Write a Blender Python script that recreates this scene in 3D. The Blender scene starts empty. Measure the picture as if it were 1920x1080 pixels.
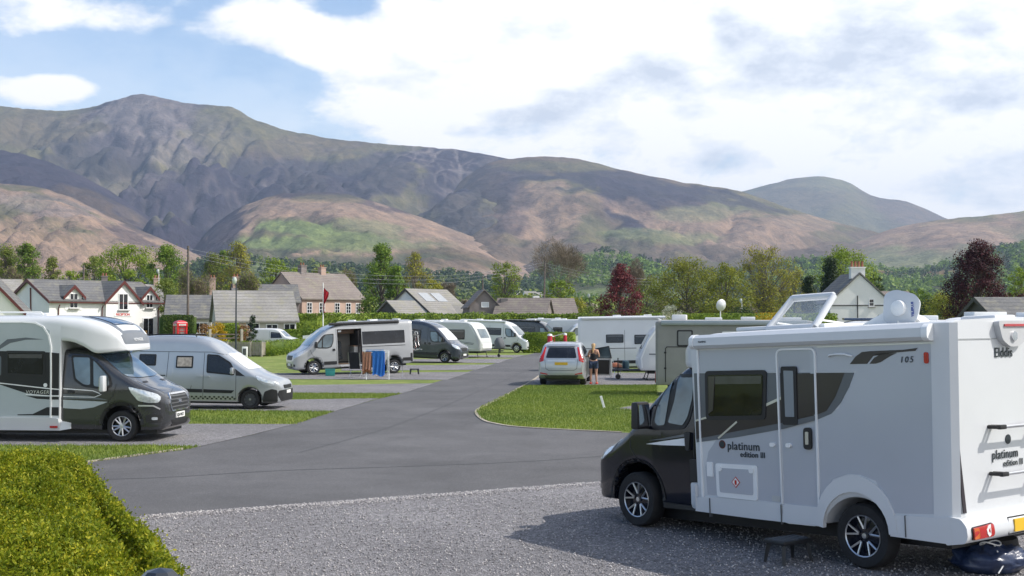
import bpy, bmesh, math, random
import numpy as np
from mathutils import Vector, Matrix, noise
from mathutils.bvhtree import BVHTree
from mathutils.geometry import tessellate_polygon
R=math.radians; PI=math.pi
rng=np.random.default_rng(7); random.seed(7)
SC=bpy.context.scene; COL=SC.collection
# ---------------------------------------------------------------- camera frame (photograph: 1920 wide, horizon at row 600)
F=2350.; CH=2.65; PIT=math.atan(60/F)
def ray(px,py):
    x=(px-960)/F; z=-(py-540)/F
    return (x, math.cos(PIT)-z*math.sin(PIT), math.sin(PIT)+z*math.cos(PIT))
def gp(px,py,z=0.):
    r=ray(px,py); t=(z-CH)/r[2]; return (r[0]*t,r[1]*t)
def at(px,py,Y):
    r=ray(px,py); t=Y/r[1]; return Vector((r[0]*t,Y,CH+r[2]*t))
# ---------------------------------------------------------------- materials
MATS={}
def newmat(name):
    m=bpy.data.materials.new(name); m.use_nodes=True; MATS[name]=m
    nt=m.node_tree; b=nt.nodes['Principled BSDF']; return m,nt,b
def N(nt,t,**kw):
    n=nt.nodes.new(t)
    for k,v in kw.items():
        if k in ('operation','blend_type','data_type','feature','distance','noise_dimensions','vector_type','sky_type','layer_name','attribute_name','interpolation_type','bands_direction','wave_type'): setattr(n,k,v)
        else: n.inputs[k.replace('_',' ')].default_value=v
    return n
def ramp(nt,fac,stops):
    r=nt.nodes.new('ShaderNodeValToRGB'); cr=r.color_ramp
    while len(cr.elements)<len(stops): cr.elements.new(.5)
    for e,(p,c) in zip(cr.elements,stops):
        e.position=p; e.color=(*c,1) if len(c)==3 else c
    nt.links.new(fac,r.inputs[0]); return r
def mat(name,c,rough=.5,metal=0.,coat=0.,var=.06,vs=3.,bump=0.,bs=40.,spec=.5,alpha=1.,trans=0.):
    if name in MATS: return MATS[name]
    m,nt,b=newmat(name); L=nt.links.new
    co=N(nt,'ShaderNodeTexCoord'); n=N(nt,'ShaderNodeTexNoise',Scale=vs,Detail=4.)
    L(co.outputs['Object'],n.inputs['Vector'])
    lo=tuple(max(0,x*(1-var)) for x in c); hi=tuple(min(1,x*(1+var)) for x in c)
    r=ramp(nt,n.outputs['Fac'],[(.3,lo),(.7,hi)]); L(r.outputs[0],b.inputs['Base Color'])
    b.inputs['Roughness'].default_value=rough; b.inputs['Metallic'].default_value=metal
    b.inputs['Coat Weight'].default_value=coat; b.inputs['Coat Roughness'].default_value=.06
    b.inputs['Specular IOR Level'].default_value=spec; b.inputs['Alpha'].default_value=alpha
    b.inputs['Transmission Weight'].default_value=trans
    if bump:
        n2=N(nt,'ShaderNodeTexNoise',Scale=bs,Detail=3.); L(co.outputs['Object'],n2.inputs['Vector'])
        bp=N(nt,'ShaderNodeBump',Strength=bump,Distance=.02); L(n2.outputs['Fac'],bp.inputs['Height']); L(bp.outputs[0],b.inputs['Normal'])
    return m
def mulmix(nt,a,b,fac,bt='MIX'):
    m=N(nt,'ShaderNodeMix',data_type='RGBA',blend_type=bt)
    def s(i,v):
        if isinstance(v,(int,float)): m.inputs[i].default_value=v
        elif isinstance(v,tuple): m.inputs[i].default_value=(*v,1)
        else: nt.links.new(v,m.inputs[i])
    s(0,fac); s(6,a); s(7,b); return m.outputs[2]
def ground_mat(name,c1,c2,fine,big,rough=.9,bump=.5,c3=None,vor=False,spec=.3,mid=None):
    m,nt,b=newmat(name); L=nt.links.new
    co=N(nt,'ShaderNodeTexCoord').outputs['Object']
    if vor:
        n=N(nt,'ShaderNodeTexVoronoi',Scale=fine); L(co,n.inputs['Vector'])
        h=nt.nodes.new('ShaderNodeSeparateColor'); L(n.outputs['Color'],h.inputs[0]); f=h.outputs[0]
        hgt=n.outputs['Distance']
    else:
        n=N(nt,'ShaderNodeTexNoise',Scale=fine,Detail=5.,Roughness=.75); L(co,n.inputs['Vector']); f=n.outputs['Fac']; hgt=f
    r=ramp(nt,f,[(.25,c1),(.75,c2)] if not vor else [(0,c1),(1,c2)])
    nb=N(nt,'ShaderNodeTexNoise',Scale=big,Detail=5.,Roughness=.6); L(co,nb.inputs['Vector'])
    rb=ramp(nt,nb.outputs['Fac'],[(.3,(.78,.78,.78)),(.7,(1.12,1.12,1.12))])
    o=mulmix(nt,r.outputs[0],rb.outputs[0],1.,'MULTIPLY')
    if c3:
        nc=N(nt,'ShaderNodeTexNoise',Scale=big*2.7,Detail=6.,Roughness=.7); L(co,nc.inputs['Vector'])
        rc=ramp(nt,nc.outputs['Fac'],[(.50,(0,0,0)),(.68,(1,1,1))]); o=mulmix(nt,o,c3,rc.outputs[0])
    if mid:
        nm=N(nt,'ShaderNodeTexNoise',Scale=mid,Detail=4.,Roughness=.7); L(co,nm.inputs['Vector'])
        rm=ramp(nt,nm.outputs['Fac'],[(.3,(.7,.7,.7)),(.7,(1.25,1.25,1.25))]); o=mulmix(nt,o,rm.outputs[0],1.,'MULTIPLY')
    L(o,b.inputs['Base Color']); b.inputs['Roughness'].default_value=rough; b.inputs['Specular IOR Level'].default_value=spec
    bp=N(nt,'ShaderNodeBump',Strength=bump,Distance=.03); L(hgt,bp.inputs['Height']); L(bp.outputs[0],b.inputs['Normal'])
    return m
def leaf_mat(name,c1,c2,c3,tr=.35,bigs=.35):
    if name in MATS: return MATS[name]
    m,nt,b=newmat(name); L=nt.links.new
    g=nt.nodes.new('ShaderNodeNewGeometry'); co=N(nt,'ShaderNodeTexCoord').outputs['Object']
    r=ramp(nt,g.outputs['Random Per Island'],[(0,c1),(.5,c2),(1,c3)])
    n=N(nt,'ShaderNodeTexNoise',Scale=bigs,Detail=3.); L(co,n.inputs['Vector'])
    rb=ramp(nt,n.outputs['Fac'],[(.35,(.75,.8,.75)),(.65,(1.2,1.12,.95))])
    o=mulmix(nt,r.outputs[0],rb.outputs[0],1.,'MULTIPLY')
    b.inputs['Roughness'].default_value=.6; b.inputs['Specular IOR Level'].default_value=.25
    L(o,b.inputs['Base Color'])
    t=nt.nodes.new('ShaderNodeBsdfTranslucent'); L(o,t.inputs[0])
    mx=nt.nodes.new('ShaderNodeMixShader'); mx.inputs[0].default_value=tr
    L(b.outputs[0],mx.inputs[1]); L(t.outputs[0],mx.inputs[2]); L(mx.outputs[0],nt.nodes['Material Output'].inputs[0])
    return m
WHITE=mat('white_gelcoat',(.62,.64,.66),.28,0,.4,.03,1.2)
GREYP=mat('grey_side_panel',(.45,.48,.54),.28,.15,.5,.05,.8)
BLACKP=mat('black_paint',(.008,.010,.018),.16,.0,.35,.2,spec=.35)
CHARP=mat('charcoal_paint',(.035,.037,.042),.25,.3,.8,.15)
SILV=mat('silver_paint',(.46,.48,.50),.3,.55,.6,.03)
SILVL=mat('pale_silver_paint',(.43,.44,.45),.3,.35,.6,.03)
BLUEP=mat('slate_blue_paint',(.045,.055,.075),.25,.3,.8,.15)
TAUPE=mat('taupe_panel',(.17,.17,.16),.45,0,.2,.05)
GLASS=mat('dark_window',(.012,.013,.016),.04,0,.15,.5,2.5,spec=.5)
GLASSL=mat('screen_glass',(.10,.14,.16),.05,.25,.5,.4,2.,spec=.9)
GLASSW=mat('sunscreen_glass',(.72,.74,.76),.15,0,.6,.08,2.)
SKYL=mat('skylight_glass',(.03,.06,.12),.05,.2,.5,.3)
PLAS=mat('black_plastic',(.012,.012,.013),.5,0,0,.2)
PLASG=mat('grey_plastic',(.09,.095,.10),.5,0,0,.1)
TRIMW=mat('white_trim',(.82,.83,.83),.35,0,.2,.03)
ALU=mat('brushed_alloy',(.62,.63,.65),.3,.9,0,.05)
CHR=mat('bright_chrome',(.8,.8,.82),.12,1.,0,.03)
TYRE=mat('tyre_rubber',(.016,.016,.017),.8,0,0,.25,8.,.3,60)
DKRED=mat('red_lens',(.45,.012,.010),.15,0,.8,.1)
ORANG=mat('amber_lens',(.60,.13,.02),.2,0,.6,.1)
LAMPG=mat('clear_lens',(.62,.66,.70),.12,.45,.8,.25,20.)
STRD=mat('dark_stripe',(.028,.022,.028),.3,0,.4,.15)
STRG=mat('grey_stripe',(.11,.125,.145),.35,0,.4,.08)
INK=mat('dark_ink',(.02,.03,.035),.5,0,0,.1)
YEL=mat('yellow_plate',(.72,.44,.02),.45,0,0,.05)
PLW=mat('white_plate',(.8,.8,.78),.45,0,0,.03)
RED=mat('bright_red_paint',(.55,.015,.02),.35,0,.4,.08)
CURT=mat('curtain_cloth',(.40,.36,.33),.9,0,0,.3,12.)
# ---------------------------------------------------------------- object helpers
def smooth(me,ang=35):
    bm=bmesh.new(); bm.from_mesh(me)
    for f in bm.faces: f.smooth=True
    c=R(ang)
    for e in bm.edges:
        if len(e.link_faces)==2: e.smooth=e.calc_face_angle(0)<c
        else: e.smooth=False
    bm.to_mesh(me); bm.free()
def link(name,me,parent=None,loc=(0,0,0),m=None,sm=None):
    if m is not None:
        me.materials.clear(); me.materials.append(m)
    if sm: smooth(me,sm)
    o=bpy.data.objects.new(name,me); COL.objects.link(o); o.location=loc
    if parent is not None: o.parent=parent
    return o
def bobj(name,bm,m,parent=None,loc=(0,0,0),sm=None):
    bmesh.ops.recalc_face_normals(bm,faces=bm.faces)
    me=bpy.data.meshes.new(name); bm.to_mesh(me); bm.free()
    return link(name,me,parent,loc,m,sm)
def tag(o,label=None,cat=None,group=None,kind=None):
    if label: o['label']=label
    if cat: o['category']=cat
    if group: o['group']=group
    if kind: o['kind']=kind
    return o
def thing(name,label,cat,loc=(0,0,0),rz=0,group=None):
    o=bpy.data.objects.new(name,None); COL.objects.link(o); o.empty_display_size=.3
    o.location=loc; o.rotation_euler=(0,0,rz); return tag(o,label,cat,group)
def box(bm,cx,cy,cz,sx,sy,sz,bev=0,rot=None,tap=1.):
    vs=[]
    for z in (-.5,.5):
        k=tap if z>0 else 1.
        for x,y in ((-.5,-.5),(.5,-.5),(.5,.5),(-.5,.5)):
            v=Vector((x*sx*k,y*sy*k,z*sz))
            if rot is not None: v=rot@v
            vs.append(bm.verts.new(v+Vector((cx,cy,cz))))
    fs=[(0,3,2,1),(4,5,6,7),(0,1,5,4),(1,2,6,5),(2,3,7,6),(3,0,4,7)]
    F_=[bm.faces.new([vs[i] for i in f]) for f in fs]
    if bev:
        es=list({e for f in F_ for e in f.edges})
        bmesh.ops.bevel(bm,geom=es,offset=bev,segments=2,affect='EDGES',profile=.6)
    return vs
def tube(bm,pts,rad,n=8,cap=True):
    pts=[Vector(p) for p in pts]; rad=rad if isinstance(rad,(list,tuple)) else [rad]*len(pts)
    rings=[]; up=None
    for i,p in enumerate(pts):
        d=(pts[min(i+1,len(pts)-1)]-pts[max(i-1,0)]).normalized()
        if up is None: up=Vector((0,0,1)) if abs(d.z)<.9 else Vector((1,0,0))
        a=d.cross(up).normalized(); b=a.cross(d).normalized(); up=b
        rings.append([bm.verts.new(p+(a*math.cos(2*PI*k/n)+b*math.sin(2*PI*k/n))*rad[i]) for k in range(n)])
    for r0,r1 in zip(rings,rings[1:]):
        for k in range(n): bm.faces.new((r0[k],r0[(k+1)%n],r1[(k+1)%n],r1[k]))
    if cap and n>2:
        bm.faces.new(rings[0][::-1]); bm.faces.new(rings[-1])
def lathe(bm,prof,n=24,axis='z',off=(0,0,0),cap='auto'):
    rings=[]
    for r,h in prof:
        ring=[]
        for k in range(n):
            a=2*PI*k/n; c,s=r*math.cos(a),r*math.sin(a)
            v={'z':(c,s,h),'y':(c,h,s),'x':(h,c,s)}[axis]
            ring.append(bm.verts.new(Vector(v)+Vector(off)))
        rings.append(ring)
    for r0,r1 in zip(rings,rings[1:]):
        for k in range(n): bm.faces.new((r0[k],r0[(k+1)%n],r1[(k+1)%n],r1[k]))
    if cap=='auto': cap=abs(prof[0][0]-prof[-1][0])>1e-6 and min(prof[0][0],prof[-1][0])<.02
    if cap:
        for rg in (rings[0],rings[-1]):
            try: bm.faces.new(rg)
            except Exception: pass
def prism(bm,poly,z0,z1,axes=(0,1,2)):
    """extrude polygon (a,b) along third axis"""
    def V(a,b,c):
        v=[0,0,0]; v[axes[0]]=a; v[axes[1]]=b; v[axes[2]]=c; return bm.verts.new(v)
    lo=[V(a,b,z0) for a,b in poly]; hi=[V(a,b,z1) for a,b in poly]; n=len(poly)
    bm.faces.new(lo); bm.faces.new(hi[::-1])
    for i in range(n): bm.faces.new((lo[i],hi[i],hi[(i+1)%n],lo[(i+1)%n]))
def rpoly(pts,r,n=4):
    out=[]; m=len(pts)
    for i in range(m):
        p=Vector(pts[i]); a=Vector(pts[i-1])-p; b=Vector(pts[(i+1)%m])-p
        k=min(r,a.length*.45,b.length*.45)
        A=p+a.normalized()*k; B=p+b.normalized()*k
        for j in range(n+1):
            t=j/n; q=A*(1-t)**2+p*2*t*(1-t)+B*t*t; out.append((q.x,q.y))
    return out
def rect(a0,b0,a1,b1,r=.0):
    p=[(a0,b0),(a1,b0),(a1,b1),(a0,b1)]
    return rpoly(p,r) if r else p
def ngon_mesh(name,pts3,m,parent=None,**k):
    bm=bmesh.new(); bm.faces.new([bm.verts.new(p) for p in pts3]); bmesh.ops.triangulate(bm,faces=bm.faces)
    return bobj(name,bm,m,parent,**k)
def text_mesh(txt,size,m,name,parent,mtx,shear=0.,bold=0.,ext=.002,spacing=1.,align='LEFT'):
    cu=bpy.data.curves.new('t','FONT'); cu.body=txt; cu.size=size; cu.shear=shear; cu.offset=bold; cu.extrude=ext; cu.space_character=spacing; cu.align_x=align
    cu.resolution_u=3
    o=bpy.data.objects.new('t',cu); COL.objects.link(o)
    dg=bpy.context.evaluated_depsgraph_get(); me=bpy.data.meshes.new_from_object(o.evaluated_get(dg)); bpy.data.objects.remove(o)
    me.transform(mtx); me.name=name
    return link(name,me,parent,m=m)
# ---------------------------------------------------------------- leaves (numpy quads)
def quads_mesh(name,P,U,V,m,parent=None,extra=None,**k):
    """P centres (n,3); U,V half-axes (n,3)"""
    n=len(P); v=np.empty((n,4,3),np.float32)
    v[:,0]=P-U; v[:,1]=P-V*.9; v[:,2]=P+U; v[:,3]=P+V*.9
    v=v.reshape(-1,3); nb=0
    if extra is not None: nb=len(extra[0])
    me=bpy.data.meshes.new(name)
    allv=v if not nb else np.vstack([v,np.array(extra[0],np.float32)])
    me.vertices.add(len(allv)); me.vertices.foreach_set('co',allv.ravel())
    idx=np.arange(4*n,dtype=np.int32); st=np.arange(n,dtype=np.int32)*4
    if nb:
        f=np.array(extra[1],np.int32)+4*n; idx=np.concatenate([idx,f.ravel()]); st=np.concatenate([st,4*n+np.arange(len(f),dtype=np.int32)*4])
    me.loops.add(len(idx)); me.loops.foreach_set('vertex_index',idx)
    me.polygons.add(len(st)); me.polygons.foreach_set('loop_start',st)
    me.update(calc_edges=True); me.validate()
    return link(name,me,parent,m=m,**k)
def rand_axes(n,nrm,size,asp=.55,spread=.9,up=0.):
    N_=nrm+rng.normal(0,spread,(n,3)); N_/=np.linalg.norm(N_,axis=1)[:,None]+1e-9
    T=rng.normal(0,1,(n,3)); T[:,2]+=up; U=np.cross(N_,T); U/=np.linalg.norm(U,axis=1)[:,None]+1e-9
    V=np.cross(N_,U); s=size*rng.uniform(.6,1.3,n)[:,None]
    return U*s,V*s*asp
# ---------------------------------------------------------------- world, sun, camera
w=bpy.data.worlds.new('World'); SC.world=w; w.use_nodes=True
SUNEL=R(47); SUNAZ=R(96)
def world():
    nt=w.node_tree; L=nt.links.new; nt.nodes.clear()
    out=nt.nodes.new('ShaderNodeOutputWorld')
    sky=nt.nodes.new('ShaderNodeTexSky'); sky.sky_type='NISHITA'; sky.sun_disc=False; sky.sun_elevation=SUNEL; sky.sun_rotation=SUNAZ
    sky.air_density=1.0; sky.dust_density=.15; sky.ozone_density=2.6
    bg=nt.nodes.new('ShaderNodeBackground'); bg.inputs[1].default_value=.15; L(sky.outputs[0],bg.inputs[0])
    co=nt.nodes.new('ShaderNodeTexCoord'); sx=nt.nodes.new('ShaderNodeSeparateXYZ'); L(co.outputs['Generated'],sx.inputs[0])
    def M(op,a,b=None,c=None,clamp=False):
        n=nt.nodes.new('ShaderNodeMath'); n.operation=op; n.use_clamp=clamp
        for i,v in enumerate((a,b,c)):
            if v is None: continue
            if isinstance(v,(int,float)): n.inputs[i].default_value=v
            else: L(v,n.inputs[i])
        return n.outputs[0]
    X,Y,Z=sx.outputs
    az=M('ARCTAN2',X,Y)                     # 0 = straight ahead, + right
    el=M('ARCSINE',Z)
    cv=nt.nodes.new('ShaderNodeCombineXYZ'); L(M('MULTIPLY',az,6.),cv.inputs[0]); L(M('MULTIPLY',el,11.5),cv.inputs[1]); cv.inputs[2].default_value=3.7
    n1=N(nt,'ShaderNodeTexNoise',Scale=.75,Detail=9.,Roughness=.52,Distortion=.35); L(cv.outputs[0],n1.inputs['Vector'])
    n2=N(nt,'ShaderNodeTexNoise',Scale=2.6,Detail=6.,Roughness=.6); L(cv.outputs[0],n2.inputs['Vector'])
    # coverage: broken on the left, thick veil to the right; thinner overhead
    cov=M('MULTIPLY_ADD',az,1.15,.02)
    cov=M('MAXIMUM',M('MINIMUM',cov,.40),-.26)
    # soft blobs of cloud / clear air by direction (azimuth, elevation, half sizes, weight)
    for a0,e0,ra,re,wt in BLOBS:
        d=M('ADD',M('POWER',M('DIVIDE',M('SUBTRACT',az,a0),ra),2.),M('POWER',M('DIVIDE',M('SUBTRACT',el,e0),re),2.))
        cov=M('MULTIPLY_ADD',M('EXPONENT',M('MULTIPLY',d,-1.)),wt,cov)
    high=M('MULTIPLY',M('SUBTRACT',el,.45,clamp=True),-.55)
    v=M('ADD',M('ADD',M('MULTIPLY_ADD',n1.outputs['Fac'],1.9,-.45),cov),high)
    v=M('ADD',v,M('MULTIPLY',M('SUBTRACT',n2.outputs['Fac'],.5),.62))
    mr=nt.nodes.new('ShaderNodeMapRange'); mr.interpolation_type='SMOOTHSTEP'
    L(v,mr.inputs[0]); mr.inputs[1].default_value=.40; mr.inputs[2].default_value=.72
    fac=mr.outputs[0]
    # thin cirrus veil everywhere near the horizon
    veil=M('SUBTRACT',1.,M('MULTIPLY',el,3.6,clamp=True),clamp=True)
    fac=M('MAXIMUM',fac,M('MULTIPLY',veil,M('ADD',n2.outputs['Fac'],.25)))
    n3=N(nt,'ShaderNodeTexNoise',Scale=1.6,Detail=7.,Roughness=.6); L(cv.outputs[0],n3.inputs['Vector'])
    up=nt.nodes.new('ShaderNodeVectorMath'); up.operation='ADD'; up.inputs[1].default_value=(.12,.30,0); L(cv.outputs[0],up.inputs[0])
    n1u=N(nt,'ShaderNodeTexNoise',Scale=.75,Detail=9.,Roughness=.52,Distortion=.35); L(up.outputs[0],n1u.inputs['Vector'])
    n2u=N(nt,'ShaderNodeTexNoise',Scale=2.6,Detail=6.,Roughness=.6); L(up.outputs[0],n2u.inputs['Vector'])
    lit=M('ADD',M('MULTIPLY',M('SUBTRACT',n1.outputs['Fac'],n1u.outputs['Fac']),2.6),M('MULTIPLY',M('SUBTRACT',n2.outputs['Fac'],n2u.outputs['Fac']),1.1))
    lit=M('ADD',M('ADD',lit,.56),M('MULTIPLY',M('SUBTRACT',n3.outputs['Fac'],.5),.5))
    cr=ramp(nt,lit,[(.08,(.62,.68,.78)),(.32,(.84,.88,.94)),(.58,(1.06,1.05,1.04))])
    cb=nt.nodes.new('ShaderNodeBackground'); L(cr.outputs[0],cb.inputs[0]); cb.inputs[1].default_value=1.0
    mx=nt.nodes.new('ShaderNodeMixShader'); L(fac,mx.inputs[0]); L(bg.outputs[0],mx.inputs[1]); L(cb.outputs[0],mx.inputs[2]); L(mx.outputs[0],out.inputs[0])
def pa(px): return math.atan((px-960)/F)
def pe(py): return math.atan((600-py)/F)
BLOBS=[(pa(150),pe(50),.085,.024,.42),(pa(20),pe(20),.06,.02,.25),(pa(520),pe(55),.06,.024,.42),(pa(640),pe(95),.05,.018,.32),(pa(100),pe(190),.032,.012,.55),(pa(800),pe(110),.06,.02,.30),(pa(740),pe(10),.03,.01,.3),
 (pa(300),pe(128),.11,.010,-.22),(pa(20),pe(150),.06,.012,-.2),(pa(660),pe(12),.05,.009,-.25),(pa(420),pe(150),.08,.012,-.25),(pa(330),pe(20),.05,.012,-.05),
 (pa(950),pe(190),.25,.03,.10),(pa(1450),pe(150),.3,.1,.25),(pa(1100),pe(20),.12,.03,.2)]
world()
sd=bpy.data.lights.new('sun','SUN'); sd.energy=4.0; sd.angle=R(.55); sd.color=(1,.945,.87)
so=bpy.data.objects.new('sun',sd); COL.objects.link(so)
dv=Vector((math.sin(SUNAZ)*math.cos(SUNEL),math.cos(SUNAZ)*math.cos(SUNEL),math.sin(SUNEL)))
so.rotation_euler=dv.to_track_quat('Z','Y').to_euler(); so.location=(0,0,60)
cd=bpy.data.cameras.new('camera'); cd.sensor_width=36; cd.lens=F/1920*36; cd.clip_start=.1; cd.clip_end=60000
co_=bpy.data.objects.new('camera',cd); COL.objects.link(co_); co_.location=(0,0,CH); co_.rotation_euler=(PI/2+PIT,0,0); SC.camera=co_
vs=SC.view_settings; vs.view_transform='Standard'; vs.look='None'; vs.gamma=1; vs.use_curve_mapping=False; vs.exposure=.32
# ---------------------------------------------------------------- ground
GR=ground_mat('lawn_grass',(.10,.15,.028),(.25,.31,.07),38.,.22,c3=(.28,.29,.09),bump=.9,mid=3.2)
FLD=ground_mat('field_grass',(.08,.10,.05),(.13,.15,.08),.6,.01,c3=(.15,.14,.08),bump=.2)
TAR=ground_mat('asphalt',(.078,.077,.080),(.165,.163,.168),70.,.25,rough=.85,bump=.35)
GRV=ground_mat('gravel',(.12,.117,.122),(.41,.395,.405),62.,.4,rough=.85,bump=.9,vor=True,mid=9.)
KRB=ground_mat('edging',(.30,.26,.20),(.46,.41,.34),30.,1.,rough=.9,bump=.4)
def road_wear():
    nt=TAR.node_tree; L=nt.links.new; b=nt.nodes['Principled BSDF']; src=b.inputs['Base Color'].links[0].from_socket; co=N(nt,'ShaderNodeTexCoord').outputs['Object']
    n=N(nt,'ShaderNodeTexNoise',Scale=.55,Detail=7.,Roughness=.7,Distortion=.6); L(co,n.inputs['Vector']); r=ramp(nt,n.outputs['Fac'],[(.35,(.88,.88,.88)),(.65,(1.1,1.1,1.1))])
    v=N(nt,'ShaderNodeTexVoronoi',Scale=150.); L(co,v.inputs['Vector']); s=nt.nodes.new('ShaderNodeSeparateColor'); L(v.outputs['Color'],s.inputs[0]); r2=ramp(nt,s.outputs[0],[(0,(.62,.62,.62)),(.9,(1.15,1.15,1.15)),(.97,(1.9,1.85,1.8))])
    L(mulmix(nt,mulmix(nt,src,r.outputs[0],1.,'MULTIPLY'),r2.outputs[0],1.,'MULTIPLY'),b.inputs['Base Color'])
road_wear()
def ring_ground():
    bm=bmesh.new(); rr=[0,200,600,1500,3000,6000,12000,20000]; n=48; prev=None
    c=bm.verts.new((0,0,0))
    for r in rr[1:]:
        cur=[bm.verts.new((r*math.cos(2*PI*k/n),r*math.sin(2*PI*k/n),0)) for k in range(n)]
        for k in range(n):
            if prev is None: bm.faces.new((c,cur[k],cur[(k+1)%n]))
            else: bm.faces.new((prev[k],cur[k],cur[(k+1)%n],prev[(k+1)%n]))
        prev=cur
    tag(bobj('ground',bm,FLD),kind='structure')
ring_ground()
def sheet(name,pts,z,m,kind='structure'):
    return tag(ngon_mesh(name,[(x,y,z) for x,y in pts],m),kind=kind)
def G(L_): return [gp(*p) for p in L_]
sheet('lawn',[(-70,9),(-70,125),(60,125),(60,3),(-3,3)],.004,GR)
# road outline follows the photograph's kerb line
RL=[(120,1000),(40,900),(160,868),(250,856),(345,843),(470,817),(545,796),(640,768),(750,737),(830,713),(900,690),(960,672),(1003,662)]
RR=[(1060,661),(1030,672),(1025,690),(1010,706),(985,722),(945,744),(905,764),(893,774),(903,787),(925,795),(985,803),(1165,812),(1500,824),(1960,838)]
RB=[(2100,830),(1900,850),(1145,905)]
road=G(RL)+G(RR)+G(RB)
sheet('road',road,.012,TAR)
sheet('gravel_yard',G([(100,985),(285,970),(1145,905.5),(2150,828)])+[(26,8),(20,2.2),(-6,2.2),(-9,15)],.016,GRV)
def edging(name,px,w=.07,h=.035):
    P=[Vector((*gp(*p),0)) for p in px]; bm=bmesh.new(); L_=[];R_=[]
    for i,p in enumerate(P):
        d=(P[min(i+1,len(P)-1)]-P[max(i-1,0)]).normalized(); n=Vector((-d.y,d.x,0))*w*.5
        L_.append(p+n);R_.append(p-n)
    rows=[]
    for l,r in zip(L_,R_):
        rows.append([bm.verts.new((l.x,l.y,0)),bm.verts.new((l.x,l.y,h)),bm.verts.new((r.x,r.y,h)),bm.verts.new((r.x,r.y,0))])
    for a,b in zip(rows,rows[1:]):
        for k in range(3): bm.faces.new((a[k],b[k],b[k+1],a[k+1]))
    return tag(bobj(name,bm,KRB),kind='structure')
def fine(px,n=6):
    out=[]
    m=len(px)
    for i in range(m-1):
        p0=px[max(i-1,0)];p1=px[i];p2=px[i+1];p3=px[min(i+2,m-1)]
        for j in range(n):
            t=j/n
            out.append(tuple(.5*(2*p1[k]+(p2[k]-p0[k])*t+(2*p0[k]-5*p1[k]+4*p2[k]-p3[k])*t*t+(3*p1[k]-p0[k]-3*p2[k]+p3[k])*t**3) for k in (0,1)))
    return out+[px[-1]]
def strip(name,px,w,z,m):
    P=[Vector((*gp(*p),0)) for p in px]; A=[];B=[]
    for i,p in enumerate(P):
        d=(P[min(i+1,len(P)-1)]-P[max(i-1,0)]).normalized(); n=Vector((-d.y,d.x,0))*w*.5; A.append(p+n);B.append(p-n)
    bm=bmesh.new(); a=[bm.verts.new((p.x,p.y,z)) for p in A]; b=[bm.verts.new((p.x,p.y,z)) for p in B]
    for i in range(len(a)-1): bm.faces.new((a[i],a[i+1],b[i+1],b[i]))
    return tag(bobj(name,bm,m),kind='structure')
strip('road_joint',fine([(150,901),(300,897),(520,884),(760,876),(1000,866),(1180,852)],4),.045,.015,ground_mat('joint_tar',(.04,.04,.042),(.09,.09,.095),30.,2.,rough=.7,bump=.2))
strip('road_joint',fine([(560,850),(700,812),(800,776),(880,742),(950,712),(1000,688)],4),.035,.015,MATS['joint_tar'])
edging('kerb',fine(RR[2:12]),.09)
edging('kerb',RL[2:5],.09)
# gravel pitches on the left between grass strips (photo rows -> ground)
PT=[[(-500,838),(300,837),(372,839),(470,817),(552,796.5),(345,796),(-500,800)],
 [(-500,772),(345,770),(625,773),(712,747),(540,750.5),(-500,757)],
 [(-200,739),(520,737),(752,739),(815,719.5),(540,723),(-200,727)],
 [(200,711),(560,711.5),(838,713),(884,698),(560,700),(300,702)],
 [(640,695.5),(893,694),(925,684),(640,686.5)],
 [(740,680.5),(936,681),(958,673),(740,674)],
 [(820,670),(965,671),(985,666),(830,666.3)]]
for p in PT: sheet('gravel_pitch',G(p),.020,GRV)
# pitches on the right of the road
sheet('gravel_pitch',G([(985,723),(1013,705),(1060,699.5),(1420,699),(1420,719),(1230,722)]),.020,GRV)
sheet('gravel_pitch',G([(1110,784),(1300,746),(1700,746),(1700,812),(1300,812)]),.020,GRV) if False else None
sheet('gravel_pitch',G([(1026,690),(1031,677),(1400,677),(1400,690)]),.020,GRV)
sheet('gravel_pitch',G([(1150,768),(1215,757),(1600,752),(1600,800),(1240,775)]),.020,GRV)
# ---------------------------------------------------------------- vehicle kit.  local frame: x forward, y left, z up; s = -x
def pch(keys):
    xs=np.array([k[0] for k in keys],float); ys=np.array([k[1] for k in keys],float)
    if len(xs)==1: return lambda s: ys[0]
    h=np.diff(xs); d=np.diff(ys)/h; m=np.zeros(len(xs)); m[0]=d[0]; m[-1]=d[-1]
    for i in range(1,len(xs)-1):
        if d[i-1]*d[i]>0:
            w1=2*h[i]+h[i-1]; w2=h[i]+2*h[i-1]; m[i]=(w1+w2)/(w1/d[i-1]+w2/d[i])
    def f(s):
        if s<=xs[0]: return ys[0]
        if s>=xs[-1]: return ys[-1]
        i=int(np.searchsorted(xs,s)-1); t=(s-xs[i])/h[i]
        return ys[i]*(1+2*t)*(1-t)**2+m[i]*h[i]*t*(1-t)**2+ys[i+1]*t*t*(3-2*t)+m[i+1]*h[i]*t*t*(t-1)
    return f
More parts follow.
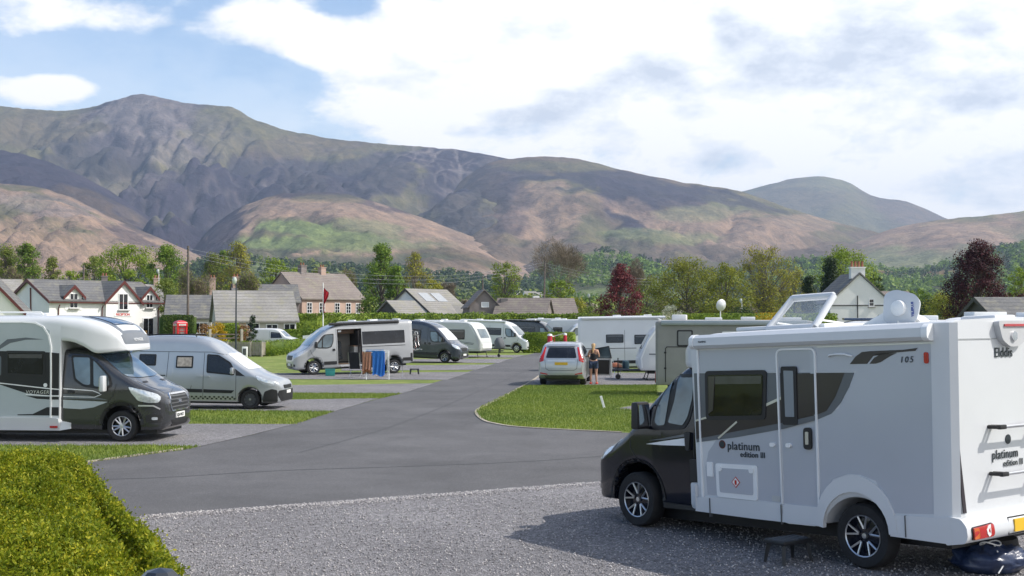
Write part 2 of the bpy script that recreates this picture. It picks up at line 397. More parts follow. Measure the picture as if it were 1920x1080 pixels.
def loft_body(s0,s1,zb,zt,hw,tumble=.0,belt=1.2,rt=.12,rw=.12,crown=.03,arches=(),ds=.05,rb=.06,lean=None,K=8):
    """closed shell; zb/zt/hw are key lists over s; arches=(s,zc,R)"""
    fb,ft,fw=pch(zb),pch(zt),pch(hw); frt=pch(rt) if isinstance(rt,list) else (lambda s:rt); frw=pch(rw) if isinstance(rw,list) else (lambda s:rw)
    S=list(np.arange(s0,s1,ds))+[s1]
    for k in (zb,zt,hw):
        S+=[a for a,_ in k if s0<a<s1]
    for a,zc,r in arches:
        S+=[a+r*math.cos(t) for t in np.linspace(0,PI,17)]
    S=sorted(x for x in S if s0<=x<=s1); T=[S[0]]
    for x in S[1:]:
        if x-T[-1]>.004: T.append(x)
    bm=bmesh.new(); rows=[]
    for s in T:
        b,t,h=fb(s),ft(s),fw(s)
        for a,zc,r in arches:
            if abs(s-a)<r: b=max(b,zc+math.sqrt(max(0,r*r-(s-a)**2)))
        t=max(t,b+.05); r_=min(frt(s),(t-b)*.45); rbb=min(rb,(t-b)*.2); w_=min(frw(s),h*.6)
        P=[(0,b),(h-.12,b),(h-.02,b+rbb*.3),(h,b+rbb)]
        for j in range(1,K+1):
            z=b+rbb+(t-r_-b-rbb)*j/K; P.append((h-tumble*max(0,z-belt),z))
        ty=P[-1][0]; tz=t-r_
        for j in range(1,6):
            a=PI/2*j/5; P.append((ty-w_*(1-math.cos(a)),tz+r_*math.sin(a)))
        ty2=P[-1][0]
        for j in range(1,4):
            u=1-j/3; P.append((ty2*u,t+crown*(1-u*u)))
        x=-s
        L_=[bm.verts.new((x,y,z)) for y,z in P]
        R_=[L_[0]]+[bm.verts.new((x,-y,z)) for y,z in P[1:-1]]+[L_[-1]]
        rows.append((L_,R_))
    for (a,ar),(b,br) in zip(rows,rows[1:]):
        for k in range(len(a)-1):
            f1=bm.faces.new((a[k],a[k+1],b[k+1],b[k]))
            f2=bm.faces.new((ar[k+1],ar[k],br[k],br[k+1]))
            if k<2: f1.material_index=f2.material_index=1
    for L_,R_ in (rows[0],rows[-1]):
        n=len(L_)
        for k in range(n-1):
            q=[L_[k],L_[k+1],R_[k+1],R_[k]]; u=[]
            for v in q:
                if v not in u: u.append(v)
            if len(u)>2:
                try: bm.faces.new(u)
                except Exception: pass
    return bm
class Veh:
    def __init__(s,name,label,cat,loc,heading,pitch=0.,group=None):
        s.root=thing(name,label,cat,(loc[0],loc[1],loc[2] if len(loc)>2 else .02),0,group)
        s.root.rotation_euler=(0,R(pitch),R(heading)); s.pitch=R(pitch); s.trees=[]
    def body(s,name,bm,m,sm=32,bvh=True,parent=None):
        bmesh.ops.recalc_face_normals(bm,faces=bm.faces)
        if bvh: s.trees.append(BVHTree.FromBMesh(bm))
        o=bobj(name,bm,m,parent or s.root,sm=sm); o.data.materials.append(PLAS); return o
    def hit(s,o,d):
        best=None
        for t in s.trees:
            h=t.ray_cast(o,d)
            if h[0] is not None and (best is None or h[3]<best[2]): best=(h[0],h[1],h[3])
        return best
    def decal(s,name,poly,m,view='L',off=.004,cut=.1,parent=None,phi=0,sgn=1,th=.006,lab=None,flat=False,quads=None):
        """view L/R: poly (s,z); F/B: (y,z); T: (s,y); 'A': oblique by phi (u,z) on side sgn"""
        if view=='L': d=Vector((0,-1,0)); f=lambda a,b:Vector((-a,8,b)); ax=((1,0,0),(0,0,1))
        elif view=='R': d=Vector((0,1,0)); f=lambda a,b:Vector((-a,-8,b)); ax=((1,0,0),(0,0,1))
        elif view=='F': d=Vector((-1,0,0)); f=lambda a,b:Vector((12,a,b)); ax=((0,1,0),(0,0,1))
        elif view=='B': d=Vector((1,0,0)); f=lambda a,b:Vector((-14,a,b)); ax=((0,1,0),(0,0,1))
        elif view=='T': d=Vector((0,0,-1)); f=lambda a,b:Vector((-a,b,9)); ax=((1,0,0),(0,1,0))
        else:
            c,q=math.cos(R(phi)),math.sin(R(phi)); d=Vector((-c,-sgn*q,0)); U=Vector((-q,sgn*c,0))
            f=lambda a,b:U*a+Vector((0,0,b))-d*12; ax=(tuple(U),(0,0,1))
        bm=bmesh.new()
        vs=[bm.verts.new(f(a,b)) for a,b in poly]
        try:
            if quads: [bm.faces.new([vs[i] for i in q]) for q in quads]
            else: bm.faces.new(vs)
        except Exception: bm.free(); return None
        if cut:
            for i,axis in enumerate(ax):
                A=Vector(axis); vals=[v.co.dot(A) for v in bm.verts]; lo,hi=min(vals),max(vals); n=int((hi-lo)/cut)
                for k in range(1,n+1):
                    q=lo+(hi-lo)*k/(n+1)
                    bmesh.ops.bisect_plane(bm,geom=bm.verts[:]+bm.edges[:]+bm.faces[:],plane_co=A*q,plane_no=A,dist=1e-5)
        bmesh.ops.triangulate(bm,faces=[x for x in bm.faces if len(x.verts)>4])
        nrm={}; dep={}
        for v in bm.verts:
            h=s.hit(v.co.copy(),d)
            if h: dep[v]=h[2]; nrm[v]=h[1] if h[1].dot(d)<0 else -h[1]
        if not dep: bm.free(); return None
        md=sum(dep.values())/len(dep)
        if flat: dep={v:min(dep.values()) for v in bm.verts}; nrm={v:-d for v in bm.verts}
        for v in bm.verts:
            n_=nrm.get(v,-d)
            if n_.dot(d)>-.25: n_=-d
            v.co=v.co+d*dep.get(v,md)+n_*off
            nrm[v]=n_
        ed=[e for e in bm.edges if len(e.link_faces)==1]
        if th:
            r=bmesh.ops.extrude_edge_only(bm,edges=ed)
            vv=[g for g in r['geom'] if isinstance(g,bmesh.types.BMVert)]
            for v in vv: v.co+=d*(off+th)
        bmesh.ops.recalc_face_normals(bm,faces=bm.faces)
        fs=sum((f.normal.dot(-d)*f.calc_area() for f in bm.faces))
        if fs<0: bmesh.ops.reverse_faces(bm,faces=bm.faces)
        me=bpy.data.meshes.new(name); bm.to_mesh(me); bm.free()
        o=link(name,me,parent or s.root,m=m,sm=30)
        if lab: o['label']=lab
        return o
    def line(s,name,pts,wd,m,view='L',off=.006,parent=None,closed=False,**k):
        P=[Vector(p) for p in pts]; n=len(P); A=[];B=[]
        for i,p in enumerate(P):
            if closed: d0=(p-P[i-1]).normalized(); d1=(P[(i+1)%n]-p).normalized()
            else: d0=(p-P[max(i-1,0)]); d1=(P[min(i+1,n-1)]-p); d0=d0.normalized() if d0.length else d1.normalized(); d1=d1.normalized() if d1.length else d0
            t=(d0+d1).normalized(); q=Vector((-t.y,t.x))*wd*.5/max(.5,t.dot(d1)); A.append(p+q);B.append(p-q)
        Q=[(i,(i+1)%n,n+(i+1)%n,n+i) for i in range(n if closed else n-1)]
        return s.decal(name,[tuple(a) for a in A]+[tuple(b) for b in B],m,view,off,parent=parent,quads=Q,**k)
    def window(s,poly,view='L',frame=PLAS,glass=GLASS,fr=.03,off=.008,name='window',r=.05,cut=.25,**k):
        c=Vector((sum(p[0] for p in poly)/len(poly),sum(p[1] for p in poly)/len(poly)))
        w_=s.decal(name,rpoly(poly,r),frame,view,off,cut=cut,**k)
        q=[]
        for p in poly:
            v=Vector(p)-c; q.append((c.x+v.x*(1-fr/max(abs(v.x),.05)) ,c.y+v.y*(1-fr/max(abs(v.y),.05))))
        s.decal('pane',rpoly(q,max(.01,r-fr*.6)),glass,view,off+.006,parent=w_,cut=cut,**k)
        if glass is GLASS and len(q)==4:
            zs_=sorted(q,key=lambda p:p[1]); hi=zs_[2:]; lo=zs_[:2]; H_=hi[0][1]-lo[0][1]; xs_=sorted(p[0] for p in hi)
            if H_>.35: s.decal('blind',[(xs_[0]+.02,hi[0][1]-.015),(xs_[1]-.02,hi[0][1]-.015),(xs_[1]-.03,hi[0][1]-H_*.22),(xs_[0]+.03,hi[0][1]-H_*.22)],mat('dim_blind',(.075,.075,.08),.08,0,.4,.15,6.),view,off+.009,parent=w_,cut=cut,th=.001)
        return w_
    def part(s,name,bm,m,parent=None,sm=None): return bobj(name,bm,m,parent or s.root,sm=sm)
    def mirror(s,sv,z,side,hw,m=BLACKP,sz=(.10,.22,.30),glass=True):
        bm=bmesh.new(); box(bm,-sv,side*(hw+.16),z,*sz,bev=.03,tap=.9)
        tube(bm,[(-sv+.02,side*(hw-.06),z-.08),(-sv,side*(hw+.1),z-.08)],.025,6)
        o=s.part('mirror',bm,m,sm=40)
        if glass:
            b2=bmesh.new(); box(b2,-sv-sz[0]/2-.004,side*(hw+.16),z,.008,sz[1]*.75,sz[2]*.8); s.part('mirror_glass',b2,CHR,o)
        return o
    def text(s,txt,a,z,size,m,view='L',name='lettering',off=.008,**k):
        """flat lettering set on the surface at (a,z)"""
        o_,d={'L':(Vector((-a,8,z)),Vector((0,-1,0))),'R':(Vector((-a,-8,z)),Vector((0,1,0))),'B':(Vector((-14,a,z)),Vector((1,0,0))),'F':(Vector((12,a,z)),Vector((-1,0,0)))}[view]
        h=s.hit(o_,d); n=h[1] if h[1].dot(d)<0 else -h[1]
        X={'L':Vector((-1,0,0)),'R':Vector((1,0,0)),'B':Vector((0,-1,0)),'F':Vector((0,1,0))}[view]
        n=n.normalized(); X=(X-n*X.dot(n)).normalized(); Y=n.cross(X); p=h[0]+n*off
        mtx=Matrix(((X.x,Y.x,n.x,p.x),(X.y,Y.y,n.y,p.y),(X.z,Y.z,n.z,p.z),(0,0,0,1)))
        return text_mesh(txt,size,m,name,s.root,mtx,**k)
def wheel_mesh(r,wd,style,n=28):
    """returns list (name,bm,mat,level). axle along y, outer face +y"""
    b=bmesh.new(); h=wd/2; rr=r*.64
    lathe(b,[(rr,-h*.9),(r*.93,-h),(r*.99,-h*.75),(r,-h*.3),(r,h*.3),(r*.99,h*.75),(r*.93,h),(rr*1.12,h*1.0),(rr,h*.9),(rr,-h*.9)],n,'y')
    out=[('wheel',b,TYRE)]
    c=bmesh.new()
    if style in('alloy5','alloyv'):
        lathe(c,[(.01,h*.42),(rr*.55,h*.42),(rr*.9,h*.3),(rr*.98,h*.9),(rr*1.0,h*.92),(rr,-h*.5)],n,'y'); out.append(('rim',c,BLACKP))
        d=bmesh.new()
        for k in range(5):
            a=2*PI*k/5+.3
            for sg in (-1,1):
                a2=a+sg*.26; p0=Vector((math.cos(a+sg*.07)*rr*.34,h*.62,math.sin(a+sg*.07)*rr*.34)); p1=Vector((math.cos(a2)*rr*.95,h*.86,math.sin(a2)*rr*.95))
                tube(d,[p0,p1],[.014,.012],5)
            tube(d,[(math.cos(a-.2)*rr*.42,h*.62,math.sin(a-.2)*rr*.42),(math.cos(a+.2)*rr*.42,h*.62,math.sin(a+.2)*rr*.42)],.012,5)
        lathe(d,[(rr*.95,h*.9),(rr*1.0,h*.97),(rr*1.02,h*.9),(rr*.95,h*.9)],n,'y')
        lathe(d,[(.001,h*.72),(rr*.13,h*.7),(rr*.15,h*.45)],14,'y'); out.append(('spokes',d,ALU))
    elif style=='alloy10':
        lathe(c,[(.01,h*.35),(rr*.9,h*.25),(rr*.98,h*.8),(rr,h*.9),(rr,-h*.5)],n,'y'); out.append(('rim',c,BLACKP))
        d=bmesh.new()
        for k in range(10):
            a=2*PI*k/10+(.16 if k%2 else -.0)
            tube(d,[(math.cos(a)*rr*.2,h*.7,math.sin(a)*rr*.2),(math.cos(a)*rr*.96,h*.88,math.sin(a)*rr*.96)],[.022,.017],6)
        lathe(d,[(rr*.93,h*.86),(rr*.99,h*.97),(rr*1.03,h*.9),(rr*.93,h*.86)],n,'y')
        lathe(d,[(.001,h*.8),(rr*.3,h*.76),(rr*.32,h*.4)],14,'y'); out.append(('spokes',d,ALU))
    elif style=='black':
        lathe(c,[(.01,h*.5),(rr*.9,h*.4),(rr*1.0,h*.95),(rr,-h*.5)],n,'y')
        for k in range(10):
            a=2*PI*k/10; tube(c,[(math.cos(a)*rr*.2,h*.75,math.sin(a)*rr*.2),(math.cos(a)*rr*.95,h*.9,math.sin(a)*rr*.95)],.014,5)
        out.append(('rim',c,PLASG)); d=bmesh.new(); lathe(d,[(.001,h*.95),(rr*.17,h*.93),(rr*.19,h*.5)],14,'y'); out.append(('hub_cap',d,ALU))
    else:   # plain trim disc with holes
        lathe(c,[(.01,h*1.02),(rr*.35,h*1.05),(rr*.75,h*.98),(rr*1.0,h*.95),(rr,-h*.4)],n,'y'); out.append(('wheel_trim',c,ALU))
        d=bmesh.new()
        for k in range(8):
            a=2*PI*k/8; q=Vector((math.cos(a)*rr*.68,h*1.01,math.sin(a)*rr*.68)); t=Vector((-math.sin(a),0,math.cos(a))); u=Vector((math.cos(a),0,math.sin(a)))
            vs=[d.verts.new(q+t*.035*math.cos(g)+u*.055*math.sin(g)+Vector((0,.012,0))) for g in np.linspace(0,2*PI,9)[:-1]]
            d.faces.new(vs)
        out.append(('trim_holes',d,PLAS))
    return out
def add_wheel(V,s,side,hw,r=.33,wd=.22,style='alloy5',zc=None,steer=0.):
    zc=r if zc is None else zc
    ps=wheel_mesh(r,wd,style); base=None
    for i,(nm,b,m) in enumerate(ps):
        o=bobj(nm,b,m,V.root if i==0 else base,sm=40)
        if i==0:
            base=o; o.location=(-s,side*(hw-wd/2),zc); o.rotation_euler=(0,0,(0 if side>0 else PI)+steer)
    return base
def wheels(V,wb,hw,r=.33,wd=.22,style='alloy5',tandem=False,front=True,axles=None,steer=0.):
    for s_ in (axles or ([0,wb] if front else [wb])):
        z=(r/math.cos(V.pitch)-math.tan(V.pitch)*s_) if V.pitch else r
        for sd_ in (1,-1): add_wheel(V,s_,sd_,hw,r,wd,style,z,steer if s_==0 else 0)
def under(V,s0,s1,w_,z0=.22,z1=.75,holes=()):
    bm=bmesh.new(); box(bm,-(s0+s1)/2,0,(z0+z1)/2,s1-s0,w_,z1-z0); V.part('chassis',bm,PLAS)
def plate(V,y,z,txt,view='F',m=YEL,wd=.52,h=.11,size=.095):
    p=V.decal('number_plate',rect(y-wd/2,z-h/2,y+wd/2,z+h/2),m,view,.02,cut=0,flat=True,th=.03)
    if txt:
        sg=1 if view=='B' else -1
        o_=Vector((-14,0,0)) if view=='B' else Vector((12,0,0)); d=Vector((1,0,0)) if view=='B' else Vector((-1,0,0))
        xs=[v.co.x for v in p.data.vertices]; x=(min(xs) if view=='B' else max(xs))-sg*.003
        X=Vector((0,-sg,0)); n=-d; Y=n.cross(X); pos=Vector((x,y+sg*wd*.44,z-size*.36))
        mtx=Matrix(((X.x,Y.x,n.x,pos.x),(X.y,Y.y,n.y,pos.y),(X.z,Y.z,n.z,pos.z),(0,0,0,1)))
        text_mesh(txt,size,INK,'plate_lettering',p,mtx,bold=.003,ext=.001,spacing=.95)
    return p
# ================================================================ near motorhome (right)
def place(fw,hd,hw):
    a=gp(*fw); h=R(hd); return (a[0]+math.sin(h)*hw,a[1]-math.cos(h)*hw)   # for a near wheel on the LEFT side
def placeR(fw,hd,hw):
    a=gp(*fw); h=R(hd); return (a[0]-math.sin(h)*hw,a[1]+math.cos(h)*hw)   # near wheel on the RIGHT side
BOXTOP=[(-.95,.66),(-.90,.88),(-.78,1.02),(-.45,1.17),(-.2,1.34),(.05,1.60),(.4,1.92),(.85,2.24),(1.2,2.37),(1.65,2.46),(2.1,2.49)]
BOXHW=[(-.95,.60),(-.91,.78),(-.8,.90),(-.55,.97),(-.2,1.01),(.3,1.025)]
def cab_front(V,grille=PLAS,lamp=LAMPG,badge=True,zs=1.,bump=PLASG,plate_txt=None,pz=.52):
    V.decal('grille',rpoly([(-.42,.72*zs),(.42,.72*zs),(.50,.93*zs),(-.50,.93*zs)],.05),grille,'F',.012)
    V.decal('lower_grille',rpoly([(-.55,.36),(.55,.36),(.5,.55),(-.5,.55)],.04),PLAS,'F',.008)
    for sg in (1,-1):
        V.decal('headlight',rpoly([(.02,.84*zs),(.04,.98*zs),(.20,1.07*zs),(.50,1.18*zs),(.46,1.02*zs),(.28,.88*zs)],.04),lamp,'A',.012,phi=38,sgn=sg,cut=.06)
        V.decal('fog_light',rpoly([(.26,.42),(.40,.42),(.38,.53),(.26,.53)],.03),PLAS,'A',.01,phi=25,sgn=sg)
    if plate_txt is not None: plate(V,0,pz,plate_txt,'F',PLW)
def hero():
    V=Veh('motorhome','white and grey coachbuilt motorhome with black cab and open skylight, nearest on the right','motorhome',(*place((1195,990),128,1.02),.016),128,2.6)
    A=[(0,.34,.47)]
    top=[(-.93,.58),(-.88,.80),(-.74,.94),(-.45,1.06),(-.2,1.2),(0,1.37),(.3,1.64),(.6,1.87),(.86,2.03),(1.0,2.06),(1.16,2.07)]
    bm=loft_body(-.93,1.16,[(-.93,.42),(-.85,.30),(1.16,.30)],top,[(a,b*.985) for a,b in BOXHW],tumble=.10,belt=1.15,rt=[(-.95,.1),(-.2,.14),(.6,.2),(1.2,.16)],rw=.16,arches=A)
    V.body('cab',bm,BLACKP)
    bm=loft_body(.80,4.60,[(.80,2.01),(1.12,1.99),(1.15,.30),(4.6,.27)],[(.80,2.06),(.84,2.2),(1.0,2.30),(1.2,2.36),(1.5,2.41),(4.60,2.42)],[(.80,.82),(.93,.99),(1.13,1.085),(1.2,1.09),(4.4,1.09),(4.54,1.08),(4.6,1.04)],rt=.07,rw=.07,arches=[(3.45,.10,.49)],rb=.05)
    for v in bm.verts:
        if v.co.x<-4.3: v.co.x-=.035*(v.co.z-1.2)
    V.body('coach_body',bm,WHITE)
    under(V,-.6,4.3,1.4,.10,.5)
    # grey side panel, window band and stripes
    grey=[(1.54,1.21),(2.49,1.30),(2.97,1.41),(3.27,1.54),(3.51,1.93),(1.25,1.945),(1.25,2.21),(4.5,2.21),(4.46,.50),(3.89,.47),(3.83,.62),(3.70,.79),(3.5,.845),(3.35,.845),(3.15,.78),(3.04,.63),(2.98,.45),(2.44,.475),(1.31,.50),(1.29,.82),(1.35,1.01)]
    for vw in 'LR':
        V.decal('side_panel',grey,GREYP,vw,.004,cut=0)
        V.decal('stripe',[(1.16,1.94),(3.49,1.92),(3.42,1.77),(3.3,1.6),(3.17,1.48),(2.97,1.41),(2.49,1.3),(1.81,1.19),(1.16,1.11)],STRG,vw,.008,cut=0,th=.002)
        V.decal('stripe',[(1.16,1.37),(1.36,1.4),(2.23,1.54),(2.48,1.63),(2.69,1.67),(2.80,1.92),(3.37,1.92),(3.24,1.67),(3.11,1.51),(2.96,1.46),(2.49,1.37),(1.81,1.26),(1.16,1.15)],STRD,vw,.011,cut=0,th=.002)
        V.line('pinstripe',[(1.16,1.37),(1.34,1.41)],.022,ALU,vw,.013); V.line('pinstripe',[(2.22,1.55),(2.5,1.65)],.03,ALU,vw,.013)
        V.line('pinstripe',[(1.82,1.37),(1.52,1.17)],.022,ALU,vw,.013)
        V.decal('swoosh',[(3.44,2.01),(3.52,2.09),(3.6,2.135),(3.71,2.142),(4.1,2.145),(4.28,2.16),(4.25,2.13),(4.03,2.12),(3.8,2.115),(3.74,2.09),(3.66,2.01)],STRD,vw,.008,cut=0,th=.002)
        V.decal('swoosh',[(3.69,2.01),(3.75,2.07),(3.83,2.105),(4.03,2.115),(3.95,2.085),(3.83,2.025),(3.77,2.01)],STRD,vw,.008,cut=0,th=.002)
        V.decal('marker_light',rpoly([(4.35,2.0),(4.40,2.0),(4.40,2.115),(4.35,2.115)],.025),DKRED,vw,.016,cut=0)
        for s_ in (1.30,2.06,4.17): V.decal('marker_light',rpoly([(s_-.06,.335),(s_+.06,.335),(s_+.06,.385),(s_-.06,.385)],.03),ORANG,vw,.02,cut=0)
    V.window([(1.35,1.965),(2.30,1.965),(2.26,1.40),(1.34,1.38)],'L',PLAS,GLASS,.05,.02,r=.06,lab='wide dark window left of the door')
    V.decal('curtain',[(1.42,1.90),(1.52,1.90),(1.47,1.5),(1.40,1.46)],mat('window_curtain',(.05,.045,.04),.3,0,.4),'L',.035,cut=0,th=.001)
    dr=V.decal('door',rpoly([(2.47,2.175),(2.975,2.175),(2.945,.28),(2.465,.28)],.06),GREYP,'L',.016,cut=0,th=.012,lab='grey entrance door with tall dark window')
    V.decal('door_stripe',[(2.50,1.915),(2.965,1.915),(2.96,1.47),(2.49,1.37)],STRD,'L',.020,parent=dr,cut=0,th=.002)
    V.decal('door_stripe',[(2.955,1.46),(2.955,1.405),(2.485,1.30),(2.485,1.365)],STRG,'L',.020,parent=dr,cut=0,th=.002)
    V.line('door_frame',rpoly([(2.455,2.19),(2.99,2.19),(2.955,.265),(2.45,.265)],.075),.022,TRIMW,'L',.022,parent=dr,closed=True,cut=0)
    V.decal('door_window',rpoly([(2.515,2.0),(2.735,2.0),(2.72,1.35),(2.51,1.35)],.03),PLAS,'L',.03,parent=dr,cut=0)
    V.decal('blind',rpoly([(2.56,1.955),(2.695,1.95),(2.685,1.44),(2.56,1.44)],.01),mat('window_blind',(.22,.25,.28),.4,0,.5),'L',.036,parent=dr,cut=0)
    V.decal('handle',rpoly([(2.80,1.325),(2.905,1.325),(2.90,1.085),(2.795,1.085)],.045),PLAS,'L',.034,parent=dr,cut=0)
    V.decal('handle_plate',rpoly([(2.83,1.28),(2.875,1.28),(2.87,1.14),(2.825,1.14)],.012),ALU,'L',.040,parent=dr,cut=0)
    for s_,z_ in ((2.34,1.12),(2.57,1.12)): V.decal('door_stay',rpoly([(s_-.03,z_-.02),(s_+.04,z_-.02),(s_+.04,z_+.025),(s_-.03,z_+.025)],.02),TRIMW,'L',.03,cut=0)
    lk=V.decal('locker_frame',rpoly([(1.46,.875),(2.10,.875),(2.09,.475),(1.47,.485)],.035),TRIMW,'L',.016,cut=0)
    V.decal('locker_door',rpoly([(1.515,.825),(2.04,.825),(2.035,.535),(1.52,.54)],.03),GREYP,'L',.021,parent=lk,cut=0)
    V.decal('warning_diamond',[(1.78,.735),(1.845,.67),(1.78,.605),(1.715,.67)],DKRED,'L',.026,parent=lk,cut=0,th=.002)
    V.decal('warning_diamond',[(1.78,.722),(1.832,.67),(1.78,.618),(1.728,.67)],PLW,'L',.028,parent=lk,cut=0,th=.002)
    V.decal('gas_symbol',rpoly([(1.765,.695),(1.797,.695),(1.797,.64),(1.765,.64)],.01),DKRED,'L',.030,parent=lk,cut=0,th=.002)
    for s_ in (1.53,2.02): V.decal('latch',rpoly([(s_-.035,.785),(s_+.035,.785),(s_+.035,.85),(s_-.035,.85)],.03),TRIMW,'L',.03,parent=lk,cut=0)
    V.decal('service_flap',rpoly([(1.325,.885),(1.415,.885),(1.42,.715),(1.325,.715)],.012),TRIMW,'L',.02,cut=0)
    V.decal('vent_label',rect(2.30,.485,2.42,.55),mat('foil_label',(.5,.52,.54),.4,.5),'L',.01,cut=0)
    for s_ in (1.36,2.44,4.05): V.line('panel_seam',[(s_,.46),(s_,.24)],.008,PLASG,'L',.034,cut=0)
    V.line('panel_seam',[(4.485,2.38),(4.485,.5)],.008,PLASG,'L',.012,cut=0); V.line('panel_seam',[(3.02,2.205),(4.47,2.205)],.01,ALU,'L',.012,cut=0)
    V.line('side_trim',[(1.235,1.98),(1.235,.46)],.022,TRIMW,'L',.02,cut=0); V.line('side_trim',[(1.235,2.22),(1.235,1.9)],.03,TRIMW,'L',.016,cut=0)
    # moulded skirt with rear arch
    for sg in (1,-1):
        b=bmesh.new()
        prism(b,[(-a,z) for a,z in [(1.12,.29),(1.12,.45),(1.35,.475),(2.96,.465),(3.0,.26),(2.0,.27)]],1.07*sg,1.112*sg,(0,2,1)); prism(b,[(-3.90,.455),(-4.57,.47),(-4.57,.215),(-3.86,.235)],1.07*sg,1.112*sg,(0,2,1))
        oo=[(3.43+.52*math.cos(t),.27+.57*math.sin(t)) for t in np.linspace(PI*1.0,0,16)]; ii=[(3.43+.42*math.cos(t),.25+.41*math.sin(t)) for t in np.linspace(PI,0,16)]
        for k_ in range(15): prism(b,[(-a,z) for a,z in (oo[k_],oo[k_+1],ii[k_+1],ii[k_])],1.06*sg,1.118*sg,(0,2,1))
        bmesh.ops.remove_doubles(b,verts=b.verts,dist=1e-5)
        V.part('side_skirt',b,WHITE)
    # awning cassette
    b=bmesh.new(); prism(b,[(1.085,2.225),(1.085,2.395),(1.15,2.395),(1.20,2.36),(1.205,2.27),(1.17,2.235)],-4.46,-1.21,(1,2,0)); aw=V.part('awning_case',b,WHITE,sm=30)
    b=bmesh.new()
    for x0,x1 in ((-4.47,-4.40),(-1.26,-1.20)): prism(b,rpoly([(1.085,2.228),(1.085,2.40),(1.155,2.40),(1.21,2.36),(1.215,2.265),(1.17,2.228)],.02),x0,x1,(1,2,0))
    V.part('end_cap',b,TRIMW,aw,sm=30)
    text_mesh('FIAMMA',.035,INK,'lettering',aw,Matrix(((-1,0,0,-1.35),(0,0,1,1.2055),(0,1,0,2.30),(0,0,0,1))),ext=.001)
    b=bmesh.new(); tube(b,[(-3.17,1.10,2.095),(-3.2,1.125,2.115),(-3.3,1.13,2.122),(-3.4,1.13,2.118),(-3.48,1.10,2.095)],.011,6); V.part('grab_handle',b,TRIMW,sm=60)
    # lettering
    V.text('platinum',1.655,1.045,.135,INK,'L','lettering',bold=.001,off=.010,spacing=1.06)
    V.text('edition III',1.85,.965,.092,INK,'L','lettering',bold=.001,off=.010,spacing=1.05)
    V.text('105',4.06,2.015,.09,INK,'L','lettering',off=.010,spacing=1.3,shear=.2)
    V.decal('emblem',[(1.575+.05*math.cos(t),1.10+.05*math.sin(t)) for t in np.linspace(0,2*PI,20)[:-1]],mat('emblem_rim',(.12,.03,.02),.3,.4),'L',.009,cut=0,th=.002)
    V.decal('emblem',[(1.575+.038*math.cos(t),1.10+.038*math.sin(t)) for t in np.linspace(0,2*PI,20)[:-1]],INK,'L',.012,cut=0,th=.002)
    # cab fittings (left and right)
    for vw,sg in (('L',1),('R',-1)):
        w_=V.decal('cab_window',rpoly([(.30,1.30),(.36,1.50),(.50,1.73),(.68,1.93),(1.07,1.925),(1.04,1.62),(.96,1.36),(.87,1.255),(.5,1.235),(.33,1.25)],.05),PLAS,vw,.010,cut=.1)
        V.decal('pane',rpoly([(.36,1.34),(.40,1.50),(.52,1.70),(.64,1.84),(.54,1.30),(.42,1.29)],.03),GLASSL,vw,.018,parent=w_,cut=.1)
        V.decal('pane',rpoly([(.60,1.33),(.70,1.60),(.755,1.885),(1.025,1.885),(1.0,1.62),(.93,1.40),(.85,1.30)],.03),GLASSL,vw,.018,parent=w_,cut=.1)
        V.line('door_seam',[(-.10,1.28),(-.10,1.0),(.0,.88),(.35,.75),(.45,.55),(.46,.32)],.012,PLAS,vw,.003); V.line('door_seam',[(1.12,2.0),(1.10,1.5),(1.03,1.2),(1.03,.32)],.012,PLAS,vw,.003)
        V.decal('cab_stripe',[(.20,1.055),(.5,1.10),(.90,1.15),(.90,1.055),(.5,1.05)],TRIMW,vw,.006,cut=.1,th=.002)
        V.decal('cab_stripe',[(.25,1.10),(.5,1.135),(.90,1.20),(.90,1.17),(.5,1.115)],STRG,vw,.006,cut=.1,th=.002)
        V.decal('rubbing_block',rpoly([(.98,.90),(1.12,.89),(1.12,.62),(.98,.63)],.02),PLAS,vw,.03)
        V.decal('handle',rpoly([(.90,1.22),(1.0,1.22),(.98,1.0),(.92,1.0)],.03),PLAS,vw,.035)
        V.line('wheel_arch_lip',[(.50*math.cos(t),.34+.50*math.sin(t)) for t in np.linspace(PI,.05,14)],.055,PLAS,vw,.012,cut=.08)
        V.decal('corner_infill',rpoly([(1.0,.62),(1.15,.62),(1.15,.30),(1.0,.33)],.03),WHITE,vw,.045)
    V.mirror(.20,1.42,1,.93,PLAS,(.13,.24,.34)); V.mirror(.20,1.42,-1,.93,PLAS,(.13,.24,.34))
    V.decal('windscreen',rpoly([(-.84,1.34),(.84,1.34),(.70,1.98),(-.70,1.98)],.08),GLASS,'F',.01,cut=.1)
    cab_front(V,zs=.93)
    for sg in (1,-1): V.decal('door_step_sill',rpoly([(.5,.36),(1.1,.34),(1.1,.28),(.5,.28)],.01),PLAS,'L' if sg>0 else 'R',.03)
    # rear: edge trims, bumper, lamps, bars, lettering
    def rr(d): return 1.09-d
    for sg in (1,-1):
        b=bmesh.new(); prism(b,[(-4.52,1.098*sg),(-4.40,1.098*sg),(-4.40,1.08*sg),(-4.56,1.06*sg),(-4.64,1.00*sg),(-4.655,1.02*sg),(-4.60,1.085*sg)],.46,2.40,(0,1,2))
        for v in b.verts: v.co.x-=.035*(v.co.z-1.2)
        V.part('corner_trim',b,WHITE,sm=30)
    yy=lambda d:1.09-d
    dk=[(.055,1.36),(.10,1.33),(.13,1.2),(.155,1.02),(.24,.50),(.185,.50),(.13,.90),(.065,1.0)]
    gy=[(.065,.955),(.11,.88),(.17,.50),(.065,.49)]
    for sg in (1,-1):
        V.decal('corner_sticker',[(sg*yy(a),z) for a,z in dk],STRD,'B',.012,cut=.05,th=.004); V.decal('corner_sticker',[(sg*yy(a),z) for a,z in gy],STRG,'B',.012,cut=.05,th=.004)
    b=bmesh.new()
